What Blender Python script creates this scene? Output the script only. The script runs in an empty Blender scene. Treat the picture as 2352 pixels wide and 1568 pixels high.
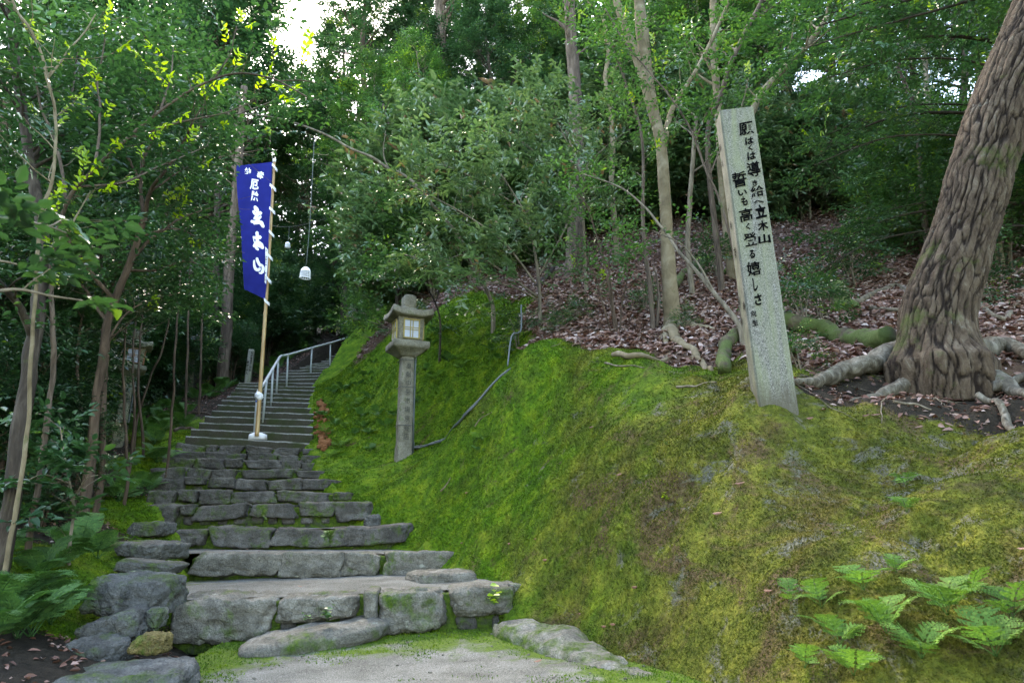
import bpy, math
import numpy as np
from mathutils import Vector, Matrix

S = bpy.context.scene
COL = S.collection
R = math.radians

# ------------------------------------------------------------------ camera
EYE = np.array([0.0, 0.0, 0.8])
PITCH, ROLL, FPX = R(14.3), R(1.2), 1568.0          # focal length for a 2352 px wide frame (24 mm)
_f = np.array([0, math.cos(PITCH), math.sin(PITCH)])
_u0 = np.array([0, -math.sin(PITCH), math.cos(PITCH)])
_r0 = np.array([1.0, 0, 0])
RT = _r0 * math.cos(ROLL) - _u0 * math.sin(ROLL)
UP = _u0 * math.cos(ROLL) + _r0 * math.sin(ROLL)
cam_d = bpy.data.cameras.new('camera')
cam_d.sensor_width = 36.0
cam_d.lens = 24.0
cam_d.clip_start = 0.05
cam_d.clip_end = 2000
cam_d.dof.use_dof = True
cam_d.dof.focus_distance = 6.0
cam_d.dof.aperture_fstop = 5.0
cam = bpy.data.objects.new('camera', cam_d)
COL.objects.link(cam)
M = Matrix.Identity(4)
for i in range(3):
    M[i][0], M[i][1], M[i][2], M[i][3] = RT[i], UP[i], -_f[i], EYE[i]
cam.matrix_world = M
S.camera = cam

# ------------------------------------------------------------------ light
SUN_EL, SUN_AZ = R(48), R(-27)
w = bpy.data.worlds.new('World')
S.world = w
w.use_nodes = True
nt = w.node_tree
bg = nt.nodes['Background']
sky = nt.nodes.new('ShaderNodeTexSky')
sky.sky_type = 'NISHITA'
sky.sun_disc = False
sky.sun_elevation = SUN_EL
sky.sun_rotation = SUN_AZ
sky.air_density = 1.0
sky.dust_density = 1.0
sky.ozone_density = 1.0
nt.links.new(sky.outputs[0], bg.inputs[0])
bg.inputs[1].default_value = 0.15
sd = bpy.data.lights.new('sun', 'SUN')
sd.energy = 0.6
sd.angle = R(10)
sd.color = (1.0, 0.95, 0.86)
so = bpy.data.objects.new('sun', sd)
COL.objects.link(so)
so.rotation_euler = Vector((math.sin(SUN_AZ) * math.cos(SUN_EL), math.cos(SUN_AZ) * math.cos(SUN_EL),
                            math.sin(SUN_EL))).to_track_quat('Z', 'Y').to_euler()
S.view_settings.view_transform = 'Standard'
S.view_settings.look = 'None'
S.view_settings.gamma = 1
S.view_settings.use_white_balance = True          # camera set for open shade
S.view_settings.white_balance_temperature = 7900
S.view_settings.exposure = 3.6
S.render.engine = 'CYCLES'
cy = S.cycles
cy.max_bounces = 9
cy.diffuse_bounces = 6
cy.glossy_bounces = 2
cy.transmission_bounces = 6
cy.transparent_max_bounces = 4
cy.caustics_reflective = False
cy.caustics_refractive = False
cy.sample_clamp_indirect = 4
cy.use_denoising = True
cy.denoising_prefilter = 'ACCURATE'

# ------------------------------------------------------------------ helpers
def P(px, py, d):
    """the world point that stands d metres ahead (along Y) on the line of sight through a photo position"""
    ray = RT * ((px - 1176) / FPX) + UP * ((784 - py) / FPX) + _f
    return EYE + ray * (d / ray[1])

def PX(px, py, p0, n):
    """line of sight through a photo position, met with a plane"""
    ray = RT * ((px - 1176) / FPX) + UP * ((784 - py) / FPX) + _f
    t = np.dot(np.asarray(p0) - EYE, n) / np.dot(ray, n)
    return EYE + ray * t

def mpp(p):
    """metres covered by one photo pixel at point p"""
    return float(np.dot(np.asarray(p) - EYE, _f)) / FPX

def hash3(ix, iy, iz, seed):
    n = (ix * 374761393 + iy * 668265263 + iz * 2147483647 + seed * 1274126177) & 0xFFFFFFFF
    n = ((n ^ (n >> 13)) * 1274126177) & 0xFFFFFFFF
    n = ((n ^ (n >> 16)) * 2246822519) & 0xFFFFFFFF
    return ((n ^ (n >> 15)) & 0xFFFFFF) / float(0xFFFFFF)

def vnoise(p, seed=0):
    p = np.asarray(p, float)
    i = np.floor(p).astype(np.int64)
    f = p - i
    f = f * f * (3 - 2 * f)
    out = 0
    for dx in (0, 1):
        for dy in (0, 1):
            for dz in (0, 1):
                wt = (f[..., 0] if dx else 1 - f[..., 0]) * (f[..., 1] if dy else 1 - f[..., 1]) * (f[..., 2] if dz else 1 - f[..., 2])
                out = out + wt * hash3(i[..., 0] + dx, i[..., 1] + dy, i[..., 2] + dz, seed)
    return out * 2 - 1

def fbm(p, octs=4, seed=0, gain=0.5):
    p = np.asarray(p, float)
    a, s, tot = 1.0, 0, 0
    for o in range(octs):
        s = s + a * vnoise(p * (2 ** o) + o * 17.3, seed + o)
        tot += a
        a *= gain
    return s / tot

def worley(p, seed):
    i0 = np.floor(p).astype(np.int64)
    f1 = np.full(p.shape[:-1], 9.0); f2 = f1.copy()
    for dx in (-1, 0, 1):
        for dy in (-1, 0, 1):
            for dz in (-1, 0, 1):
                c = i0 + np.array([dx, dy, dz])
                q = np.stack([c[..., k] + hash3(c[..., 0], c[..., 1], c[..., 2], seed + k * 13) for k in range(3)], -1)
                d_ = np.linalg.norm(p - q, axis=-1)
                f2 = np.minimum(np.maximum(d_, f1), f2); f1 = np.minimum(f1, d_)
    return f1, f2

def norm(v):
    v = np.asarray(v, float)
    return v / np.maximum(np.linalg.norm(v, axis=-1, keepdims=True), 1e-9)

class MB:
    """collects geometry and links it as one mesh"""
    def __init__(self):
        self.v, self.q, self.t, self.a, self.n = [], [], [], [], 0
    def add(self, v, q=None, t=None, a=0.0):
        v = np.asarray(v, float).reshape(-1, 3)
        if q is not None and len(q):
            self.q.append(np.asarray(q, int).reshape(-1, 4) + self.n)
        if t is not None and len(t):
            self.t.append(np.asarray(t, int).reshape(-1, 3) + self.n)
        self.v.append(v)
        self.a.append(np.broadcast_to(np.asarray(a, float), (len(v),)))
        self.n += len(v)
        return self
    def mesh(self, name, mat=None, smooth=True, origin=None):
        me = bpy.data.meshes.new(name)
        if self.n == 0:
            return me
        v = np.concatenate(self.v)
        if origin is not None:
            v = v - np.asarray(origin)
        q = np.concatenate(self.q) if self.q else np.zeros((0, 4), int)
        t = np.concatenate(self.t) if self.t else np.zeros((0, 3), int)
        me.vertices.add(len(v))
        me.vertices.foreach_set('co', v.astype(np.float32).ravel())
        loops = np.concatenate([q.ravel(), t.ravel()]).astype(np.int32)
        starts = np.concatenate([np.arange(len(q)) * 4, len(q) * 4 + np.arange(len(t)) * 3]).astype(np.int32)
        tot = np.concatenate([np.full(len(q), 4), np.full(len(t), 3)]).astype(np.int32)
        me.loops.add(len(loops))
        me.loops.foreach_set('vertex_index', loops)
        me.polygons.add(len(starts))
        me.polygons.foreach_set('loop_start', starts)
        me.polygons.foreach_set('loop_total', tot)
        me.polygons.foreach_set('use_smooth', np.full(len(starts), smooth))
        at = me.attributes.new('tint', 'FLOAT', 'POINT')
        at.data.foreach_set('value', np.concatenate(self.a).astype(np.float32))
        me.update(calc_edges=True)
        if mat is not None:
            me.materials.append(mat)
        return me
    def build(self, name, mat, parent=None, smooth=True, origin=None):
        if parent is not None and origin is None:
            origin = np.array(parent.location)
        me = self.mesh(name, mat, smooth, origin)
        o = bpy.data.objects.new(name, me)
        COL.objects.link(o)
        if parent is not None:
            o.parent = parent
        elif origin is not None:
            o.location = origin
        return o

def put(name, me, parent=None, loc=(0, 0, 0), rot=(0, 0, 0), sc=1.0):
    o = bpy.data.objects.new(name, me)
    COL.objects.link(o)
    o.location = loc
    o.rotation_euler = rot
    o.scale = (sc, sc, sc) if np.isscalar(sc) else sc
    if parent is not None:
        o.parent = parent
    return o

def tag(o, label=None, cat=None, group=None, kind=None):
    if label: o['label'] = label
    if cat: o['category'] = cat
    if group: o['group'] = group
    if kind: o['kind'] = kind
    return o

def thing(name, label, cat, loc=(0, 0, 0), rot=(0, 0, 0), group=None, sc=1.0):
    o = bpy.data.objects.new(name, None)
    COL.objects.link(o)
    o.location = tuple(float(c) for c in loc)
    o.rotation_euler = rot
    o.scale = (sc, sc, sc) if np.isscalar(sc) else sc
    o.empty_display_size = 0.2
    return tag(o, label, cat, group)

def copy_thing(o, loc, rot, sc, label, group=None):
    c = o.copy()
    COL.objects.link(c)
    c.location = tuple(float(x) for x in loc)
    c.rotation_euler = rot
    c.scale = (sc, sc, sc) if np.isscalar(sc) else sc
    tag(c, label, None, group)
    for ch in [x for x in o.children]:
        k = ch.copy()
        COL.objects.link(k)
        k.parent = c
        for g in [x for x in ch.children]:
            h = g.copy()
            COL.objects.link(h)
            h.parent = k
    return c

def catmull(pts, n):
    pts = np.asarray(pts, float)
    if len(pts) == 2:
        t = np.linspace(0, 1, n)[:, None]
        return pts[0] * (1 - t) + pts[1] * t
    seg = np.concatenate([[0], np.cumsum(np.linalg.norm(np.diff(pts[:, :3], axis=0), axis=1) + 1e-9)])
    u = np.linspace(0, seg[-1], n)
    ext = np.vstack([2 * pts[0] - pts[1], pts, 2 * pts[-1] - pts[-2]])
    i = np.clip(np.searchsorted(seg, u, side='right') - 1, 0, len(pts) - 2)
    t = ((u - seg[i]) / (seg[i + 1] - seg[i]))[:, None]
    p0, p1, p2, p3 = ext[i], ext[i + 1], ext[i + 2], ext[i + 3]
    return 0.5 * (2 * p1 + (p2 - p0) * t + (2 * p0 - 5 * p1 + 4 * p2 - p3) * t ** 2 + (3 * p1 - p0 - 3 * p2 + p3) * t ** 3)

def tube(mb, pts, rad, n=8, tint=0.0, cap=True, disp=None, flat=1.0):
    pts = np.asarray(pts, float)
    m = len(pts)
    rad = np.broadcast_to(np.asarray(rad, float), (m,))
    tan = norm(np.gradient(pts, axis=0))
    ref = np.array([0, 0, 1.0]) if abs(tan[0][2]) < 0.9 else np.array([1.0, 0, 0])
    a = norm(np.cross(tan[0], ref))
    A = np.zeros((m, 3))
    for i in range(m):
        a = a - tan[i] * np.dot(a, tan[i])
        a = norm(a)
        A[i] = a
    B = np.cross(tan, A)
    th = np.arange(n) * 2 * math.pi / n
    ring = A[:, None, :] * np.cos(th)[None, :, None] + B[:, None, :] * np.sin(th)[None, :, None] * flat
    rr = rad[:, None] * np.ones((1, n))
    v = pts[:, None, :] + ring * rr[..., None]
    if disp is not None:
        v = v + ring * disp(v, rr)[..., None]
    i = np.arange(m - 1)[:, None]
    j = np.arange(n)[None, :]
    q = np.stack([i * n + j, i * n + (j + 1) % n, (i + 1) * n + (j + 1) % n, (i + 1) * n + j], -1).reshape(-1, 4)
    vv = v.reshape(-1, 3)
    t = None
    if cap:
        vv = np.vstack([vv, pts[0], pts[-1]])
        k = np.arange(n)
        t = np.vstack([np.stack([np.full(n, m * n), (k + 1) % n, k], 1),
                       np.stack([np.full(n, m * n + 1), (m - 1) * n + k, (m - 1) * n + (k + 1) % n], 1)])
    mb.add(vv, q, t, tint)

def box(mb, c, sx, sy, sz, rot=None, tint=0.0):
    v = np.array([[x, y, z] for z in (-.5, .5) for y in (-.5, .5) for x in (-.5, .5)]) * [sx, sy, sz]
    if rot is not None:
        v = v @ np.asarray(rot).T
    mb.add(v + np.asarray(c), [[0, 2, 3, 1], [4, 5, 7, 6], [0, 1, 5, 4], [2, 6, 7, 3], [0, 4, 6, 2], [1, 3, 7, 5]], a=tint)

def rotz(a):
    c, s = math.cos(a), math.sin(a)
    return np.array([[c, -s, 0], [s, c, 0], [0, 0, 1.0]])

def leaves(mb, pos, d, nrm, L, W, fold=0.25, droop=0.12, tint=0.5):
    """leaf blades: six points, folded along the midrib and drooping to the tip"""
    n = len(pos)
    d = norm(d)
    nrm = norm(nrm - d * np.sum(nrm * d, -1, keepdims=True))
    s = np.cross(d, nrm)
    L = np.broadcast_to(L, (n,))[:, None]
    W = np.broadcast_to(W, (n,))[:, None]
    b = pos
    tip = pos + d * L - nrm * L * droop
    l1 = pos + d * L * .32 + s * W * .5 + nrm * W * fold
    r1 = pos + d * L * .32 - s * W * .5 + nrm * W * fold
    l2 = pos + d * L * .70 + s * W * .38 + nrm * (W * fold * .8 - L * droop * .4)
    r2 = pos + d * L * .70 - s * W * .38 + nrm * (W * fold * .8 - L * droop * .4)
    v = np.stack([b, l1, l2, tip, r2, r1], 1).reshape(-1, 3)
    k = np.arange(n)[:, None] * 6
    q = np.concatenate([k + np.array([[0, 3, 2, 1]]), k + np.array([[0, 5, 4, 3]])])
    tn = np.broadcast_to(np.asarray(tint, float), (n,))
    mb.add(v, q, a=np.repeat(tn, 6))

# ------------------------------------------------------------------ materials
def mat_new(name):
    m = bpy.data.materials.new(name)
    m.use_nodes = True
    n = m.node_tree.nodes
    b = n['Principled BSDF']
    return m, m.node_tree, b

def N(t, typ, **kw):
    n = t.nodes.new(typ)
    for k, v in kw.items():
        if k in n.inputs:
            n.inputs[k].default_value = v
        else:
            setattr(n, k, v)
    return n

def ramp(t, stops, fac=None, interp='LINEAR'):
    r = t.nodes.new('ShaderNodeValToRGB')
    r.color_ramp.interpolation = interp
    e = r.color_ramp.elements
    while len(e) < len(stops):
        e.new(0.5)
    for el, (p, c) in zip(e, stops):
        el.position = p
        el.color = (*c, 1) if len(c) == 3 else c
    if fac is not None:
        t.links.new(fac, r.inputs[0])
    return r

def noise(t, scale, detail=4, rough=0.55, vec=None, dist=0.0):
    n = N(t, 'ShaderNodeTexNoise', Scale=scale, Detail=detail, Roughness=rough, Distortion=dist)
    if vec is not None:
        t.links.new(vec, n.inputs['Vector'])
    return n.outputs[0]

def mix(t, fac, a, b, mode='MIX'):
    m = t.nodes.new('ShaderNodeMix')
    m.data_type = 'RGBA'
    m.blend_type = mode
    for sock, val in ((m.inputs[0], fac), (m.inputs[6], a), (m.inputs[7], b)):
        if hasattr(val, 'is_output'):
            t.links.new(val, sock)
        elif isinstance(val, (int, float)):
            sock.default_value = val
        else:
            sock.default_value = (*val, 1)
    return m.outputs[2]

def math_n(t, op, a, b=None, clamp=False):
    m = t.nodes.new('ShaderNodeMath')
    m.operation = op
    m.use_clamp = clamp
    for i, v in enumerate((a, b)):
        if v is None: continue
        if hasattr(v, 'is_output'):
            t.links.new(v, m.inputs[i])
        else:
            m.inputs[i].default_value = v
    return m.outputs[0]

def attr(t, name):
    a = t.nodes.new('ShaderNodeAttribute')
    a.attribute_name = name
    return a.outputs['Fac']

def coord(t, kind='Object'):
    return t.nodes.new('ShaderNodeTexCoord').outputs[kind]

def mapping(t, vec, scale):
    m = t.nodes.new('ShaderNodeMapping')
    m.inputs['Scale'].default_value = scale
    t.links.new(vec, m.inputs['Vector'])
    return m.outputs[0]

def geo(t, out='Position'):
    return t.nodes.new('ShaderNodeNewGeometry').outputs[out]

def bump(t, b, h, strength=0.4, dist=0.02):
    bn = N(t, 'ShaderNodeBump', Strength=strength, Distance=dist)
    t.links.new(h, bn.inputs['Height'])
    t.links.new(bn.outputs[0], b.inputs['Normal'])

def leaf_mat(name, stops, rough=0.35, trans=0.3, tcol=(1.0, 1.15, 0.6), spec=0.75):
    m, t, b = mat_new(name)
    tint = attr(t, 'tint')
    info = t.nodes.new('ShaderNodeObjectInfo').outputs['Random']
    c = ramp(t, stops, tint).outputs[0]
    hs = t.nodes.new('ShaderNodeHueSaturation')
    t.links.new(c, hs.inputs['Color'])
    t.links.new(math_n(t, 'MULTIPLY_ADD', info, 0.5), hs.inputs['Value'])
    hs.inputs['Value'].links[0].from_node.inputs[2].default_value = 0.75
    t.links.new(hs.outputs[0], b.inputs['Base Color'])
    b.inputs['Roughness'].default_value = rough
    b.inputs['Specular IOR Level'].default_value = spec
    tr = t.nodes.new('ShaderNodeBsdfTranslucent')
    t.links.new(mix(t, 1.0, hs.outputs[0], tcol, 'MULTIPLY'), tr.inputs['Color'])
    ms = t.nodes.new('ShaderNodeMixShader')
    ms.inputs[0].default_value = trans
    t.links.new(b.outputs[0], ms.inputs[1])
    t.links.new(tr.outputs[0], ms.inputs[2])
    t.links.new(ms.outputs[0], t.nodes['Material Output'].inputs['Surface'])
    return m

def plain_mat(name, col, rough=0.6, metal=0.0, nscale=30, var=0.25, bstr=0.15, bdist=0.004):
    m, t, b = mat_new(name)
    v = coord(t)
    n1 = noise(t, nscale, 5, 0.6, v)
    c = tuple(x * (1 - var) for x in col), tuple(min(1, x * (1 + var)) for x in col)
    t.links.new(ramp(t, [(0.3, c[0]), (0.7, c[1])], n1).outputs[0], b.inputs['Base Color'])
    b.inputs['Roughness'].default_value = rough
    b.inputs['Metallic'].default_value = metal
    if bstr: bump(t, b, noise(t, nscale * 3, 4, 0.6, v), bstr, bdist)
    return m

def stone_mat(name, cols, moss=0.35, mscale=4.0, speck=90, lichen=0.0, rough=0.85, bstr=0.6, top_moss=0.0):
    """rock: mottled greys, grain, moss in patches, some pale lichen"""
    m, t, b = mat_new(name)
    v = geo(t)
    base = ramp(t, [(0.25, cols[0]), (0.5, cols[1]), (0.75, cols[2])], noise(t, 5, 6, 0.62, v, 0.6)).outputs[0]
    grain = noise(t, speck, 3, 0.7, v)
    base = mix(t, 1.0, base, ramp(t, [(0.3, (.55, .55, .55)), (0.7, (1.35, 1.35, 1.35))], grain).outputs[0], 'MULTIPLY')
    if lichen:
        lf = ramp(t, [(1 - lichen - .06, (0, 0, 0)), (1 - lichen, (1, 1, 1))], noise(t, 9, 5, 0.65, v)).outputs[0]
        base = mix(t, lf, base, (0.30, 0.30, 0.24))
    mf = noise(t, mscale, 6, 0.68, v, 0.4)
    if top_moss:
        sx = t.nodes.new('ShaderNodeSeparateXYZ')
        t.links.new(geo(t, 'Normal'), sx.inputs[0])
        mf = math_n(t, 'ADD', mf, math_n(t, 'MULTIPLY', sx.outputs[2], top_moss))
    mk = ramp(t, [(0.98 - moss - .07, (0, 0, 0)), (0.98 - moss + .07, (1, 1, 1))], mf).outputs[0]
    mcol = ramp(t, [(0.3, (.025, .05, .008)), (0.6, (.07, .12, .012)), (0.8, (.13, .16, .02))], noise(t, 40, 4, .6, v)).outputs[0]
    col = mix(t, mk, base, mcol)
    t.links.new(col, b.inputs['Base Color'])
    b.inputs['Roughness'].default_value = rough
    b.inputs['Specular IOR Level'].default_value = .22
    h = math_n(t, 'ADD', noise(t, 22, 8, 0.68, v), math_n(t, 'MULTIPLY', mk, math_n(t, 'MULTIPLY', noise(t, 160, 2, .6, v), .5)))
    vo = N(t, 'ShaderNodeTexVoronoi', Scale=11.0)
    vo.feature = 'DISTANCE_TO_EDGE'
    wv = t.nodes.new('ShaderNodeVectorMath'); wv.operation = 'ADD'
    nc = N(t, 'ShaderNodeTexNoise', Scale=6.0, Detail=4.0)
    t.links.new(v, nc.inputs['Vector'])
    sc_ = t.nodes.new('ShaderNodeVectorMath'); sc_.operation = 'SCALE'; sc_.inputs['Scale'].default_value = .25
    t.links.new(nc.outputs['Color'], sc_.inputs[0]); t.links.new(v, wv.inputs[0]); t.links.new(sc_.outputs[0], wv.inputs[1])
    t.links.new(wv.outputs[0], vo.inputs['Vector'])
    ck = ramp(t, [(0, (0, 0, 0)), (.05, (1, 1, 1))], vo.outputs['Distance']).outputs[0]
    h = math_n(t, 'ADD', h, math_n(t, 'MULTIPLY', ck, .22))
    bump(t, b, h, bstr * 1.25, 0.04)
    return m

def bark_mat(name, c0, c1, c2, sx=14, sz=2.2, moss=0.2, bstr=0.7, bd=0.02):
    m, t, b = mat_new(name)
    v = mapping(t, coord(t), (sx, sx, sz))
    n = noise(t, 1.0, 8, 0.65, v, 0.8)
    base = ramp(t, [(0.32, c0), (0.5, c1), (0.68, c2)], n).outputs[0]
    mk = ramp(t, [(0.95 - moss - .06, (0, 0, 0)), (0.95 - moss + .06, (1, 1, 1))], noise(t, 5, 6, .65, geo(t))).outputs[0]
    t.links.new(mix(t, mk, base, (.06, .085, .022)), b.inputs['Base Color'])
    b.inputs['Roughness'].default_value = 0.9
    b.inputs['Specular IOR Level'].default_value = 0.25
    bump(t, b, n, bstr, bd)
    return m

# moss and earth of the bank share one colour recipe between the ground sheet and the moss tufts on it
def bank_colour(t):
    v = geo(t)
    n1 = noise(t, 0.9, 5, 0.6, v, 0.5)
    n2 = noise(t, 5.0, 6, 0.7, v, 0.3)
    n3 = noise(t, 30.0, 4, 0.7, v)
    vivid = ramp(t, [(.3, (.024, .070, .004)), (.5, (.066, .142, .006)), (.66, (.145, .215, .011))], n2).outputs[0]
    olive = ramp(t, [(.3, (.036, .045, .008)), (.48, (.078, .092, .012)), (.66, (.165, .165, .026))], n2).outputs[0]
    dry = attr(t, 'dry')
    k = math_n(t, 'ADD', dry, math_n(t, 'MULTIPLY_ADD', n1, 1.6))
    k.node.inputs[1].links[0].from_node.inputs[2].default_value = -0.8
    kk = ramp(t, [(.25, (0, 0, 0)), (.75, (1, 1, 1))], k).outputs[0]
    c = mix(t, kk, vivid, olive)
    bn = noise(t, 1.7, 6, 0.66, mapping(t, v, (1.0, 1.0, .55)), 0.7)
    bk = math_n(t, 'MULTIPLY', ramp(t, [(.50, (0, 0, 0)), (.62, (1, 1, 1))], bn).outputs[0], math_n(t, 'MULTIPLY_ADD', dry, 0.55))
    bk.node.inputs[1].links[0].from_node.inputs[2].default_value = 0.06
    c = mix(t, bk, c, ramp(t, [(.35, (.060, .042, .012)), (.6, (.115, .080, .022)), (.8, (.17, .125, .045))], n2).outputs[0])
    c = mix(t, 1.0, c, ramp(t, [(.3, (.55, .55, .55)), (.7, (1.4, 1.4, 1.3))], n3).outputs[0], 'MULTIPLY')
    return c, v, n1, n2, n3, dry

def ground_material():
    m, t, b = mat_new('hillside_ground')
    c, v, n1, n2, n3, dry = bank_colour(t)
    # bare rusty earth and grey rock breaking through the moss
    e1 = noise(t, 1.7, 8, 0.72, v, 0.9)
    earth = ramp(t, [(.35, (.05, .034, .015)), (.6, (.105, .074, .034)), (.8, (.19, .145, .08))], n3).outputs[0]
    thr = math_n(t, 'ADD', e1, math_n(t, 'MULTIPLY', dry, 0.10))
    c = mix(t, ramp(t, [(.585, (0, 0, 0)), (.68, (1, 1, 1))], thr).outputs[0], c, earth)
    e2 = noise(t, 3.7, 8, 0.75, mapping(t, v, (1, 1, 1.3)), 0.6)
    rock = ramp(t, [(.3, (.06, .06, .04)), (.55, (.125, .12, .085)), (.75, (.22, .215, .165))], noise(t, 45, 4, .7, v)).outputs[0]
    thr2 = math_n(t, 'ADD', e2, math_n(t, 'MULTIPLY', dry, 0.13))
    c = mix(t, ramp(t, [(.66, (0, 0, 0)), (.73, (1, 1, 1))], thr2).outputs[0], c, rock)
    # leaf mould, dark soil
    mould = ramp(t, [(.3, (.045, .028, .019)), (.5, (.11, .066, .046)), (.7, (.20, .135, .105))], noise(t, 28, 6, .75, v)).outputs[0]
    soil = ramp(t, [(.3, (.012, .010, .007)), (.7, (.045, .035, .024))], noise(t, 16, 6, .7, v)).outputs[0]
    jit = math_n(t, 'MULTIPLY_ADD', noise(t, 6, 6, .75, v), 1.1)
    jit.node.inputs[2].default_value = -0.55
    def mask(nm):
        a = math_n(t, 'ADD', attr(t, nm), jit)
        return ramp(t, [(.44, (0, 0, 0)), (.56, (1, 1, 1))], a).outputs[0]
    c = mix(t, mask('soil'), c, soil)
    c = mix(t, mask('litter'), c, mould)
    t.links.new(c, b.inputs['Base Color'])
    b.inputs['Roughness'].default_value = 0.95
    b.inputs['Specular IOR Level'].default_value = 0.15
    h = math_n(t, 'ADD', math_n(t, 'MULTIPLY', n2, 1.2), math_n(t, 'ADD', math_n(t, 'MULTIPLY', n3, .5), math_n(t, 'MULTIPLY', noise(t, 120, 3, .7, v), .22)))
    bump(t, b, h, 0.9, 0.05)
    return m

def moss_material():
    m, t, b = mat_new('moss_tuft')
    c, v, *_ = bank_colour(t)
    c = mix(t, 1.0, c, ramp(t, [(0, (.45, .5, .4)), (.5, (1.0, 1.0, 1.0)), (1, (1.55, 1.5, 1.2))], attr(t, 'tint')).outputs[0], 'MULTIPLY')
    t.links.new(c, b.inputs['Base Color'])
    b.inputs['Roughness'].default_value = 0.7
    b.inputs['Specular IOR Level'].default_value = 0.2
    tr = t.nodes.new('ShaderNodeBsdfTranslucent')
    t.links.new(c, tr.inputs['Color'])
    ms = t.nodes.new('ShaderNodeMixShader')
    ms.inputs[0].default_value = 0.25
    t.links.new(b.outputs[0], ms.inputs[1])
    t.links.new(tr.outputs[0], ms.inputs[2])
    t.links.new(ms.outputs[0], t.nodes['Material Output'].inputs['Surface'])
    return m

def granite_material():
    m, t, b = mat_new('grey_granite')
    v = coord(t)
    s1 = noise(t, 140, 2, .6, v)
    s2 = noise(t, 60, 3, .6, v)
    base = ramp(t, [(.34, (.055, .053, .048)), (.46, (.175, .168, .15)), (.62, (.255, .247, .222)), (.72, (.345, .335, .305))], s1).outputs[0]
    base = mix(t, 1.0, base, ramp(t, [(.3, (.7, .7, .68)), (.7, (1.15, 1.15, 1.12))], s2).outputs[0], 'MULTIPLY')
    # green algae film in streaks, browner foot
    st = noise(t, 1.0, 5, .6, mapping(t, v, (9, 9, 1.1)), .4)
    base = mix(t, ramp(t, [(.42, (0, 0, 0)), (.70, (.75, .75, .75))], st).outputs[0], base, (.21, .235, .12))
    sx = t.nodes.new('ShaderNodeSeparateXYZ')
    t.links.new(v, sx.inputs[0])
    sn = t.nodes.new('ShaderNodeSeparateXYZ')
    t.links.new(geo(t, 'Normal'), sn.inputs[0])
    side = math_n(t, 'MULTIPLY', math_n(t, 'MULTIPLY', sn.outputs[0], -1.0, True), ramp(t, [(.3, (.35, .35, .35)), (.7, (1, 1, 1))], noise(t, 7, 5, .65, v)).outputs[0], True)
    base = mix(t, side, base, (.050, .058, .045))  # left face: algae tint, with its shade darkened into the colour too
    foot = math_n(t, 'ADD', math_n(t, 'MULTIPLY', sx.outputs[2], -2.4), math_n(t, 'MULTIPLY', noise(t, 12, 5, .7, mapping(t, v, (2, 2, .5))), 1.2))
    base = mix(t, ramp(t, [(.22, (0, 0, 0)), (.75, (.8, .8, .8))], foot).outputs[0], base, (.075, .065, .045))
    t.links.new(base, b.inputs['Base Color'])
    b.inputs['Roughness'].default_value = .8
    b.inputs['Specular IOR Level'].default_value = .2
    bump(t, b, s1, .25, .003)
    return m

def landing_material(name='sandy_concrete', moss=0.3):
    m, t, b = mat_new(name)
    v = geo(t)
    n = noise(t, 130, 3, .7, v)
    n2 = noise(t, 3.0, 6, .65, v, .4)
    base = ramp(t, [(.32, (.058, .057, .049)), (.5, (.16, .158, .142)), (.70, (.32, .32, .295))], n).outputs[0]
    base = mix(t, 1.0, base, ramp(t, [(.3, (.55, .54, .5)), (.65, (1.1, 1.1, 1.08))], n2).outputs[0], 'MULTIPLY')
    mk = math_n(t, 'ADD', noise(t, 5, 7, .7, v, .3), attr(t, 'tint'))
    mcol = ramp(t, [(.3, (.03, .055, .008)), (.55, (.075, .125, .012)), (.75, (.14, .17, .02))], noise(t, 60, 4, .7, v)).outputs[0]
    base = mix(t, ramp(t, [(1 - moss - .1, (0, 0, 0)), (1 - moss + .06, (1, 1, 1))], mk).outputs[0], base, mcol)
    t.links.new(base, b.inputs['Base Color'])
    b.inputs['Roughness'].default_value = .9
    b.inputs['Specular IOR Level'].default_value = .2
    bump(t, b, math_n(t, 'ADD', n, n2), .8, .012)
    return m

def step_material():
    m, t, b = mat_new('mossy_concrete')
    v = geo(t)
    n = noise(t, 110, 3, .75, v)
    base = ramp(t, [(.3, (.024, .022, .014)), (.5, (.047, .043, .029)), (.72, (.095, .088, .066))], n).outputs[0]
    edge = mix(t, 1.0, ramp(t, [(.32, (.10, .10, .085)), (.5, (.21, .21, .18)), (.7, (.36, .36, .33))], n).outputs[0], (1, 1, 1), 'MULTIPLY')
    wear = math_n(t, 'ADD', attr(t, 'tint'), math_n(t, 'MULTIPLY_ADD', noise(t, 25, 4, .7, v), .8))
    wear.node.inputs[1].links[0].from_node.inputs[2].default_value = -.4
    base = mix(t, ramp(t, [(.45, (0, 0, 0)), (.65, (1, 1, 1))], wear).outputs[0], base, edge)
    mk = noise(t, 2.2, 7, .72, v, .4)
    base = mix(t, ramp(t, [(.46, (0, 0, 0)), (.64, (.85, .85, .85))], mk).outputs[0], base, (.030, .042, .010))
    t.links.new(base, b.inputs['Base Color'])
    b.inputs['Roughness'].default_value = .9
    b.inputs['Specular IOR Level'].default_value = .2
    bump(t, b, n, .5, .008)
    return m

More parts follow.
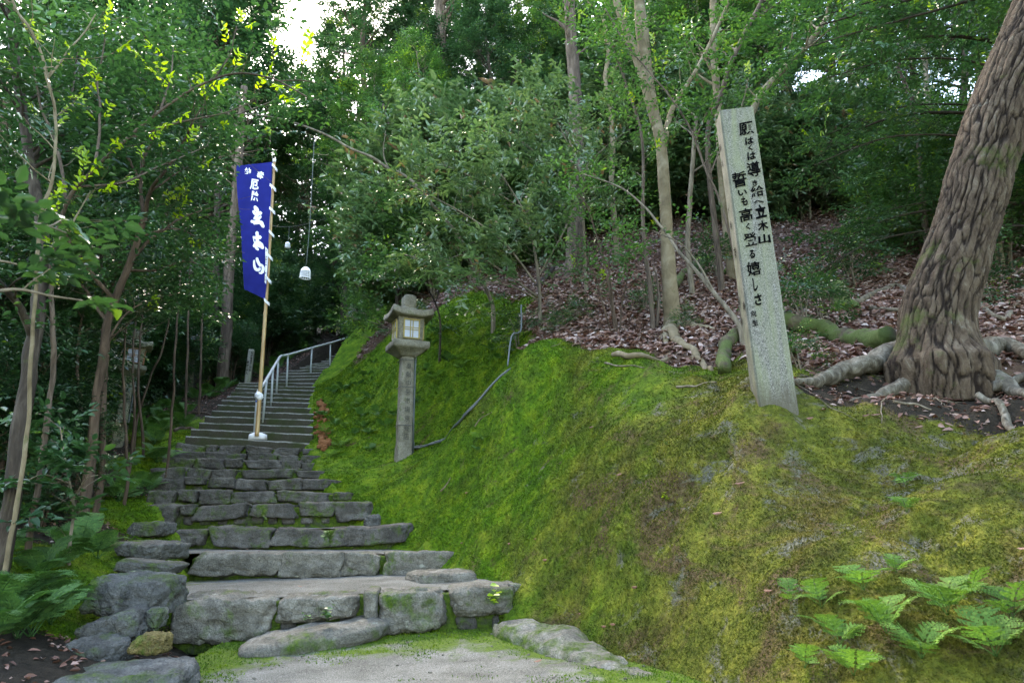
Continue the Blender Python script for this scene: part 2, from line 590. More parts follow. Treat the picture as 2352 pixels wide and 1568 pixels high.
MT = {}
MT['ground'] = ground_material()
MT['moss'] = moss_material()
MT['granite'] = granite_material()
MT['landing'] = landing_material()
MT['step'] = step_material()
MT['stone'] = stone_mat('schist', [(.034, .032, .028), (.084, .079, .070), (.165, .157, .14)], moss=.39, mscale=4.2, lichen=.22)
MT['joint'] = stone_mat('mossy_joint', [(.02, .02, .016), (.05, .05, .04), (.10, .10, .085)], moss=.58, mscale=6)
MT['boulder'] = stone_mat('boulder_stone', [(.038, .039, .035), (.092, .093, .086), (.18, .18, .165)], moss=.38, mscale=2.6, lichen=.28, top_moss=0.03)
MT['roughstone'] = stone_mat('rough_granite', [(.06, .056, .043), (.145, .135, .11), (.27, .255, .215)], moss=.37, mscale=3.5, lichen=.3)
MT['kerb'] = stone_mat('kerb_concrete', [(.07, .066, .052), (.16, .152, .125), (.30, .29, .25)], moss=.45, mscale=4.5, lichen=.2, top_moss=.0)
MT['lantern'] = stone_mat('lantern_granite', [(.10, .092, .064), (.20, .185, .14), (.33, .305, .24)], moss=.33, mscale=5.0, speck=120, lichen=.25, top_moss=0.03)
MT['lantern_dim'] = stone_mat('lantern_mossy_granite', [(.10, .10, .07), (.19, .185, .13), (.31, .30, .22)], moss=.34, mscale=5.0, speck=120, lichen=.2)
MT['ochre'] = stone_mat('ochre_stone', [(.06, .05, .022), (.15, .115, .04), (.23, .18, .08)], moss=.44, mscale=6)
MT['paper'] = plain_mat('white_paper', (.36, .39, .46), .7, var=.06, bstr=0)
MT['wood_g'] = plain_mat('ochre_wood', (.27, .21, .06), .6, nscale=20)
MT['wood_b'] = plain_mat('brown_wood', (.20, .085, .03), .6, nscale=20)
MT['rail'] = plain_mat('grey_painted_steel', (.42, .45, .44), .4, nscale=18, var=.18)
MT['pvc'] = plain_mat('grey_plastic', (.085, .10, .10), .5, nscale=10, var=.2)
MT['black'] = plain_mat('black_ink', (.0025, .0025, .003), .9, var=.1, bstr=0)
MT['black'].node_tree.nodes['Principled BSDF'].inputs['Specular IOR Level'].default_value = .05
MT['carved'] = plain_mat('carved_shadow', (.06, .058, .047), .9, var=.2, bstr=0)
MT['white'] = plain_mat('white_cloth', (.78, .78, .80), .8, nscale=40, var=.06)
MT['whiteplastic'] = plain_mat('white_plastic', (.80, .82, .85), .35, var=.04, bstr=0)
MT['blueline'] = plain_mat('blue_tape', (.02, .12, .55), .5, var=.1, bstr=0)
MT['wire'] = plain_mat('dark_wire', (.05, .05, .05), .6, var=.1, bstr=0)
MT['bark'] = bark_mat('brown_bark', (.030, .022, .016), (.085, .062, .045), (.17, .13, .10), moss=.25)
MT['bark_red'] = bark_mat('reddish_bark', (.030, .020, .013), (.075, .050, .034), (.135, .095, .066), moss=.24)
MT['bark_dark'] = bark_mat('dark_bark', (.016, .012, .009), (.042, .032, .024), (.09, .072, .056), moss=.3)
MT['bark_pale'] = bark_mat('pale_smooth_bark', (.095, .073, .042), (.165, .13, .078), (.245, .205, .14), sx=5, sz=4, moss=.30, bstr=.25, bd=.008)
MT['twig'] = bark_mat('grey_twig', (.06, .05, .036), (.14, .115, .08), (.24, .20, .15), moss=.2, bstr=.3)
def cloth_blue():
    m, t, b = mat_new('blue_cotton')
    t.links.new(ramp(t, [(.3, (.007, .012, .125)), (.7, (.012, .020, .19))], noise(t, 6, 4, .5, coord(t))).outputs[0], b.inputs['Base Color'])
    b.inputs['Roughness'].default_value = .85
    b.inputs['Specular IOR Level'].default_value = .2
    tr = t.nodes.new('ShaderNodeBsdfTranslucent'); tr.inputs[0].default_value = (.012, .025, .28, 1)
    ms = t.nodes.new('ShaderNodeMixShader'); ms.inputs[0].default_value = .3
    t.links.new(b.outputs[0], ms.inputs[1]); t.links.new(tr.outputs[0], ms.inputs[2])
    t.links.new(ms.outputs[0], t.nodes['Material Output'].inputs['Surface'])
    return m
MT['blue'] = cloth_blue()
def bamboo():
    m, t, b = mat_new('dry_bamboo')
    v = coord(t)
    t.links.new(ramp(t, [(.3, (.28, .13, .045)), (.5, (.46, .29, .12)), (.7, (.55, .40, .20))], noise(t, 1.0, 5, .6, mapping(t, v, (30, 30, 3)))).outputs[0], b.inputs['Base Color'])
    b.inputs['Roughness'].default_value = .4
    return m
MT['bamboo'] = bamboo()
# foliage: darker old leaves to fresh yellow-green ones
MT['leaf_dark'] = leaf_mat('evergreen_leaf', [(0, (.014, .042, .021)), (.45, (.028, .080, .034)), (.8, (.048, .122, .040)), (.93, (.08, .17, .035)), (1, (.22, .33, .03))], .28, .36)
MT['leaf_mid'] = leaf_mat('bright_evergreen_leaf', [(0, (.022, .062, .024)), (.45, (.046, .12, .036)), (.8, (.085, .18, .042)), (.95, (.15, .25, .04)), (1, (.25, .34, .04))], .32, .42)
MT['leaf_pale'] = leaf_mat('pale_shrub_leaf', [(0, (.04, .09, .042)), (.5, (.085, .155, .075)), (.85, (.14, .21, .10)), (.96, (.17, .23, .08)), (1, (.24, .14, .09))], .28, .32)
MT['leaf_young'] = leaf_mat('young_leaf', [(0, (.10, .20, .018)), (.5, (.19, .32, .02)), (1, (.30, .42, .035))], .35, .5, (1.5, 1.4, .4))
MT['leaf_far'] = leaf_mat('forest_leaf', [(0, (.018, .052, .028)), (.45, (.036, .098, .046)), (.8, (.065, .145, .055)), (.95, (.12, .20, .045)), (1, (.19, .26, .04))], .34, .4)
MT['fern'] = leaf_mat('fern_green', [(0, (.03, .085, .026)), (.5, (.06, .145, .042)), (1, (.11, .22, .055))], .65, .35, spec=.2)
MT['fern_fresh'] = leaf_mat('fresh_fern_green', [(0, (.045, .11, .028)), (.5, (.11, .21, .042)), (1, (.19, .31, .06))], .7, .35, spec=.15)
MT['litter'] = leaf_mat('dead_leaf', [(0, (.045, .020, .013)), (.3, (.15, .065, .042)), (.6, (.28, .17, .135)), (.85, (.42, .32, .285)), (1, (.55, .47, .44))], .55, .08, (1, .8, .6), .4)
rng = np.random.default_rng(7)
# ------------------------------------------------------------------ the ground
CP = []   # world point, class, dryness of the moss
def cp(lst, cls, dry=0.0):
    for px, py, d in lst:
        CP.append((*P(px, py, d), cls, dry))
def wp(lst, cls, dry=0.0):
    for q in lst:
        CP.append((*q, cls, dry))
# bank: vivid part near the stairs and lantern
cp([(900, 1100, 8.3), (1000, 1100, 7.7), (1000, 1200, 6.9), (960, 1240, 7.1), (880, 1160, 8.0), (1030, 1290, 6.35), (925, 1050, 9.2),
    (880, 1062, 9.3), (800, 1090, 9.0), (770, 1060, 9.6), (850, 950, 11.0), (800, 1000, 10.6), (760, 950, 12.4), (850, 870, 12.8),
    (900, 850, 12.2), (735, 900, 14.4), (770, 870, 15.0), (800, 846, 15.5), (826, 815, 16.0), (850, 778, 16.5), (870, 742, 17.0),
    (1000, 985, 9.5), (1050, 900, 9.75), (1000, 780, 10.7), (950, 765, 11.4), (1060, 735, 10.9), (1110, 810, 9.9), (1150, 765, 10.0), (1070, 920, 9.45), (1150, 830, 9.4), (960, 1030, 9.5), (920, 960, 10.2), (730, 1010, 11.0), (728, 965, 12.4)], 'm', 0.0)
cp([(1100, 1050, 7.3), (1200, 1000, 6.8), (1100, 1200, 6.2), (1200, 1200, 5.75), (1150, 1300, 5.75), (1200, 1370, 5.1), (1092, 928, 7.9),
    (1168, 858, 7.6), (1203, 800, 7.5), (1250, 800, 7.2), (1025, 1008, 8.25), (970, 1050, 8.75)], 'm', 0.25)
cp([(1300, 950, 6.4), (1400, 950, 5.95), (1500, 900, 5.75), (1300, 1200, 5.25), (1400, 1200, 4.85), (1250, 1330, 5.15), (1350, 1330, 4.8),
    (1450, 830, 6.25), (1330, 1400, 4.75), (1350, 815, 6.7)], 'm', 0.55)
cp([(1550, 1200, 4.4), (1500, 1350, 4.25), (1700, 1400, 3.6), (1900, 1350, 3.3), (1700, 1200, 4.0), (1600, 900, 5.3), (1470, 1450, 4.2),
    (1600, 1500, 3.75), (1700, 1560, 3.3), (1900, 1500, 3.05), (2050, 1420, 2.95), (2300, 1500, 2.6)], 'm', 0.8)
cp([(1750, 960, 4.5), (2000, 960, 4.5), (2200, 1000, 4.2), (2352, 1000, 3.95), (2100, 1200, 3.45), (2352, 1250, 2.95), (1900, 1050, 4.25), (1775, 912, 4.62)], 'm', 1.0)
cp([(1900, 900, 4.9), (2050, 920, 4.75), (2200, 930, 4.65)], 's')
wp([(2.4, 1.5, .5), (1.3, 1.3, 0.05)], 'm', .8)
# leaf-covered hillside
cp([(1300, 755, 8.3), (1500, 785, 7.2), (1545, 752, 7.9), (1400, 700, 9.5), (1300, 640, 11), (1500, 640, 10.4), (1650, 720, 8.0), (1900, 745, 7.0),
    (1940, 705, 8.0), (2060, 700, 7.6), (1900, 625, 10.8), (2100, 640, 10), (1700, 625, 11), (2300, 700, 7.5), (2352, 760, 6.6), (2352, 620, 10),
    (1200, 655, 12), (1000, 700, 12.4), (900, 725, 14.0), (1500, 560, 13.5), (1250, 580, 14.5), (1235, 705, 9.6), (1600, 800, 6.7), (1850, 810, 5.9), (2100, 800, 5.9)], 'l')
wp([(14, 12, 6.2), (14, 24, 13), (5, 24, 13.5), (0, 24, 12.0), (5, 42, 21), (22, 42, 21), (22, 20, 10), (16, 5, 2.6), (12, 0, 1.0), (22, 0, 1.5)], 'l')
cp([(1300, 778, 7.85), (1400, 775, 7.7), (1450, 800, 7.0), (1360, 795, 7.3), (1560, 822, 6.6)], 'l')
cp([(1600, 862, 5.9), (1650, 858, 5.8), (1240, 785, 7.6), (1450, 822, 6.5), (1560, 840, 6.2), (1330, 808, 6.95)], 'm', .5)
# foot of the stairs and the lane
wp([(-1.5, 3.0, -.08), (0, 3.0, -.08), (-1.6, 4.2, -.08), (0, 4.4, -.07), (.35, 4.75, 0.0), (-2.2, 4.6, 0), (.9, 3.3, -.05), (0, 0, -.08), (0, -10, -.4), (-1.2, 1.5, -.08)], 's')
# forest floor on the left
cp([(250, 1290, 5.7), (150, 1400, 4.6), (300, 1160, 7.5), (330, 1060, 9.4), (440, 990, 11.2)], 'g', .2)
cp([(100, 1200, 6.5), (250, 1120, 8.6), (150, 1060, 10), (60, 1500, 3.6)], 's')
cp([(500, 920, 14), (560, 888, 16), (350, 950, 14), (200, 960, 15), (600, 868, 18), (700, 800, 24), (800, 772, 27), (600, 760, 26), (450, 830, 22)], 's')
wp([(-14, 6, 1.5), (-14, 14, 3.8), (-16, 26, 8.5), (-22, 42, 16), (-6, 42, 14.5), (-3, 34, 11.5), (-22, 4, 1.5), (-10, -8, 0), (10, -8, 0), (-4, 1, 0.0)], 's')
XYZ = np.array([c[:3] for c in CP], float)
CLS = np.array([c[3] for c in CP])
DRY = np.array([c[4] for c in CP], float)

def _phi(r2):
    return 0.5 * r2 * np.log(r2 + 1e-9)
_c = XYZ[:, :2]
_n = len(_c)
_d2 = ((_c[:, None] - _c[None]) ** 2).sum(-1)
_A = np.zeros((_n + 3, _n + 3))
_A[:_n, :_n] = _phi(_d2) + np.eye(_n) * 0.003
_A[:_n, _n] = 1
_A[:_n, _n + 1:] = _c
_A[_n:, :_n] = _A[:_n, _n:].T
_w = np.linalg.solve(_A, np.concatenate([XYZ[:, 2], [0, 0, 0]]))

def tps(x, y):
    x = np.clip(np.asarray(x, float), -20, 20)
    y = np.clip(np.asarray(y, float), -9, 41)
    out = np.empty(x.shape)
    xf, yf = x.ravel(), y.ravel()
    o = np.empty(len(xf))
    for s in range(0, len(xf), 20000):
        q = np.stack([xf[s:s + 20000], yf[s:s + 20000]], 1)
        r2 = ((q[:, None] - _c[None]) ** 2).sum(-1)
        o[s:s + 20000] = _phi(r2) @ _w[:_n] + _w[_n] + q @ _w[_n + 1:]
    return o.reshape(x.shape)

def weights(x, y):
    q = np.stack([np.ravel(x), np.ravel(y)], 1)
    res = {k: np.zeros(len(q)) for k in 'mlsg'}
    dry = np.zeros(len(q))
    for s in range(0, len(q), 20000):
        r2 = ((q[s:s + 20000, None] - _c[None]) ** 2).sum(-1) + 0.02
        wt = 1 / r2 ** 2
        wt /= wt.sum(1, keepdims=True)
        for k in res:
            res[k][s:s + 20000] = wt[:, CLS == k].sum(1)
        wm = np.where((CLS == 'm') | (CLS == 'g'), 1, .02) * wt
        dry[s:s + 20000] = (wm @ DRY) / wm.sum(1)
    return res, dry

# ------------------------------------------------------------------ stairs, measured step by step: (left x, left y, right x, right y, left d, right d)
STONE_ROWS = [
    dict(n='first', L=(385, 1378, 4.75), Rr=(1195, 1345, 5.05), h=.29, cuts=[(0, .285, .30), (.285, .535, .17), (.535, .585, .25), (.585, .79, .27), (.79, 1, .19)], big=1),
    dict(n='second', L=(415, 1266, 6.25), Rr=(1035, 1268, 6.45), h=.23, cuts=[(.02, .37, .23), (.37, .575, .22), (.575, .75, .21), (.75, 1, .20)]),
    dict(n='third', L=(383, 1213, 7.05), Rr=(945, 1207, 7.25), h=.20, cuts=[(0, .16, .17), (.16, .42, .19), (.42, .655, .19), (.655, 1, .2)]),
    dict(n='fourth', L=(318, 1158, 7.6), Rr=(856, 1154, 7.85), h=.22, cuts=[(0, .165, .2), (.165, .23, .12), (.23, .46, .16), (.46, .665, .14), (.665, .835, .15), (.835, 1, .19)]),
    dict(n='fifth', L=(333, 1124, 8.05), Rr=(812, 1128, 8.3), h=.18, cuts=[(0, .145, .18), (.145, .25, .15), (.25, .40, .17), (.40, .62, .17), (.62, .89, .14), (.89, 1, .12)]),
    dict(n='sixth', L=(348, 1096, 8.5), Rr=(773, 1098, 8.75), h=.17, cuts=[(0, .17, .17), (.17, .29, .10), (.29, .45, .12), (.45, .61, .15), (.61, .80, .15), (.80, 1, .16)]),
    dict(n='seventh', L=(345, 1072, 8.95), Rr=(750, 1079, 9.2), h=.17, cuts=[(0, .19, .16), (.19, .34, .16), (.34, .48, .13), (.48, .82, .14), (.82, 1, .12)]),
    dict(n='eighth', L=(370, 1047, 9.4), Rr=(740, 1060, 9.7), h=.17, cuts=[(0, .2, .15), (.2, .38, .16), (.38, .5, .13), (.5, .74, .14), (.74, .86, .15), (.86, 1, .13)]),
    dict(n='ninth', L=(390, 1032, 9.75), Rr=(738, 1046, 10.05), h=.12, cuts=[(0, .23, .12), (.23, .5, .12), (.5, .7, .12), (.7, .85, .12), (.85, 1, .12)]),
    dict(n='tenth', L=(403, 1017, 10.1), Rr=(730, 1030, 10.45), h=.13, cuts=[(0, .20, .13), (.20, .285, .11), (.285, .46, .13), (.46, .68, .13), (.68, .88, .12), (.88, 1, .1)]),
]
_yl = [1320, 1275, 1235, 1195, 1160, 1125, 1095, 1070, 1045, 1020, 1003, 987]
_xl = [1165, 1200, 1250, 1285, 1330, 1365, 1390, 1425, 1450, 1475, 1485, 1497]
_yr = [1365, 1310, 1262, 1220, 1182, 1146, 1114, 1086, 1060, 1035, 1011, 989]
CONC = []
for i in range(12):
    xr = 1958 + i * 2.4
    CONC.append(((_xl[i] / 1.568 * .5742, (900 + _yl[i] / 1.568) * .5742, 10.5 + .45 * i),
                 (xr / 1.568 * .5742, (900 + _yr[i] / 1.568) * .5742, 10.85 + .45 * i)))
_up = [(755, 215, 845), (718, 300, 930), (683, 350, 1000), (650, 440, 1065), (620, 520, 1150), (597, 600, 1240), (572, 690, 1330), (545, 800, 1420),
       (520, 850, 1480), (485, 890, 1520), (462, 930, 1560), (443, 1000, 1600), (426, 1050, 1650), (406, 1080, 1700), (388, 1105, 1720)]
for j, (y, xl, xr) in enumerate(_up):
    c8 = lambda x, yy: ((1000 + x / 2.852) * .5742, (1250 + yy / 2.852) * .5742)
    CONC.append(((*c8(xl, y + 6), 16.0 + .46 * j), (*c8(xr, y - 4 - j * 1.2), 16.25 + .48 * j)))

# corridor of the stairs: the earth sheet stays below the steps
_ky, _kxl, _kxr, _kz = [], [], [], []
for rrow in STONE_ROWS:
    a, b = P(*rrow['L']), P(*rrow['Rr'])
    _ky.append((a[1] + b[1]) / 2); _kxl.append(a[0]); _kxr.append(b[0]); _kz.append(min(a[2], b[2]) - rrow['h'])
for a, b in CONC:
    a, b = P(*a), P(*b)
    _ky.append((a[1] + b[1]) / 2); _kxl.append(a[0]); _kxr.append(b[0]); _kz.append(min(a[2], b[2]) - .17)

def ground_h(x, y):
    x = np.asarray(x, float); y = np.asarray(y, float)
    z = tps(x, y)
    p = np.stack([x, y, np.zeros_like(x)], -1)
    near = np.clip((14 - np.hypot(x, y - 5)) / 6, 0.25, 1)
    lump = fbm(p * 1.1, 3, 3) * .085 + fbm(p * 2.1, 3, 13) * .07 + fbm(p * 4.1, 3, 11) * .04 + (1 - np.abs(fbm(p * 2.0 + 7, 3, 23))) * .09 - .085 + fbm(p * 11, 2, 31) * .012
    flat = np.clip((np.hypot((x + .7) / 2.0, (y - 3.2) / 1.9) - 0.8) / .5, 0, 1)
    z = z + lump * near * (0.1 + 0.9 * flat)
    # keep the stair corridor free
    xl = np.interp(y, _ky, _kxl); xr = np.interp(y, _ky, _kxr); kz = np.interp(y, _ky, _kz)
    inside = (y > _ky[0] - .1) & (y < _ky[-1] + .3) & (x > xl + .08) & (x < xr - .06)
    z = np.where(inside, np.minimum(z, kz - .10), z)
    return z

def axis(parts):
    out = []
    for a, b, s in parts:
        out.append(np.arange(a, b, s))
    return np.concatenate(out + [[parts[-1][1]]])
gx = axis([(-400, -60, 40), (-60, -20, 4), (-20, -8.4, .6), (-8.4, -4.4, .14), (-4.4, -1.6, .07), (-1.6, 4.4, .035), (4.4, 9, .14), (9, 20, .6), (20, 60, 4), (60, 400, 40)])
gy = axis([(-400, -20, 40), (-20, 1, 1.5), (1, 2.4, .1), (2.4, 9.6, .035), (9.6, 12, .06), (12, 18, .1), (18, 26, .3), (26, 50, 1.2), (50, 400, 35)])
GX, GY = np.meshgrid(gx, gy)
GZ = ground_h(GX, GY)
nx, ny = len(gx), len(gy)
# bulges of the old rock face and the cracks that cross it
_d0 = weights(GX, GY)[1].reshape(GX.shape)
_p = np.stack([GX, GY, 0 * GX], -1)
_far = np.clip((11 - np.hypot(GX, GY)) / 3, 0, 1) * np.clip((GY - 2) / 1, 0, 1) * np.clip((GX + 1.2) / 1.2, 0, 1)
GZ = GZ + (np.abs(fbm(_p * [1.0, 1.5, 1] + 3, 3, 61)) * .34 - .085) * np.clip(_d0, 0, 1) * _far * np.clip(np.hypot(GX - 1.75, GY - 4.75) * 1.2, 0, 1) * np.clip((GZ - .45) / .6, 0, 1)
def gz(x, y):
    return float(Grid.at(x, y))
class Grid:
    """fast look-up of height and normal on the ground sheet"""
    @staticmethod
    def at(x, y, arr=None):
        arr = GZ if arr is None else arr
        x = np.asarray(x, float); y = np.asarray(y, float)
        i = np.clip(np.searchsorted(gx, x) - 1, 0, nx - 2)
        j = np.clip(np.searchsorted(gy, y) - 1, 0, ny - 2)
        u = (x - gx[i]) / (gx[i + 1] - gx[i]); v = (y - gy[j]) / (gy[j + 1] - gy[j])
        return arr[j, i] * (1 - u) * (1 - v) + arr[j, i + 1] * u * (1 - v) + arr[j + 1, i] * (1 - u) * v + arr[j + 1, i + 1] * u * v
    @staticmethod
    def nrm(x, y, e=.05):
        h = Grid.at
        return norm(np.stack([h(x - e, y) - h(x + e, y), h(x, y - e) - h(x, y + e), np.full(np.shape(x), 2 * e)], -1))
def on_ground(px, py, d0, d1=None, steps=60):
    """march the line of sight to the ground, starting at depth d0"""
    prev = None
    for d in np.linspace(d0, d1 or d0 * 1.6, steps):
        p = P(px, py, d)
        g = gz(p[0], p[1])
        if p[2] <= g:
            return np.array([p[0], p[1], g])
    p = P(px, py, d0)
    return np.array([p[0], p[1], gz(p[0], p[1])])
_sel = (np.hypot(GX, GY - 4) < 8.5) & (GX > -6)
_q = np.stack([GX[_sel], GY[_sel], GZ[_sel]], -1)
_q = _q + np.stack([fbm(_q * 3, 2, 81), fbm(_q * 3, 2, 82), 0 * _q[:, 0]], -1) * .12
_f1, _f2 = worley(_q * 5.5, 7)
_amp = np.clip(fbm(_q * 1.3, 2, 85) + .45, 0, 1) * np.clip((GZ[_sel] - .12) / .2, 0, 1)
GZ[_sel] += np.clip(.62 - _f1, 0, 1) * .075 * _amp - .012 * _amp
def groove(pix, wd, dep):
    global GZ
    q = catmull([on_ground(a[0], a[1], 2.4, 9, 300) for a in pix], 60)
    dmin = np.full(GX.shape, 9.0)
    sel = (GX > q[:, 0].min() - .4) & (GX < q[:, 0].max() + .4) & (GY > q[:, 1].min() - .4) & (GY < q[:, 1].max() + .4)
    xs = np.stack([GX[sel], GY[sel]], -1)
    xs = xs + np.stack([fbm(_p[sel] * 6, 2, 71), fbm(_p[sel] * 6, 2, 72)], -1) * .05
    dd = np.sqrt(((xs[:, None] - q[None, :, :2]) ** 2).sum(-1))
    k = dd.argmin(1); e = np.sin(np.linspace(0, math.pi, 60))[k] ** .5
    GZ[sel] = GZ[sel] - dep * e * np.exp(-(dd.min(1) / wd) ** 2)
groove([(1695, 1035, 4.45), (1640, 1075, 4.45), (1590, 1115, 4.5), (1540, 1150, 4.55), (1490, 1185, 4.6)], .035, .13)
groove([(2080, 1225, 3.35), (2150, 1240, 3.25), (2230, 1225, 3.2)], .05, .10)
groove([(1320, 800, 6.9), (1318, 830, 6.8), (1300, 880, 6.6)], .06, .12)
gm = MB()
ii = np.arange(ny - 1)[:, None] * nx + np.arange(nx - 1)[None]
gm.add(np.stack([GX, GY, GZ], -1).reshape(-1, 3), np.stack([ii, ii + 1, ii + 1 + nx, ii + nx], -1).reshape(-1, 4))
ground = gm.build('ground', MT['ground'])
tag(ground, kind='structure')
WT, DRYV = weights(GX, GY)
for nm, val in (('litter', WT['l']), ('soil', WT['s']), ('dry', DRYV)):
    at = ground.data.attributes.new(nm, 'FLOAT', 'POINT')
    at.data.foreach_set('value', val.astype(np.float32))

WL = WT['l'].reshape(ny, nx); WS = WT['s'].reshape(ny, nx); WD = DRYV.reshape(ny, nx)
def gz(x, y):
    return float(Grid.at(x, y))
def ground_at_px(px, d):
    """ground point at depth d below/above the photo column px (iterates along the column)"""
    py = 900.0
    for _ in range(12):
        p = P(px, py, d)
        g = gz(p[0], p[1])
        py += (p[2] - g) / mpp(p) * .9
    p = P(px, py, d)
    return np.array([p[0], p[1], gz(p[0], p[1])])

# ------------------------------------------------------------------ stones
def stone_block(mb, c, ax, ay, az, sx, sy, sz, seed, k=9, pw=5.0, rough=.06, warp=.14, tint=0.0, facet=True):
    """an irregular boulder: rounded box, warped corners, chipped by noise; ax, ay, az are its axes"""
    r = np.random.default_rng(seed)
    g = np.linspace(-1, 1, k)
    U, V = np.meshgrid(g, g)
    faces, pts, base = [], [], 0
    idx = np.arange(k * k).reshape(k, k)
    for f in range(6):
        a = [U, V, np.ones_like(U)]
        s = 1 if f < 3 else -1
        o = f % 3
        p = [None] * 3
        p[o] = np.full_like(U, s); p[(o + 1) % 3] = U * s; p[(o + 2) % 3] = V
        pts.append(np.stack(p, -1).reshape(-1, 3))
        q = np.stack([idx[:-1, :-1], idx[:-1, 1:], idx[1:, 1:], idx[1:, :-1]], -1).reshape(-1, 4) + base
        faces.append(q)
        base += k * k
    p = np.concatenate(pts)
    ln = (np.abs(p) ** pw).sum(1) ** (1 / pw)
    p = p / ln[:, None]
    corners = r.uniform(-warp, warp, (2, 2, 2, 3)) * [1.2, .6, 1.0]
    uvw = (p + 1) / 2
    off = 0
    for i in (0, 1):
        for j in (0, 1):
            for l in (0, 1):
                wgt = (uvw[:, 0] if i else 1 - uvw[:, 0]) * (uvw[:, 1] if j else 1 - uvw[:, 1]) * (uvw[:, 2] if l else 1 - uvw[:, 2])
                off = off + wgt[:, None] * corners[i, j, l]
    p = p + off
    w_ = p * [sx / 2, sy / 2, sz / 2]
    for _ in range((15 if k > 7 else 5) if facet else 0):
        nv = norm(r.normal(0, 1, 3) * [1, 1, .8])
        hh_ = np.max(p @ nv) * r.uniform(.72, .93)
        ov = np.clip(p @ nv - hh_, 0, None)
        p = p - ov[:, None] * nv * .93
    p[:, 2] = np.minimum(p[:, 2], .86 + .05 * p[:, 0]) if facet else p[:, 2]
    m = min(sx, sy, sz)
    nz = fbm(w_ / m * 1.3 + seed * 3.1, 3, seed % 97)
    rd = np.abs(fbm(w_ / m * 2.6 + seed * 1.7, 3, (seed * 7) % 89))
    dirn = norm(p)
    r3 = np.abs(fbm(w_ / m * 7 + seed, 2, (seed * 3) % 83)) if k > 9 else 0
    w_ = w_ + dirn * ((nz * .8 - rd * 1.1 - r3 * .45) * rough * m * 2)[:, None]
    out = np.asarray(c) + w_[:, :1] * ax + w_[:, 1:2] * ay + w_[:, 2:3] * az
    mb.add(out, np.concatenate(faces), a=tint)

def frame2(a, b):
    ax = np.array([b[0] - a[0], b[1] - a[1], b[2] - a[2]])
    ax = ax / np.linalg.norm(ax)
    ay = np.array([-ax[1], ax[0], 0]); ay /= np.linalg.norm(ay)
    return ax, ay, np.cross(ax, ay)

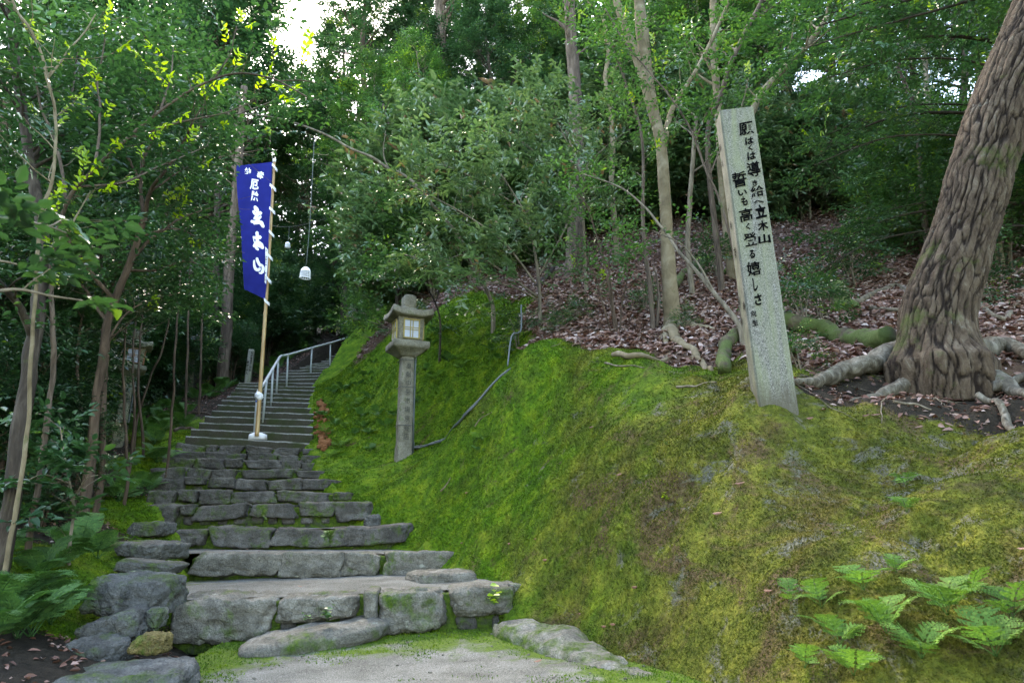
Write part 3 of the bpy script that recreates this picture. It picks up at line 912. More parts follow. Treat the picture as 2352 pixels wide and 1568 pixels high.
_words = {'first': 'lowest, of big rounded boulders above the sandy landing', 'second': 'second from the bottom, long low blocks with a wide sandy tread',
          'third': 'third from the bottom, long dark stones ending in a rounded block', 'fourth': 'fourth from the bottom, with flat overhanging stones over a dark gap',
          'fifth': 'fifth from the bottom, with a bluish slab near its right end', 'sixth': 'sixth from the bottom, squared stones with mossy joints',
          'seventh': 'seventh from the bottom, with one long pale stone right of its middle', 'eighth': 'eighth from the bottom, with broken stones at its right end',
          'ninth': 'ninth from the bottom, a low course of pale flat stones', 'tenth': 'topmost rough stone step, right below the concrete stairs'}
STEP_OBJS = []
TREADS = []
for ri, row in enumerate(STONE_ROWS):
    a, b = P(*row['L']), P(*row['Rr'])
    ax, ay, az = frame2(a, b)
    wid = np.linalg.norm(b - a)
    nxt = STONE_ROWS[ri + 1] if ri + 1 < len(STONE_ROWS) else None
    if nxt:
        na, nb = P(*nxt['L']), P(*nxt['Rr'])
    else:
        na, nb = P(*CONC[0][0]), P(*CONC[0][1])
    T = thing('stone_step', f"rough stone step, {_words[row['n']]}", 'step', (a + b) / 2 - [0, 0, row['h']], group='rough stone steps at the foot of the stairs')
    for ci, (u0, u1, hh) in enumerate(row['cuts']):
        gap = .012 if not row.get('big') else .015
        sx = (u1 - u0) * wid - gap
        r = np.random.default_rng(ri * 31 + ci)
        dep = r.uniform(.26, .36) if not row.get('big') else .5
        hz = hh * 1.06 * (r.uniform(.84, 1.06) if not row.get('big') else 1)
        if not row.get('big') and ri > 1:
            ro = r.normal(0, .045); axo, azo = ax, az
            axs, azs = ax * math.cos(ro) + az * math.sin(ro), az * math.cos(ro) - ax * math.sin(ro)
        else:
            axs, azs = ax, az
        c = a + ax * ((u0 + u1) / 2 * wid) + ay * (dep / 2 + r.uniform(-.015, .02)) - np.array([0, 0, hz / 2 + r.uniform(-.008, .008)])
        m = MB()
        stone_block(m, c, axs, ay, azs, sx, dep, hz, ri * 57 + ci * 5 + 3, k=25 if row.get('big') else 19, pw=6.5 if row.get('big') else 11,
                    rough=.09, warp=.12 if row.get('big') else .21)
        m.build('stone', MT['roughstone'] if row.get('big') or (ri == 1) else MT['stone'], T)
        if hh < row['h'] - .03:       # a wedge of small stones under the shallow ones
            for s_ in range(max(1, int(sx / .16))):
                m = MB()
                cx = u0 * wid + sx * (s_ + .5) / max(1, int(sx / .16))
                stone_block(m, a + ax * cx + ay * .2 - np.array([0, 0, hh + (row['h'] - hh) * .55]), ax, ay, az, .13 * r.uniform(.8, 1.2), .22, (row['h'] - hh) * 1.1, ri * 91 + ci * 7 + s_, k=7)
                m.build('wedge_stone', MT['stone'], T)
    # earth and mortar behind the stones, and the tread up to the next step
    m = MB()
    nu, nv = 40, 12
    U, V = np.meshgrid(np.linspace(-.01, 1.01, nu), np.linspace(0, 1, nv))
    f0 = a + ay * .17 + ax * .03; f1 = b + ay * .17 - ax * .03
    g0 = na + ay * .22; g1 = nb + ay * .22
    g0 = g0 + (f0 - g0) * [0, 0, 1] + [0, 0, .012]; g1 = g1 + (f1 - g1) * [0, 0, 1] + [0, 0, .012]
    fr = f0 * (1 - U[..., None]) + f1 * U[..., None]
    bk = g0 * (1 - U[..., None]) + g1 * U[..., None]
    S3 = fr * (1 - V[..., None]) + bk * V[..., None]
    S3[..., 2] += fbm(S3 * 5, 3, ri) * .014 - .022
    depth = np.linalg.norm((na + nb) / 2 - (a + b) / 2)
    edge = np.clip(V * 1.0 - .45, 0, 1) * .40 + np.clip(np.abs(U - .5) - .38, 0, 1) * 1.2 - (.12 if ri < 3 else -.02)
    idx = np.arange(nu * nv).reshape(nv, nu)
    m.add(S3.reshape(-1, 3), np.stack([idx[:-1, :-1], idx[:-1, 1:], idx[1:, 1:], idx[1:, :-1]], -1).reshape(-1, 4), a=edge.ravel())
    m.build('tread', MT['landing'], T)
    TREADS.append(S3)
    m = MB()
    c = (a + b) / 2 + ay * .26 - np.array([0, 0, row['h'] * .5 + .06])
    stone_block(m, c, ax, ay, az, wid * .985, .30, row['h'] + .06, 400 + ri, k=15, pw=12, rough=.05, warp=.03, facet=False)
    m.build('earth_core', MT['joint'], T)
    STEP_OBJS.append(T)
# a mossy sloping slab lies under the lowest row
m = MB()
q0 = P(575, 1478, 4.55); q1 = P(840, 1425, 4.9)
ax, ay, az = frame2(q0, q1)
stone_block(m, (q0 + q1) / 2 + [0, .05, -.06], ax, ay, az, 1.0, .5, .20, 77, k=13, pw=3, rough=.08)
tag(m.build('sunken_slab', MT['roughstone'], origin=(q0 + q1) / 2), 'low mossy stone slab sunk in the ground under the lowest step boulders', 'stone')

# concrete steps
def conc_label(i):
    ords = ['lowest', 'second', 'third', 'fourth', 'fifth', 'sixth', 'seventh', 'eighth', 'ninth', 'tenth', 'eleventh', 'twelfth']
    if i < 12:
        return f"mossy concrete stair step, {ords[i]} of the straight lower flight" + (', the banner pole stands on it' if i == 0 else '')
    ups = ['first', 'second', 'third', 'fourth', 'fifth', 'sixth', 'seventh', 'eighth', 'ninth', 'tenth', 'eleventh', 'twelfth', 'thirteenth', 'fourteenth', 'topmost visible']
    return f"mossy concrete stair step, {ups[i - 12]} of the upper flight that turns right behind the bank"
for i, (qa, qb) in enumerate(CONC):
    a, b = P(*qa), P(*qb)
    ax, ay, az = frame2(a, b)
    wid = np.linalg.norm(b - a)
    m = MB()
    ns = max(24, int(wid / .05))
    dep, hh = .62, .42
    prof = np.array([[.0, -hh], [.0, -.10], [0, -.03], [.003, -.012], [.012, -.002], [.03, 0], [.10, 0], [.3, 0], [dep, .0], [dep, -hh]])
    tn = np.array([0, 0, .25, .8, 1, 1, .55, .35, .2, 0])
    U = np.linspace(0, wid, ns)
    pts = a + U[:, None, None] * ax + prof[None, :, :1] * ay + prof[None, :, 1:] * np.array([0, 0, 1.0])
    nz = fbm(pts * 5, 3, i) * .012 + fbm(pts * 40, 2, i + 5) * .004
    pts = pts + nz[..., None] * np.array([0, 0, 1.0]) - (fbm(pts * 14, 3, i + 9) * .008)[..., None] * ay
    k = len(prof)
    idx = np.arange(ns * k).reshape(ns, k)
    q = np.stack([idx[:-1, :-1], idx[1:, :-1], idx[1:, 1:], idx[:-1, 1:]], -1).reshape(-1, 4)
    m.add(pts.reshape(-1, 3), q, a=np.tile(tn, ns))
    for e in (0, ns - 1):
        c0 = pts[e]
        cc = c0.mean(0)
        t = [[j, (j + 1) % k, k] for j in range(k)]
        if e: t = [x[::-1] for x in t]
        m.add(np.vstack([c0, cc]), t=t, a=.1)
    tag(m.build('concrete_step', MT['step'], origin=(a + b) / 2), conc_label(i), 'step', 'concrete steps of the stairs')

# landing in front of the stairs
m = MB()
lx = np.linspace(-1.95, .95, 90); ly = np.linspace(1.6, 5.2, 110)
LX, LY = np.meshgrid(lx, ly)
pp = np.stack([LX, LY, 0 * LX], -1)
LZ = fbm(pp * 2.5, 3, 4) * .014 + fbm(pp * 9, 2, 9) * .006 + np.clip(LY - 4.3, 0, 1) * .05
ctr = -.62 - (LY - 3.6) * .12
edge = np.clip(np.abs(LX - ctr) - .60, 0, 1) * .75 + np.clip(LY - 4.05, 0, 1) * .60 - .10
idx = np.arange(lx.size * ly.size).reshape(ly.size, lx.size)
m.add(np.stack([LX, LY, LZ], -1).reshape(-1, 3), np.stack([idx[:-1, :-1], idx[:-1, 1:], idx[1:, 1:], idx[1:, :-1]], -1).reshape(-1, 4), a=edge.ravel())
tag(m.build('path', MT['landing']), kind='structure')

# kerb along the foot of the bank
kp = catmull([P(1165, 1392, 4.95), P(1260, 1420, 4.55), P(1400, 1480, 4.05), P(1520, 1540, 3.7), P(1640, 1600, 3.4), P(1850, 1700, 2.9)], 150)
kp[:, 2] -= np.linspace(.16, .09, 150)
tg = norm(np.gradient(kp, axis=0)); nrk = np.stack([-tg[:, 1], tg[:, 0], 0 * tg[:, 0]], -1)
if nrk[0][1] < 0: nrk = -nrk
sec = .82 * np.array([(-.17, -.08), (-.165, .02), (-.15, .065), (-.12, .085), (-.06, .095), (0, .10), (.06, .10), (.11, .09), (.15, .06), (.18, -.08)])
kv = kp[:, None] + nrk[:, None] * sec[None, :, :1] + np.array([0, 0, 1.0]) * sec[None, :, 1:]
kv = kv + nrk[:, None] * (fbm(kv * 2.6, 4, 5) * .09)[..., None] + np.array([0, 0, 1.0]) * (fbm(kv * 3.1, 4, 9) * .06 - np.abs(fbm(kv * 9, 3, 4)) * .06)[..., None]
idx = np.arange(150 * 10).reshape(150, 10)
m = MB()
m.add(kv.reshape(-1, 3), np.stack([idx[:-1, :-1], idx[:-1, 1:], idx[1:, 1:], idx[1:, :-1]], -1).reshape(-1, 4))
tag(m.build('kerb', MT['kerb'], origin=kp[70]), 'rough mossy concrete kerb running along the foot of the bank', 'kerb')

# boulders that edge the stairs on the left
def boulder(px, py, d, sx, sy, sz, seed, label, mat='boulder', yaw=0, pw=3.6, tilt=0, name='boulder', dz=0):
    c = P(px, py, d) + [0, 0, dz]
    Rm = rotz(yaw)
    Ry = np.array([[math.cos(tilt), 0, math.sin(tilt)], [0, 1, 0], [-math.sin(tilt), 0, math.cos(tilt)]])
    Rm = Rm @ Ry
    m = MB()
    stone_block(m, c, Rm[:, 0], Rm[:, 1], Rm[:, 2], sx, sy, sz, seed, k=29, pw=pw, rough=.10, warp=.24)
    return tag(m.build(name, MT[mat], origin=c), label, 'stone', 'boulders edging the stairs')
boulder(290, 1562, 3.62, .60, .5, .15, 501, 'broad flat boulder in the bottom left corner of the stair edge', yaw=.25, pw=7, dz=-.03)
boulder(222, 1490, 4.0, .32, .36, .17, 502, 'smooth grey boulder behind the broad flat corner boulder', yaw=-.2, pw=3.5, dz=-.02)
boulder(262, 1445, 4.3, .32, .42, .16, 503, 'wedge shaped grey boulder leaning between two larger edging boulders', yaw=.2, tilt=-.2, pw=6)
boulder(346, 1478, 4.05, .17, .18, .10, 504, 'small boulder covered in yellow ochre lichen', 'ochre', pw=5)
boulder(356, 1420, 4.45, .12, .18, .13, 505, 'small tan stone wedged against the biggest step boulder', 'boulder', pw=4)
boulder(318, 1365, 4.75, .44, .52, .24, 506, 'largest edging boulder, blue grey with a mossy left flank', yaw=-.15, pw=7, tilt=.10)
boulder(352, 1302, 5.5, .44, .42, .09, 507, 'thin flat slab on top beyond the largest edging boulder', yaw=.3, pw=8, tilt=.12)
boulder(352, 1262, 6.1, .46, .45, .13, 508, 'flat mossy slab at the left end of the second step', yaw=-.25, pw=7, tilt=.06)
boulder(345, 1216, 6.9, .36, .4, .16, 509, 'low mossy stone at the left end of the third step', yaw=.2, pw=5)
boulder(1010, 1325, 5.85, .50, .42, .10, 511, 'flat slab at the right end of the wide second tread', 'roughstone', yaw=.3, pw=6)
boulder(1115, 1352, 5.35, .55, .30, .10, 512, 'thin mossy slab beside the bank above the right step boulder', 'roughstone', yaw=.25, pw=6)
boulder(856, 1200, 7.6, .17, .2, .18, 513, 'small upright stone at the right end of the third step', 'boulder', yaw=.3, pw=3)
boulder(305, 1120, 9.0, .3, .3, .16, 514, 'weathered grey rock lying on the mossy verge left of the stairs', yaw=.5, dz=0)

# grit, moss and a few leaves on the landing
r = np.random.default_rng(31)
m = MB()
gp = []
while len(gp) < 170:
    x_, y_ = r.uniform(-1.6, .8), r.uniform(2.6, 4.95)
    e_ = abs(x_ - (-.62 - (y_ - 3.6) * .12))
    if r.random() < .25 + e_ * .6:
        gp.append((x_, y_))
for i, (x_, y_) in enumerate(gp):
    s_ = min(.011, r.gamma(2.0, .0028) + .002)
    i0, j0 = np.argmin(abs(lx - x_)), np.argmin(abs(ly - y_))
    stone_block(m, (x_, y_, LZ[j0, i0] + s_ * .2), *(rotz(r.uniform(0, 6))), s_ * 2, s_ * 1.6, s_ * 1.1, i + 1, k=4, pw=3, facet=False)
tag(m.build('grit', MT['roughstone']), 'loose grit and pebbles on the sandy landing', kind='stuff')
n = 60000
tx = r.uniform(-1.95, .95, n); ty = r.uniform(2.3, 5.1, n)
iu = np.clip(((tx - lx[0]) / (lx[1] - lx[0])).astype(int), 0, len(lx) - 1); iv = np.clip(((ty - ly[0]) / (ly[1] - ly[0])).astype(int), 0, len(ly) - 1)
ee = edge[iv, iu] + fbm(np.stack([tx * 5, ty * 5, 0 * tx], -1), 4, 12) * .45
k_ = r.random(n) < np.clip((ee - .10) * 4, 0, 1)
tx, ty, tz = tx[k_], ty[k_], LZ[iv, iu][k_]
n = len(tx)
bs = np.stack([tx, ty, tz - .001], -1); dr = norm(np.array([0, 0, 1.]) + r.normal(0, .6, (n, 3))); sd_ = norm(np.cross(dr, r.normal(0, 1, (n, 3))))
L_ = r.uniform(.006, .016, n); W_ = L_ * .6
m = MB(); m.add(np.stack([bs - sd_ * W_[:, None] / 2, bs + sd_ * W_[:, None] / 2, bs + dr * L_[:, None]], 1).reshape(-1, 3), t=np.arange(n * 3).reshape(-1, 3), a=np.repeat(np.clip(r.normal(.5, .2, n), 0, 1), 3))
tag(m.build('landing_moss', MT['moss']), 'moss creeping over the edges of the sandy landing', 'moss', kind='stuff')
# ------------------------------------------------------------------ lettering
_gc = {}
def glyph(ch, bold=.012):
    if (ch, bold) in _gc: return _gc[(ch, bold)]
    cu = bpy.data.curves.new('glyph', 'FONT')
    cu.body = ch
    cu.offset = bold
    cu.resolution_u = 3
    ob = bpy.data.objects.new('glyph', cu)
    COL.objects.link(ob)
    bpy.context.view_layer.update()
    me = bpy.data.meshes.new_from_object(ob.evaluated_get(bpy.context.evaluated_depsgraph_get()))
    v = np.array([x.co[:] for x in me.vertices]) if len(me.vertices) else np.zeros((0, 3))
    f = [tuple(p.vertices) for p in me.polygons]
    bpy.data.objects.remove(ob); bpy.data.curves.remove(cu); bpy.data.meshes.remove(me)
    if len(v):
        v = v[:, :2]
        lo, hi = v.min(0), v.max(0)
        v = (v - (lo + hi) / 2) / np.maximum(hi - lo, 1e-6)
    _gc[(ch, bold)] = (v, f)
    return v, f

def write(mb, ch, c, au, av, w_, h_, brush=.04, bold=.012, seed=0, slant=.10):
    """one brush-written character on a plane: centre c, axes au (right) and av (up)"""
    v, f = glyph(ch, bold)
    if not len(v): return
    p = np.stack([v[:, 0], v[:, 1], np.full(len(v), seed * 3.3)], -1)
    dx = vnoise(p * 2.3, 1) * brush + vnoise(p * 6, 2) * brush * .4
    dy = vnoise(p * 2.3, 5) * brush + v[:, 0] * slant + vnoise(p * 6, 7) * brush * .4
    P3 = np.asarray(c) + ((v[:, 0] + dx) * w_)[:, None] * au + ((v[:, 1] + dy) * h_)[:, None] * av
    tris = []
    for q in f:
        for k in range(1, len(q) - 1):
            tris.append((q[0], q[k], q[k + 1]))
    mb.add(P3, t=tris)

# ------------------------------------------------------------------ the tall inscribed stone pillar
DP = 4.6
DQ = DP - .034                      # the front is turned a little towards the stairs
tl, tr_, bl, br_ = P(1653, 249.5, DP), P(1731, 248.5, DQ), P(1742, 918, DP), P(1830, 908, DQ)
upv = norm((tl + tr_) / 2 - (bl + br_) / 2)
rtv = norm(br_ - bl); rtv = norm(rtv - upv * np.dot(rtv, upv))
bkv = norm(np.cross(upv, rtv))
DEP = .82                            # it is shallower than wide
H_p = np.linalg.norm((tl + tr_) / 2 - (bl + br_) / 2)
w0, w1 = np.linalg.norm(br_ - bl), np.linalg.norm(tr_ - tl)
base_c = (bl + br_) / 2
pil = thing('stone_pillar', 'tall square granite pillar inscribed with black calligraphy on top of the mossy bank', 'stone pillar', base_c)
m = MB()
nzv = 60
zs = np.linspace(-.3, H_p, nzv)
rows = []
for z in zs:
    wv = w0 + (w1 - w0) * np.clip(z / H_p, 0, 1)
    c = base_c + upv * z
    be = .012
    pr = [(-wv / 2 + be, 0), (-wv / 4, 0), (0, 0), (wv / 4, 0), (wv / 2 - be, 0), (wv / 2, be), (wv / 2, wv * .5 * DEP), (wv / 2, wv * DEP - be), (wv / 2 - be, wv * DEP), (0, wv * DEP), (-wv / 2 + be, wv * DEP), (-wv / 2, wv * DEP - be), (-wv / 2, wv * .5 * DEP), (-wv / 2, be)]
    rr = np.array([c + rtv * x + bkv * y for x, y in pr])
    rows.append(rr)
V = np.array(rows); k = V.shape[1]
V = V + (fbm(V * 25, 3, 3) * .0025)[..., None] * bkv
idx = np.arange(nzv * k).reshape(nzv, k)
q = np.stack([idx[:-1], np.roll(idx, -1, 1)[:-1], np.roll(idx, -1, 1)[1:], idx[1:]], -1).reshape(-1, 4)
cap_c = V[-1].mean(0) + upv * .035
m.add(np.vstack([V.reshape(-1, 3), cap_c]), q, [[idx[-1][j], idx[-1][(j + 1) % k], nzv * k] for j in range(k)])
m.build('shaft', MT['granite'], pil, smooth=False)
ink = MB()
def fpx(x, y, crop):
    ox, oy, s = crop
    return (ox + x / s) * .5742, (oy + y / s) * .5742
C2, C3 = (2800, 400, 2.6125), (2850, 900, 2.09)
front = [('願', 487, 300, 140, 140, C2), ('は', 515, 430, 85, 80, C2), ('く', 527, 500, 42, 70, C2), ('は', 537, 585, 85, 88, C2), ('導', 562, 722, 130, 170, C2),
         ('き', 572, 868, 50, 66, C2), ('給', 598, 955, 130, 122, C2), ('へ', 612, 1065, 112, 36, C2), ('立', 635, 1165, 110, 145, C2), ('木', 656, 1315, 105, 110, C2), ('山', 673, 1450, 120, 105, C2),
         ('誓', 412, 832, 135, 170, C2), ('い', 445, 970, 92, 64, C2), ('も', 462, 1060, 62, 104, C2), ('高', 482, 1205, 132, 150, C2), ('く', 502, 1325, 42, 76, C2), ('登', 526, 1455, 132, 145, C2),
         ('る', 330, 245, 46, 72, C3), ('嬉', 345, 366, 106, 122, C3), ('し', 357, 495, 36, 118, C3), ('さ', 381, 625, 58, 98, C3), ('向', 343, 740, 38, 56, C3), ('生', 355, 818, 44, 48, C3)]
for i, (ch, x, y, pw_, ph_, crop) in enumerate(front):
    px, py = fpx(x, y, crop)
    c = PX(px, py, bl, bkv) - bkv * .0045
    s = mpp(c) * .5742 / crop[2]
    write(ink, ch, c, rtv, upv, pw_ * s * 1.04, ph_ * s * 1.02, .045, .034 if ch in 'はくきへ立木山いもるしさ生' else .018, i, .10)
wq = w1
for i, (ch, x, y, pw_, ph_, crop) in enumerate([('御', 213, 490, 40, 92, C2), ('礼', 239, 665, 40, 92, C2), ('大', 306, 1145, 26, 60, C2), ('峯', 330, 1310, 28, 80, C2), ('漆', 195, 235, 42, 100, C3),
                                               ('橋', 228, 635, 26, 70, C3), ('博', 268, 680, 28, 75, C3), ('利', 250, 805, 22, 60, C3)]):
    px, py = fpx(x, y, crop)
    c = PX(px, py, (tl + bl) / 2 - rtv * .005 * 0, rtv) - rtv * .0055
    t_ = np.dot(c - bl, upv) / H_p
    c = c - rtv * np.dot(c - (bl + (tl - bl) * t_), rtv) - rtv * .006
    s = mpp(c) * .5742 / crop[2]
    write(ink, ch, c, -bkv, upv, ph_ * s * .9, ph_ * s, .05, .012, i + 40, .06)
ink.build('inscription', MT['black'], pil, smooth=False)

# ------------------------------------------------------------------ stone lanterns
def rough_prism(mb, secs, n=10, seed=0, amp=.006, cap=True, sup=8.0):
    """stack of rounded squares: (z, half width, half depth)"""
    th = np.linspace(0, 2 * math.pi, n * 4, endpoint=False)
    cx, sx = np.cos(th), np.sin(th)
    r = 1 / (np.abs(cx) ** sup + np.abs(sx) ** sup) ** (1 / sup)
    V = np.array([np.stack([cx * r * hx, sx * r * hy, np.full_like(cx, z)], -1) for z, hx, hy in secs])
    nz = fbm(V * 9 + seed * 5, 4, seed) * amp * 2
    V = V + nz[..., None] * norm(V * [1, 1, .2])
    k = V.shape[1]; mrow = len(secs)
    idx = np.arange(mrow * k).reshape(mrow, k)
    q = np.stack([idx[:-1], np.roll(idx, -1, 1)[:-1], np.roll(idx, -1, 1)[1:], idx[1:]], -1).reshape(-1, 4)
    v = V.reshape(-1, 3); t = []
    if cap:
        v = np.vstack([v, V[0].mean(0), V[-1].mean(0)])
        t = [[idx[0][(j + 1) % k], idx[0][j], mrow * k] for j in range(k)] + [[idx[-1][j], idx[-1][(j + 1) % k], mrow * k + 1] for j in range(k)]
    mb.add(v, q, t)

def dense(secs, m=6):
    secs = np.array(secs, float)
    out = []
    for a, b in zip(secs[:-1], secs[1:]):
        n = max(1, int(abs(b[0] - a[0]) / .035), m if abs(b[0] - a[0]) > .1 else 1)
        for t in np.linspace(0, 1, n, endpoint=False):
            out.append(a + (b - a) * t)
    out.append(secs[-1])
    return out

def stone_lantern(loc, yaw, sc, label, mat, wood, chars, seed=1, tilt=(0, 0)):
    T = thing('stone_lantern', label, 'stone lantern', loc, (tilt[0], tilt[1], yaw), 'stone lanterns along the stairs', sc)
    bi = lambda mb, nm, mt, par=T, sm=True: mb.build(nm, mt, par, sm, origin=(0, 0, 0))
    m = MB(); rough_prism(m, dense([(-.3, .105, .10), (0, .10, .095), (.5, .094, .09), (.9, .09, .085), (1.375, .088, .084)]), 8, seed, .008, sup=7)
    sh = bi(m, 'shaft', mat)
    m = MB(); rough_prism(m, dense([(1.35, .10, .10), (1.372, .125, .125), (1.445, .225, .225), (1.455, .245, .245), (1.475, .252, .252), (1.535, .248, .248), (1.545, .238, .238)], 3), 14, seed + 1, .005, sup=30)
    bi(m, 'platform', mat)
    m = MB(); rough_prism(m, dense([(1.543, .162, .162), (1.60, .165, .165), (1.75, .174, .174), (1.885, .184, .184)]), 12, seed + 2, .004, sup=30)
    fb = bi(m, 'fire_box', mat)
    m = MB(); rough_prism(m, dense([(1.875, .17, .17), (1.886, .285, .285), (1.90, .292, .292), (1.965, .285, .285), (1.975, .272, .272), (1.985, .22, .22), (2.005, .15, .15), (2.03, .10, .10), (2.05, .085, .085)], 2), 16, seed + 3, .007, sup=26)
    # the eaves lift a little towards the corners
    vv = m.v[0]
    lift = np.clip(np.minimum(np.abs(vv[:, 0]), np.abs(vv[:, 1])) - .16, 0, 1) * .30
    vv[:, 2] += lift
    bi(m, 'roof', mat)
    m = MB(); rough_prism(m, dense([(2.04, .080, .080), (2.06, .088, .088), (2.16, .092, .092), (2.215, .086, .086), (2.24, .060, .060), (2.25, .03, .03)], 2), 7, seed + 4, .012, sup=10)
    bi(m, 'finial', mat)
    # paper windows on the four sides of the fire box
    for kq in range(4):
        Rk = rotz(kq * math.pi / 2)
        yo = -.185
        tip = .06
        fr = MB(); pn = MB()
        def bar(x0, x1, z0, z1, th=.018, mb=fr, y=yo):
            c = np.array([(x0 + x1) / 2, y - ((z0 + z1) / 2 - 1.715) * tip, (z0 + z1) / 2])
            box(mb, Rk @ c, x1 - x0, th, z1 - z0, Rk)
        W_, Z0, Z1 = .096, 1.582, 1.850
        bar(-W_ - .016, W_ + .016, Z1 - .016, Z1, y=yo - .004); bar(-W_ - .016, W_ + .016, Z0, Z0 + .016, y=yo - .002 + .0)
        for sgn in (-1, 1):
            z = np.linspace(Z0, Z1, 2)
            cx = sgn * (W_ + .008)
            bar(cx - .0085, cx + .0085, Z0 + .0165, Z1 - .0165, .026)
            bar(sgn * .017 - .005, sgn * .017 + .005, Z0 + .0165, Z1 - .0165, .013, y=yo - .009)
            bar(-W_, W_, 1.717 + sgn * .015 - .005, 1.717 + sgn * .015 + .005, .010, y=yo - .0065)
        F = bi(fr, 'window_frame', wood, fb, False)
        bar(-W_, W_, Z0 + .0165, Z1 - .0165, .006, pn)
        bi(pn, 'paper_pane', MT['paper'], F, False)
    ink_ = MB()
    zt = 1.22
    for i, ch in enumerate(chars):
        write(ink_, ch, np.array([.004, -.103 + .006 * (1 - zt / 1.3) * 0, zt]), np.array([1.0, 0, 0]), np.array([0, 0, 1.0]), .072, .080, .03, .0, i + seed, .02)
        zt -= .118 if len(chars) > 8 else .135
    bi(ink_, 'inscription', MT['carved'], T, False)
    # grey conduit strapped to the shaft
    m = MB(); tube(m, [(.118, -.03, .05), (.114, -.03, .6), (.112, -.03, 1.36), (.13, -.02, 1.40)], .014, 8)
    bi(m, 'conduit', MT['pvc'])
    for z in (.42, .93, 1.30):
        m = MB()
        hw = .106
        tube(m, [(-hw, -hw, z), (hw, -hw, z + .004), (hw + .026, -.03, z + .006), (hw, hw, z), (-hw, hw, z), (-hw, -hw, z)], .004, 5)
        bi(m, 'strap_wire', MT['wire'])
    return T
lb = P(926, 1052, 9.15)
lsc = 382 * mpp(lb) / 2.25 * 1.03
LN1 = stone_lantern(lb, R(24), lsc, 'lichen-grey stone lantern standing on the bright moss bank right of the stairs', MT['lantern'], MT['wood_g'], '奉献中央市場京谷店', 3, (R(.5), R(1.0)))
lb2 = P(266, 1035, 10.6)
stone_lantern(lb2, R(31), 290 * mpp(lb2) / 2.25, 'mossy stone lantern with a brown window frame among thin stems at the left', MT['lantern_dim'], MT['wood_b'], '奉納京中央立場井正高', 11, (0, R(3)))
lb3 = P(436, 885, 17.0)
stone_lantern(lb3, R(25), 150 * mpp(lb3) / 2.25, 'dim stone lantern half hidden by leaves further up on the left', MT['lantern_dim'], MT['wood_b'], '奉納', 17)
lb4 = P(803, 788, 25.5)
stone_lantern(lb4, R(8), 92 * mpp(lb4) / 2.25, 'distant stone lantern in the dark forest above the handrail', MT['lantern_dim'], MT['wood_g'], '奉', 21)

# conduit running up the bank from the lantern, with its junction box
cp_ = [(948, 1034, 8.9), (985, 1030, 8.6), (1022, 1010, 8.35), (1062, 972, 8.2), (1112, 912, 7.95), (1168, 856, 7.65)]
T = thing('conduit_pipe', 'pair of grey plastic conduit pipes climbing the moss from the lantern foot', 'pipe', P(*cp_[0]))
for off in (0, .028):
    pts = []
    for q in catmull([on_ground(a, b, c - 1.2, c + 2) for a, b, c in cp_], 40):
        pts.append([q[0] + off, q[1] - off * .2, float(Grid.at(q[0] + off, q[1])) + .03])
    pts = np.array(pts)
    pts[:, 2] = np.convolve(np.pad(pts[:, 2], 3, 'edge'), np.ones(7) / 7, 'valid')
    m = MB(); tube(m, pts, .0115, 8)
    m.build('pipe', MT['pvc'], T)
m = MB(); jb = on_ground(944, 1032, 8.2, 10); box(m, jb + [0, -.02, .05], .085, .07, .07, rotz(.4))
m.build('junction_box', MT['pvc'], T, False)
m = MB()
q1 = on_ground(1166, 846, 7.0, 9.0)
tube(m, catmull([q1 + [0, 0, .03], q1 + [.06, .35, .5], P(1196, 760, q1[1] + .5), P(1197, 700, q1[1] + .6)], 16), .010, 8)
tag(m.build('cable_riser', MT['pvc'], origin=q1), 'thin grey cable pipe rising into the shrub above the moss bank', 'pipe')

# ------------------------------------------------------------------ small inscribed post beside the stairs
pb = P(568, 884, 15.95); s = mpp(pb)
T = thing('marker_post', 'small grey inscribed stone post just left of the banner pole', 'marker post', pb, (0, R(2.5), R(12)))
m = MB(); wv = 13.5 * s
rough_prism(m, dense([(-.3, wv / 2 * 1.05, wv / 2 * 1.05), (0, wv / 2 * 1.03, wv / 2), (82 * s, wv / 2 * .96, wv / 2 * .96), (83.5 * s, wv / 2 * .8, wv / 2 * .8)], 3), 6, 5, .002, sup=16)
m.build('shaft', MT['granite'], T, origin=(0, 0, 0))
m = MB()
for i, ch in enumerate('偲ぶ言の葉かな'):
    write(m, ch, np.array([wv * .22, -wv / 2 - .008, (76 - i * 7.0) * s]), np.array([1., 0, 0]), np.array([0, 0, 1.]), 5 * s, 6 * s, .03, .03, i, .05)
for i, ch in enumerate('奉寄山人'):
    write(m, ch, np.array([-wv * .24, -wv / 2 - .008, (52 - i * 8.5) * s]), np.array([1., 0, 0]), np.array([0, 0, 1.]), 5 * s, 6.5 * s, .03, .03, i + 9, .05)
m.build('inscription', MT['black'], T, False, origin=(0, 0, 0))

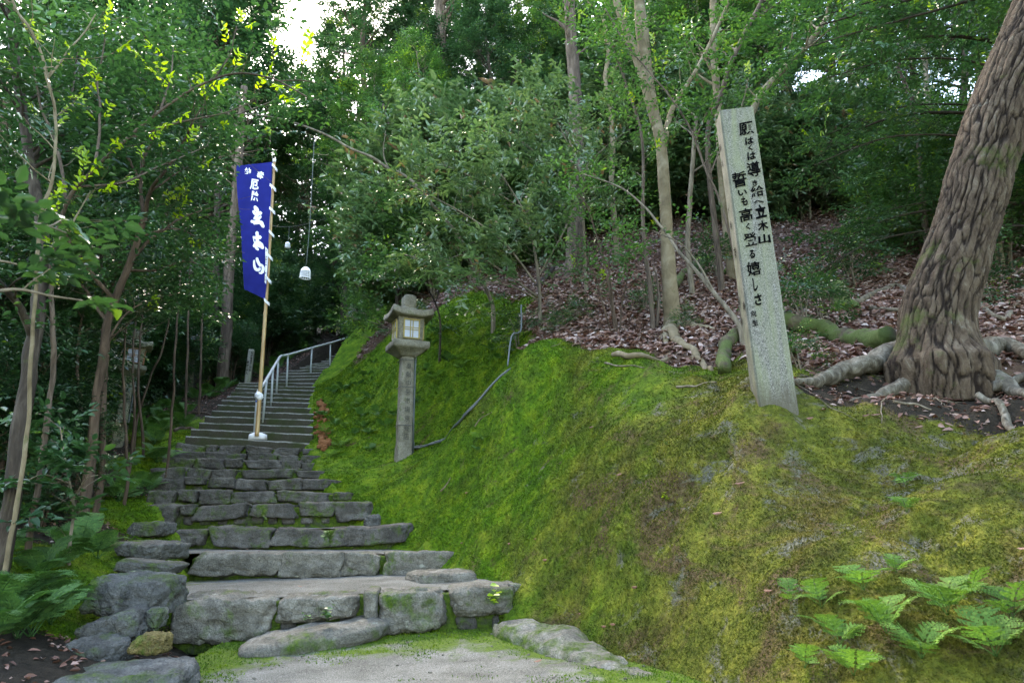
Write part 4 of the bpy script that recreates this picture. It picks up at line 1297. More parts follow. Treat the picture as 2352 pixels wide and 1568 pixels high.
# ------------------------------------------------------------------ handrail
C8 = (1000, 1250, 2.852)
rl = [(84, 925, 10.85), (100, 890, 11.1), (165, 800, 11.9), (205, 733, 12.6), (250, 655, 13.3), (305, 565, 14.3), (335, 515, 14.9), (362, 492, 15.3), (433, 482, 15.6), (700, 405, 17.4), (920, 345, 18.9), (1100, 290, 20.4), (1270, 245, 21.9), (1390, 205, 23.3), (1480, 172, 24.4)]
T = thing('handrail', 'pale grey steel handrail climbing the middle of the concrete stairs and bending right', 'handrail', P(584, 1002, 10.75))
m = MB(); tube(m, catmull([P(*fpx(x, y, C8), d) for x, y, d in rl], 90), .027, 10)
m.build('rail', MT['rail'], T)
for i, (xb, yb, xt, yt, d) in enumerate([(48, 1412, 84, 925, 10.85), (150, 1190, 190, 765, 12.05), (243, 1008, 264, 632, 13.4), (305, 865, 325, 535, 14.65), (420, 795, 434, 482, 15.6), (692, 687, 707, 403, 17.4), (913, 595, 919, 345, 18.9), (1100, 518, 1106, 290, 20.4), (1264, 440, 1270, 245, 21.9)]):
    b_, t_ = P(*fpx(xb, yb, C8), d), P(*fpx(xt, yt, C8), d)
    m = MB(); tube(m, [b_ - [0, 0, .10], (b_ + t_) / 2, t_], .021, 8)
    po = m.build('post', MT['rail'], T)
    if i == 0:
        m = MB(); tube(m, [b_ + (t_ - b_) * .80, b_ + (t_ - b_) * .835], .0235, 8); m.build('blue_tape', MT['blueline'], po, origin=np.array(T.location))
        m = MB(); rough_prism(m, [(-.05, .13, .10), (.03, .125, .095), (.055, .07, .06)], 6, 4, .008, sup=5)
        m.v[0] = m.v[0] + (b_ + [.05, .02, 0]); m.build('foot_wrap', MT['white'], T)

# ------------------------------------------------------------------ bamboo pole and banner
p0, p1 = P(590, 1001, 10.72), P(630.5, 366, 10.72)
T = thing('bamboo_pole', 'tall bamboo pole lashed upright to the lowest handrail post', 'bamboo pole', p0)
m = MB()
nn = 120
tt = np.linspace(0, 1, nn)
pts = p0 + (p1 - p0) * tt[:, None] + np.stack([np.sin(tt * 3) * .012, 0 * tt, 0 * tt], -1)
pr_ = .034 - .014 * tt
nodes = np.cumsum(np.r_[.03, np.linspace(.06, .085, 14)])
for nd in nodes:
    pr_ = pr_ + .0028 * np.exp(-((tt - nd) / .0035) ** 2) - .0018 * np.exp(-((tt - nd - .008) / .004) ** 2)
tube(m, pts, pr_, 12)
m.build('culm', MT['bamboo'], T)
for (x, y) in ((105, 965), (105, 945)):
    c = P(*fpx(x, y, C8), 10.72)
    m = MB(); tube(m, [c + [-.03, -.02, -.03], c + [.0, 0, 0], c + [.02, .01, .035]], [.055, .062, .05], 10, disp=lambda v, r: fbm(v * 30, 2, 3) * .012)
    m.build('tape_binding', MT['white'], T)
m = MB(); tube(m, [p1 - (p1 - p0) * .012, p1], .028, 10); m.build('tip_cap', MT['white'], T)

C4 = (880, 600, 2.4125)
DB = 10.66
lefts = [(158, 150), (160, 250), (166, 400), (176, 520), (186, 620), (200, 780), (205, 900), (214, 1060), (220, 1200), (228, 1340)]
rights = [(503, 118), (500, 250), (495, 400), (488, 520), (482, 640), (474, 780), (468, 900), (460, 1060), (452, 1250), (432, 1438)]
nu, nv = 26, 90
Lc = catmull([P(*fpx(*q, C4), DB) for q in lefts], nv)
Rc = catmull([P(*fpx(*q, C4), DB) for q in rights], nv)
U = np.linspace(0, 1, nu)
def cloth_wave(u, v):
    return .016 * np.sin(u * 5 + v * 2.0) * (1 - .4 * u) * (.4 + .6 * v) + .007 * np.sin(u * 11 - v * 4) * (1 - u * .5)
V_ = np.linspace(0, 1, nv)
grid = Lc[:, None, :] * (1 - U[None, :, None]) + Rc[:, None, :] * U[None, :, None]
sag = (np.sin(U * math.pi) * .055)[None, :] * np.clip((V_ - .9) / .1, 0, 1)[:, None]
grid = grid + np.array([0, 1.0, 0]) * cloth_wave(U[None, :], V_[:, None])[..., None]
grid[..., 2] += sag * .0
T = thing('banner', 'tall blue cloth banner with white brush characters hanging from the bamboo pole', 'banner', Rc[0])
m = MB()
idx = np.arange(nu * nv).reshape(nv, nu)
m.add(grid.reshape(-1, 3), np.stack([idx[:-1, :-1], idx[1:, :-1], idx[1:, 1:], idx[:-1, 1:]], -1).reshape(-1, 4))
m.build('cloth', MT['blue'], T)
def on_cloth(x, y, lift=.006):
    """point of the cloth in front of a place measured on the photo (crop coordinates)"""
    p = P(*fpx(x, y, C4), DB)
    d2 = ((grid[..., 0] - p[0]) ** 2 + (grid[..., 2] - p[2]) ** 2)
    j, i = np.unravel_index(np.argmin(d2), d2.shape)
    return np.array([p[0], grid[j, i, 1] - lift, p[2]])
def cloth_lift(mb, lift=.006):
    for k in range(len(mb.v)):
        for a_ in range(len(mb.v[k])):
            p = mb.v[k][a_]
            d2 = ((grid[..., 0] - p[0]) ** 2 + (grid[..., 2] - p[2]) ** 2)
            j, i = np.unravel_index(np.argmin(d2), d2.shape)
            mb.v[k][a_, 1] = grid[j, i, 1] - lift - k * .0004
def stroke(mb, pts, ws):
    n = 14
    c = catmull(np.array([[x, y, 0] for x, y in pts], float), n)
    wv = np.interp(np.linspace(0, 1, n), np.linspace(0, 1, len(ws)), ws)
    wv = wv * (1 + .10 * vnoise(np.stack([np.arange(n) * .7, np.full(n, len(mb.v) * 3.1), np.zeros(n)], -1), 3))
    tn = norm(np.gradient(c, axis=0))
    nr = np.stack([-tn[:, 1], tn[:, 0]], -1)
    a_ = c[:, :2] + nr * wv[:, None] / 2; b_ = c[:, :2] - nr * wv[:, None] / 2
    # round ends
    e0 = c[0, :2] - tn[0, :2] * ws[0] * .35; e1 = c[-1, :2] + tn[-1, :2] * ws[-1] * .35
    v2 = np.vstack([a_, b_, e0, e1])
    v3 = np.array([P(*fpx(x, y, C4), DB) for x, y in v2])
    k = np.arange(n - 1)
    mb.add(v3, np.stack([k, k + 1, n + k + 1, n + k], -1), [[0, n, 2 * n], [n - 1, 2 * n + 1, 2 * n - 1]])
big = {'standing': [([(338, 548), (350, 570), (366, 592)], [26, 42, 36]), ([(322, 592), (345, 618), (398, 612)], [22, 34, 38]), ([(368, 622), (352, 648), (334, 668)], [36, 30, 26]),
                    ([(398, 645), (372, 672), (345, 700), (302, 688)], [20, 34, 30, 24]), ([(330, 714), (392, 702), (410, 725), (422, 745)], [20, 34, 38, 30])],
       'tree': [([(360, 798), (364, 850), (362, 905)], [32, 30, 30]), ([(322, 838), (345, 850), (395, 846)], [16, 34, 38]), ([(321, 836), (328, 870), (338, 902)], [10, 9, 9]),
                ([(358, 885), (345, 905), (332, 932)], [22, 28, 30]), ([(372, 888), (396, 915), (415, 950)], [26, 42, 34]), ([(346, 925), (356, 950), (374, 968)], [34, 26, 18]), ([(340, 900), (365, 915), (392, 935)], [20, 34, 34])],
       'mountain': [([(360, 1048), (368, 1075), (385, 1110), (392, 1128)], [26, 28, 26, 18]), ([(332, 1068), (333, 1110), (346, 1148), (372, 1162), (390, 1148)], [18, 24, 30, 30, 26]),
                    ([(392, 1106), (412, 1120), (420, 1150), (408, 1188)], [16, 24, 28, 28]), ([(408, 1192), (392, 1192), (382, 1186)], [18, 16, 10])]}
for nm, sts in big.items():
    m = MB()
    for p_, w_ in sts: stroke(m, p_, w_)
    cloth_lift(m, .008)
    m.build('brush_character', MT['white'], T, False)
for i, (ch, x, y, ww, hh) in enumerate([('奉', 395, 245, 72, 76), ('納', 268, 203, 66, 66), ('厄', 335, 333, 82, 112), ('除', 341, 447, 70, 112)]):
    m = MB()
    c = P(*fpx(x, y, C4), DB); s = mpp(c) * .5742 / C4[2]
    write(m, ch, c, np.array([1., 0, 0]), np.array([0, 0, 1.]), ww * s, hh * s, .05, .035, i, -.18)
    cloth_lift(m, .008)
    m.build('brush_character', MT['white'], T, False)
m = MB()
sv = np.array([P(*fpx(x, y, C4), DB) for x, y in [(440, 935), (466, 965), (462, 1080), (455, 1180), (446, 1296), (433, 1276), (437, 1180), (440, 1080)]])
m.add(sv, [[0, 7, 2, 1], [7, 6, 3, 2], [6, 5, 4, 3]])
cloth_lift(m, .012)
st = m.build('donor_strip', MT['white'], T, False)
m = MB()
for i, (ch, x, y) in enumerate([('奉', 452, 975), ('西', 450, 1035), ('国', 449, 1060), ('大', 448, 1085), ('津', 446, 1110), ('市', 443, 1190), ('山', 441, 1225), ('田', 439, 1255)]):
    c = P(*fpx(x, y, C4), DB); s = mpp(c) * .5742 / C4[2]
    write(m, ch, c, np.array([1., 0, 0]), np.array([0, 0, 1.]), 15 * s, 20 * s, .02, .01, i, -.1)
cloth_lift(m, .016)
m.build('lettering', MT['black'], st, False, origin=np.array(T.location))
for y0, xl_, xr_ in ((150, 500, 545), (345, 478, 534), (568, 474, 526), (790, 470, 514), (1018, 462, 500), (1240, 450, 486), (1450, 424, 470)):
    m = MB()
    a_, b_ = P(*fpx(xl_ + 4, y0 - 8, C4), DB - .01), P(*fpx(xr_ - 4, y0 + 30, C4), DB - .01)
    u_ = norm(b_ - a_); hgt = 30 * mpp(a_) * .5742 / C4[2]
    ln = np.linalg.norm(b_ - a_)
    prof = [(0, -.012), (.35, -.02), (.7, -.028), (1.0, .03), (.85, .10), (.5, .10), (.1, .06)]
    pts = np.array([a_ + u_ * ln * t + np.array([0, yv, 0]) for t, yv in prof])
    k = len(pts)
    v = np.vstack([pts + [0, 0, hgt / 2], pts - [0, 0, hgt / 2]])
    m.add(v, [[j, j + 1, k + j + 1, k + j] for j in range(k - 1)])
    m.build('pole_loop', MT['white'], T)

# ------------------------------------------------------------------ hanging basket lamps over the stairs
def cage_lamp(c, sz, cord_top, tilt, label):
    T = thing('hanging_lamp', label, 'hanging lamp', c, (R(4), R(tilt), 0), 'white basket lamps hung over the stairs')
    m = MB()
    z = np.array([0, -.10, -.22, -.38, -.52, -.66, -.8, -.92, -1.0, -1.04]) * sz
    r_ = np.array([.12, .28, .38, .43, .445, .45, .455, .46, .50, .51]) * sz
    n = 14
    for k in range(n):
        a = 2 * math.pi * k / n
        tube(m, np.stack([np.cos(a) * r_, np.sin(a) * r_, z], -1), .030 * sz, 5)
    for zz, rr, tw in ((-.38, .43, .03), (-.52, .445, .028), (-.66, .45, .028), (-.80, .455, .03), (-1.02, .51, .045)):
        th = np.linspace(0, 2 * math.pi, 29)
        tube(m, np.stack([np.cos(th) * rr * sz, np.sin(th) * rr * sz, np.full_like(th, zz * sz)], -1), tw * sz, 5, cap=False)
    m.build('basket', MT['whiteplastic'], T, origin=(0, 0, 0))
    m = MB()
    th = np.linspace(0, 2 * math.pi, 20, endpoint=False)
    rr = np.array([.02, .14, .29, .385, .43]) * sz; zc = np.array([.03, .0, -.09, -.22, -.36]) * sz
    ring = np.stack([np.cos(th)[None] * rr[:, None], np.sin(th)[None] * rr[:, None], np.repeat(zc[:, None], 20, 1)], -1)
    idx = np.arange(100).reshape(5, 20)
    m.add(ring.reshape(-1, 3), np.stack([idx[:-1], idx[1:], np.roll(idx, -1, 1)[1:], np.roll(idx, -1, 1)[:-1]], -1).reshape(-1, 4))
    m.build('shade_top', MT['whiteplastic'], T, origin=(0, 0, 0))
    m = MB()
    tube(m, [(0, 0, .05 * sz), (0, 0, -.05 * sz), (0, 0, -.3 * sz)], [.07 * sz, .09 * sz, .07 * sz], 8)
    m.build('socket', MT['pvc'], T, origin=(0, 0, 0))
    mc = MB()
    Ri = np.array(T.rotation_euler.to_matrix())
    cpts_ = catmull([c, c + (np.asarray(cord_top) - c) * .35 + [.015, 0, 0], cord_top], 12) - c
    tube(mc, cpts_ @ Ri, .0042, 6)
    mc.build('cord', MT['pvc'], T, origin=(0, 0, 0))
    return T
c1_ = P(703, 614, 9.8)
cage_lamp(c1_, .165, P(722, 318, 9.85), 4, 'white basket lamp hanging nearest, from the arching branch right of the banner')
c2_ = P(661, 556, 18)
cage_lamp(c2_, .15, P(664, 520, 18), 0, 'small dull basket lamp in the shade between the banner and the nearer white lamp')
c3_ = P(813, 583, 22)
cage_lamp(c3_, .14, P(812, 480, 22), 0, 'smallest farthest basket lamp in front of the dark forest right of the other lamps')
m = MB()
tube(m, catmull([P(540, 470, 18), P(610, 512, 18), P(664, 521, 18), P(740, 505, 20), P(812, 480, 22), P(900, 440, 23)], 40), .008, 5)
tag(m.build('overhead_cable', MT['wire'], origin=P(664, 521, 18)), 'thin dark cable strung through the forest carrying the two far basket lamps', 'cable')
# ------------------------------------------------------------------ foliage toolkit
def make_spray(r, kind):
    """leaf places of one twig along +X with Z up: position, direction, normal, size"""
    p, d, n, s = [], [], [], []
    if kind == 'rosette':
        k = r.integers(6, 9)
        for i in range(k):
            a = i * 2.4 + r.uniform(-.3, .3)
            out = np.array([.55 * math.cos(a) + .35, .75 * math.sin(a), .25 * math.cos(a + 1) + r.uniform(-.25, .15)])
            p.append([.30 + .02 * i, 0, 0]); d.append(out); n.append([r.uniform(-.3, .3), r.uniform(-.3, .3), 1]); s.append(r.uniform(.75, 1.15))
        for i in range(4):
            sg = 1 if i % 2 else -1
            p.append([.08 + .05 * i, 0, 0]); d.append([.5, sg * .8, r.uniform(-.3, .2)]); n.append([r.uniform(-.3, .3), r.uniform(-.3, .3), 1]); s.append(r.uniform(.6, 1))
    else:
        def run(o, dr, ln, k):
            dr = norm(np.array(dr)); sd = np.cross([0, 0, 1.0], dr)
            for i in range(k):
                sg = 1 if i % 2 else -1
                t = (i + .6) / k
                pos = np.array(o) + dr * ln * t + [0, 0, -.05 * t * t]
                p.append(pos); d.append(dr * .6 + sd * sg * .8 + [0, 0, r.uniform(-.45, .2)])
                n.append([r.uniform(-.45, .45), r.uniform(-.45, .45), 1]); s.append(r.uniform(.7, 1.15))
            p.append(np.array(o) + dr * ln); d.append(dr + [0, 0, r.uniform(-.3, .3)]); n.append([r.uniform(-.3, .3), r.uniform(-.3, .3), 1]); s.append(1.0)
        run([0, 0, 0], [1, 0, .05], .40, 8)
        run([.12, 0, 0], [.75, .65, r.uniform(-.1, .2)], .22, 4)
        run([.2, 0, 0], [.75, -.65, r.uniform(-.1, .2)], .20, 4)
    return np.array(p, float), norm(np.array(d, float)), norm(np.array(n, float)), np.array(s)
_sr = np.random.default_rng(99)
SPRAYS = {k: [make_spray(_sr, k) for _ in range(6)] for k in ('alt', 'rosette')}

def put_sprays(mb, r, pos, dirs, kind, leaf, wid, scale=1.0, flat=.45, fold=.22, droop=.14, young=.0, tbase=.45, tvar=.22, updown=.5):
    """leaf twigs at many anchors at once"""
    pos = np.asarray(pos, float); dirs = np.asarray(dirs, float)
    n = len(pos)
    if not n: return
    X = dirs.copy(); X[:, 2] = X[:, 2] * flat + r.normal(0, .15, n)
    X = norm(X + r.normal(0, .25, (n, 3)) * [1, 1, .5])
    Z = np.stack([r.normal(0, .28, n) * updown * 2, r.normal(0, .28, n) * updown * 2, np.ones(n)], -1)
    Z = norm(Z - X * np.sum(Z * X, -1, keepdims=True))
    Y = np.cross(Z, X)
    which = r.integers(0, 6, n)
    tb = tbase + r.normal(0, tvar * .6, n)
    isy = r.random(n) < young
    tb = np.where(isy, .98, tb)
    for k in range(6):
        s = which == k
        if not s.any(): continue
        p, d, nn, sz = SPRAYS[kind][k]
        Rm = np.stack([X[s], Y[s], Z[s]], 1)                  # rows are the axes
        sc = scale * r.uniform(.8, 1.2, s.sum())
        wp_ = pos[s][:, None] + np.einsum('ka,nab->nkb', p, Rm) * sc[:, None, None]
        wd = np.einsum('ka,nab->nkb', d, Rm) + r.normal(0, .12, (s.sum(), len(p), 3))
        wn = np.einsum('ka,nab->nkb', nn, Rm)
        L = (leaf * sz[None] * r.uniform(.8, 1.15, (s.sum(), len(p))))
        keep = r.random(L.shape) < .93
        ti = np.clip(tb[s][:, None] + r.normal(0, tvar * .5, L.shape), 0, 1)
        leaves(mb, wp_[keep], wd[keep], wn[keep], L[keep], (L * wid)[keep], fold, droop, ti[keep])

def limb(r, start, d, length, up=.12, wob=.14, n=7):
    pts = [np.asarray(start, float)]
    d = norm(d)
    for i in range(n - 1):
        d = norm(d + r.normal(0, wob, 3) + np.array([0, 0, up / n * 2]))
        pts.append(pts[-1] + d * length / (n - 1))
    return np.array(pts)

def grow_tree(r, trunk, rads, cs=.3, nl=16, clen=2.4, subs=5, elev=(.9, .1), leaf=.085, wid=.42, kind='alt', nspray=2, prof=None, tubes_n=8,
              young=.03, tbase=.45, scale=1.0, flat=.45, sub_r=True, fork=None, top=True):
    """trunk polyline -> (wood mesh builder, leaf mesh builder); limbs spiral up the trunk, side limbs carry leaf twigs"""
    wood, lf = MB(), MB()
    n = max(14, len(trunk) * 4)
    tp = catmull(trunk, n)
    rd = np.interp(np.linspace(0, 1, n), np.linspace(0, 1, len(rads)), rads)
    tube(wood, tp, rd, tubes_n, disp=lambda v, q: fbm(v * 5, 2, 3) * q * .22)
    A, D = [], []
    prof = prof or (lambda t: (1 - t) ** .6 * (.35 + .65 * min(1, t * 4)))
    for i in range(nl):
        t = (i + r.uniform(.2, .8)) / nl
        u = cs + (1 - cs) * t
        k = u * (n - 1)
        k0 = int(min(k, n - 2)); f = k - k0
        st = tp[k0] * (1 - f) + tp[k0 + 1] * f
        az = i * 2.399 + r.uniform(-.5, .5)
        el = elev[0] * t + elev[1] * (1 - t) + r.uniform(-.2, .2)
        dr = np.array([math.cos(az) * math.cos(el), math.sin(az) * math.cos(el), math.sin(el)])
        ln = clen * max(.2, prof(t)) * r.uniform(.75, 1.2)
        lp = limb(r, st, dr, ln)
        lr = min(np.interp(u, np.linspace(0, 1, n), rd) * .5, .012 + ln * .014)
        tube(wood, lp, np.linspace(lr, .005, len(lp)), 5, cap=False)
        A.append(lp[-1]); D.append(lp[-1] - lp[-2])
        for s in range(subs):
            q = .25 + .72 * (s + r.uniform(0, 1)) / subs
            kk = q * (len(lp) - 1); k1 = int(min(kk, len(lp) - 2)); ff = kk - k1
            sp = lp[k1] * (1 - ff) + lp[k1 + 1] * ff
            ldir = norm(lp[k1 + 1] - lp[k1])
            side = norm(np.cross(ldir, [0, 0, 1.0])) * (1 if s % 2 else -1)
            sd = norm(ldir * .7 + side * r.uniform(.5, 1.1) + [0, 0, r.uniform(-.15, .35)])
            sl = (.30 + .38 * ln * (1 - q * .5)) * r.uniform(.7, 1.2)
            pp = limb(r, sp, sd, sl, .05, .16, 5)
            if sub_r: tube(wood, pp, np.linspace(lr * .45, .003, 5), 4, cap=False)
            for w_ in (.45, .75, 1.0):
                kk2 = w_ * 4; k2 = int(min(kk2, 3)); f2 = kk2 - k2
                A.append(pp[k2] * (1 - f2) + pp[k2 + 1] * f2)
                D.append((pp[k2 + 1] - pp[k2]) + r.normal(0, .04, 3))
    A, D = np.array(A), norm(np.array(D))
    for _ in range(nspray):
        put_sprays(lf, r, A + r.normal(0, .05 + .03 * _, A.shape), D + r.normal(0, .35 * (_ > 0), D.shape), kind, leaf, wid, scale, flat, young=young, tbase=tbase)
    return wood, lf

def proto_tree(name, seed, H, mat_b, mat_l, lean=(0, 0), r0=.14, **kw):
    r = np.random.default_rng(seed)
    k = 5
    tr = np.array([[lean[0] * t ** 1.5 + r.normal(0, .10) * (t > 0), lean[1] * t ** 1.5 + r.normal(0, .10) * (t > 0), H * t - .3 * (t == 0)] for t in np.linspace(0, 1, k)])
    wood, lf = grow_tree(r, tr, [r0 * 1.25, r0 * .9, r0 * .75, r0 * .5, .02], **kw)
    return wood.mesh('trunk', MT[mat_b]), lf.mesh('crown', MT[mat_l])

PT = {}
def tree_at(proto, name, loc, h, yaw, label, cat, group, tilt=(0, 0), parts=('trunk', 'crown'), wide=1.0):
    wm, lm, H = PT[proto]
    s = h / H
    T = thing(name, label, cat, loc, (tilt[0], tilt[1], yaw), group, (s * wide, s * wide, s))
    put(parts[0], wm, T)
    put(parts[1], lm, T)
    return T
def reg(key, name, seed, H, *a, **k):
    w_, l_ = proto_tree(name, seed, H, *a, **k)
    PT[key] = (w_, l_, H)
# forest trees
reg('oak', 'tree', 1, 10, 'bark', 'leaf_far', (.6, .3), .15, cs=.22, nl=26, clen=3.1, subs=6, leaf=.13, wid=.44, nspray=2)
reg('oak2', 'tree', 2, 10, 'bark_dark', 'leaf_far', (-.7, .2), .13, cs=.18, nl=28, clen=2.7, subs=6, leaf=.12, wid=.44, nspray=2)
reg('tall', 'tree', 3, 13, 'bark', 'leaf_far', (.3, -.4), .17, cs=.38, nl=28, clen=3.0, subs=6, leaf=.135, wid=.44, nspray=2, young=.05)
reg('bright', 'tree', 4, 9, 'twig', 'leaf_mid', (.5, .5), .09, cs=.15, nl=26, clen=2.5, subs=6, leaf=.10, wid=.40, nspray=2, young=.10, tbase=.55)
reg('dark', 'tree', 5, 8, 'bark_dark', 'leaf_dark', (.2, .4), .11, cs=.12, nl=28, clen=2.4, subs=6, leaf=.11, wid=.44, nspray=2, tbase=.45)
# undergrowth
def proto_shrub(key, seed, H, mat_b, mat_l, stems=5, spread=.5, **kw):
    r = np.random.default_rng(seed)
    W_, L_ = MB(), MB()
    for i in range(stems):
        a = i * 2 * math.pi / stems + r.uniform(-.4, .4)
        hh = H * r.uniform(.7, 1.05)
        sp = spread * H * r.uniform(.5, 1)
        tr = np.array([[math.cos(a) * .06, math.sin(a) * .06, -.1], [math.cos(a) * sp * .3, math.sin(a) * sp * .3, hh * .45], [math.cos(a) * sp, math.sin(a) * sp, hh]])
        kk = dict(cs=.2, nl=10, clen=H * .42, subs=4, tubes_n=5)
        kk.update(kw)
        w_, l_ = grow_tree(r, tr, [.022 * H ** .5, .015 * H ** .5, .006], **kk)
        for src, dst in ((w_, W_), (l_, L_)):
            for q in range(len(src.v)): pass
            off = 0
            v = np.concatenate(src.v); a_ = np.concatenate(src.a)
            dst.add(v, np.concatenate(src.q) if src.q else None, np.concatenate(src.t) if src.t else None, a_)
    PT[key] = (W_.mesh('stems', MT[mat_b]), L_.mesh('foliage', MT[mat_l]), H)
proto_shrub('camellia', 21, 2.6, 'bark_red', 'leaf_dark', 5, .35, leaf=.075, wid=.46, nspray=2, tbase=.45, young=.02)
proto_shrub('eurya', 22, 2.0, 'twig', 'leaf_mid', 6, .5, leaf=.06, wid=.42, nspray=2, tbase=.5, young=.06)
proto_shrub('rhodo', 23, 2.0, 'twig', 'leaf_pale', 5, .55, leaf=.125, wid=.40, nspray=2, kind='rosette', tbase=.6, nl=12, subs=5)
proto_shrub('sapling', 24, 1.0, 'twig', 'leaf_dark', 3, .3, leaf=.085, wid=.40, nspray=1, tbase=.62, nl=4, subs=2)
proto_shrub('thicket', 25, 3.2, 'bark_dark', 'leaf_far', 6, .4, leaf=.09, wid=.44, nspray=2, tbase=.55)

TN = np.random.default_rng(2024)
def forest(proto, name, items, label, cat, group, hvar=.1):
    for it in items:
        px, d, h = it[:3]
        g = ground_at_px(px, d)
        tilt = (TN.normal(0, .05), TN.normal(0, .05))
        parts = ('trunk', 'crown') if PT[proto][0].name.startswith('trunk') else ('stems', 'foliage')
        tree_at(proto, name, g - [0, 0, .05], h * TN.uniform(1 - hvar, 1 + hvar), TN.uniform(0, 6.28), label, cat, group, tilt, parts, it[3] if len(it) > 3 else 1.0)

# --- far forest closing the view (columns measured on the photo; heights in metres)
G1 = 'tall trees of the far forest on the hillside'
forest('tall', 'forest_tree', [(860, 24, 15), (1000, 22, 13), (1150, 24, 13), (1290, 21, 12), (1700, 22, 12), (1850, 24, 12), (2000, 20, 12), (2150, 22, 12), (2330, 20, 12), (1560, 24, 12),
                              (940, 30, 15), (1220, 31, 14), (1450, 30, 13), (1780, 30, 13), (2080, 30, 12), (2400, 27, 13)],
       'tall evergreen tree of the far hillside forest, its crown merging with its neighbours', 'tree', G1)
G2 = 'broad trees of the forest behind the stairs'
forest('oak', 'broadleaf_tree', [(760, 30, 15), (820, 34, 17), (500, 32, 10), (350, 26, 13), (200, 24, 13), (60, 22, 13), (620, 36, 10), (-80, 20, 13), (420, 36, 13), (690, 40, 17), (550, 31, 13), (640, 31, 12), (465, 27, 15.5), (375, 25, 18), (290, 27, 18), (395, 33, 17)],
       'broad evergreen tree of the dim forest behind the concrete stairs', 'tree', G2)
G3 = 'mid-height trees on the wooded slope right of the stairs'
forest('oak2', 'broadleaf_tree', [(930, 17, 8.5), (1080, 18, 8.5), (1380, 16, 8), (1640, 17, 8), (1780, 15, 7.5), (1950, 15, 7), (2250, 14, 7.5), (1150, 15, 6.5), (1500, 18, 8)],
       'mid-height leafy tree on the wooded slope beyond the fallen leaves', 'tree', G3)
forest('bright', 'young_tree', [(1250, 16, 7), (1450, 15.5, 7), (1620, 16, 7), (1000, 15, 6.5), (1900, 15, 6.5), (1350, 19, 8), (1750, 17, 8), (870, 19, 8), (2080, 16, 7)],
       'slender bright green young tree on the slope above the leaf litter', 'tree', 'bright young trees on the slope above the leaf litter')
forest('dark', 'evergreen_tree', [(860, 21, 8), (790, 26, 9), (300, 19, 6.5), (180, 16, 6.5), (740, 27, 5.5)],
       'dark evergreen tree in the gloom beside and behind the concrete stairs', 'tree', 'dark evergreens in the gloom around the upper stairs')
forest('thicket', 'thicket_shrub', [(560, 20, 3), (480, 20, 3), (610, 20.5, 2.6), (660, 22.5, 2.6), (330, 18.5, 3.6), (290, 15.5, 3.4), (200, 14.5, 3.6), (100, 13, 3.6), (410, 20.5, 3.4), (720, 27, 2.6), (20, 11, 3.4), (760, 30, 3), (830, 30, 3), (540, 24, 3.5), (630, 28, 3.5), (690, 32, 3.5)],
       'dense dark thicket on the forest floor left of and behind the upper stairs', 'shrub', 'dark thicket left of and behind the stairs')
forest('camellia', 'camellia_shrub', [(-10, 10.5, 2.8), (-110, 8.4, 2.8), (160, 13, 2.4), (-190, 7, 3.2), (30, 7.6, 1.5), (40, 9.2, 2.2), (372, 15.5, 1.5), (500, 18.5, 1.6), (90, 6.4, .9), (-40, 6.2, 1.6), (60, 11.0, 3.2), (240, 14.5, 3.2), (530, 17.8, 1.6), (140, 13.5, 3)],
       'glossy dark camellia shrub in the undergrowth left of the stairs', 'shrub', 'camellia shrubs in the undergrowth left of the stairs')
forest('eurya', 'leafy_shrub', [(1090, 13, 2.2), (1330, 16, 2.0), (1600, 15.5, 2.0), (1760, 15.5, 2.2), (1850, 15.5, 2.2), (1180, 13.5, 2.2), (1950, 15, 2.2), (1450, 14.8, 2.0), (2150, 11.5, 2.2), (2300, 10.5, 2.4), (1000, 13.5, 2.0), (2050, 15.5, 2.6), (920, 16, 2.2), (1250, 15.5, 2.2), (1530, 15.5, 2.4), (1680, 16, 2.4)],
       'small-leaved green shrub on the hillside beyond the fallen leaves', 'shrub', 'small-leaved shrubs on the hillside beyond the fallen leaves')

forest('rhodo', 'pale_leaf_shrub', [(930, 14.5, 2.4), (1050, 13.5, 2.4), (1150, 14, 3.0), (1400, 15.2, 3.0), (1230, 15.5, 3.4), (1560, 15.5, 3.0), (1700, 14.5, 2.6), (1850, 14.5, 2.6), (1000, 15.5, 3.6), (1310, 17.5, 4), (1480, 17.8, 4)],
       'big-leaved pale green shrub in the sunny undergrowth of the right-hand slope', 'shrub', 'big-leaved shrubs on the right-hand slope')

forest('dark', 'evergreen_tree', [(-60, 26, 9), (50, 27, 9), (150, 26, 9), (250, 28, 9), (345, 27, 9), (440, 28, 8.5), (520, 29, 8), (100, 34, 11), (220, 35, 11), (330, 36, 11)],
       'dark evergreen tree in the gloom beside and behind the concrete stairs', 'tree', 'dark evergreens in the gloom around the upper stairs')
forest('oak2', 'broadleaf_tree', [(2720, 8.4, 9), (2760, 10.5, 9), (2560, 15, 8), (2700, 19, 10), (2900, 13, 9), (2480, 19, 10)],
       'leafy tree on the slope right of the huge leaning tree, mostly beyond the right edge', 'tree', 'trees right of the huge leaning tree')
# unseen trees added to the wood behind the viewpoint, blocking low sky light
for i, (x_, y_, h_, k_) in enumerate([(-7, -3, 10, 'oak'), (-5, -8, 12, 'oak2'), (9, -3, 11, 'oak'), (-10, 2, 10, 'oak2'), (-9, -12, 12, 'oak'), (11, 4.5, 11, 'oak'), (14, -6, 12, 'oak2'), (-3, -15, 11, 'oak')]):
    tree_at(k_, 'broadleaf_tree', (x_, y_, gz(x_, y_) - .1), h_, i * 1.3, 'broad tree added to the wood behind the viewpoint, out of the picture', 'tree', 'trees added behind the viewpoint', (0, 0), ('trunk', 'crown'), 1.15)
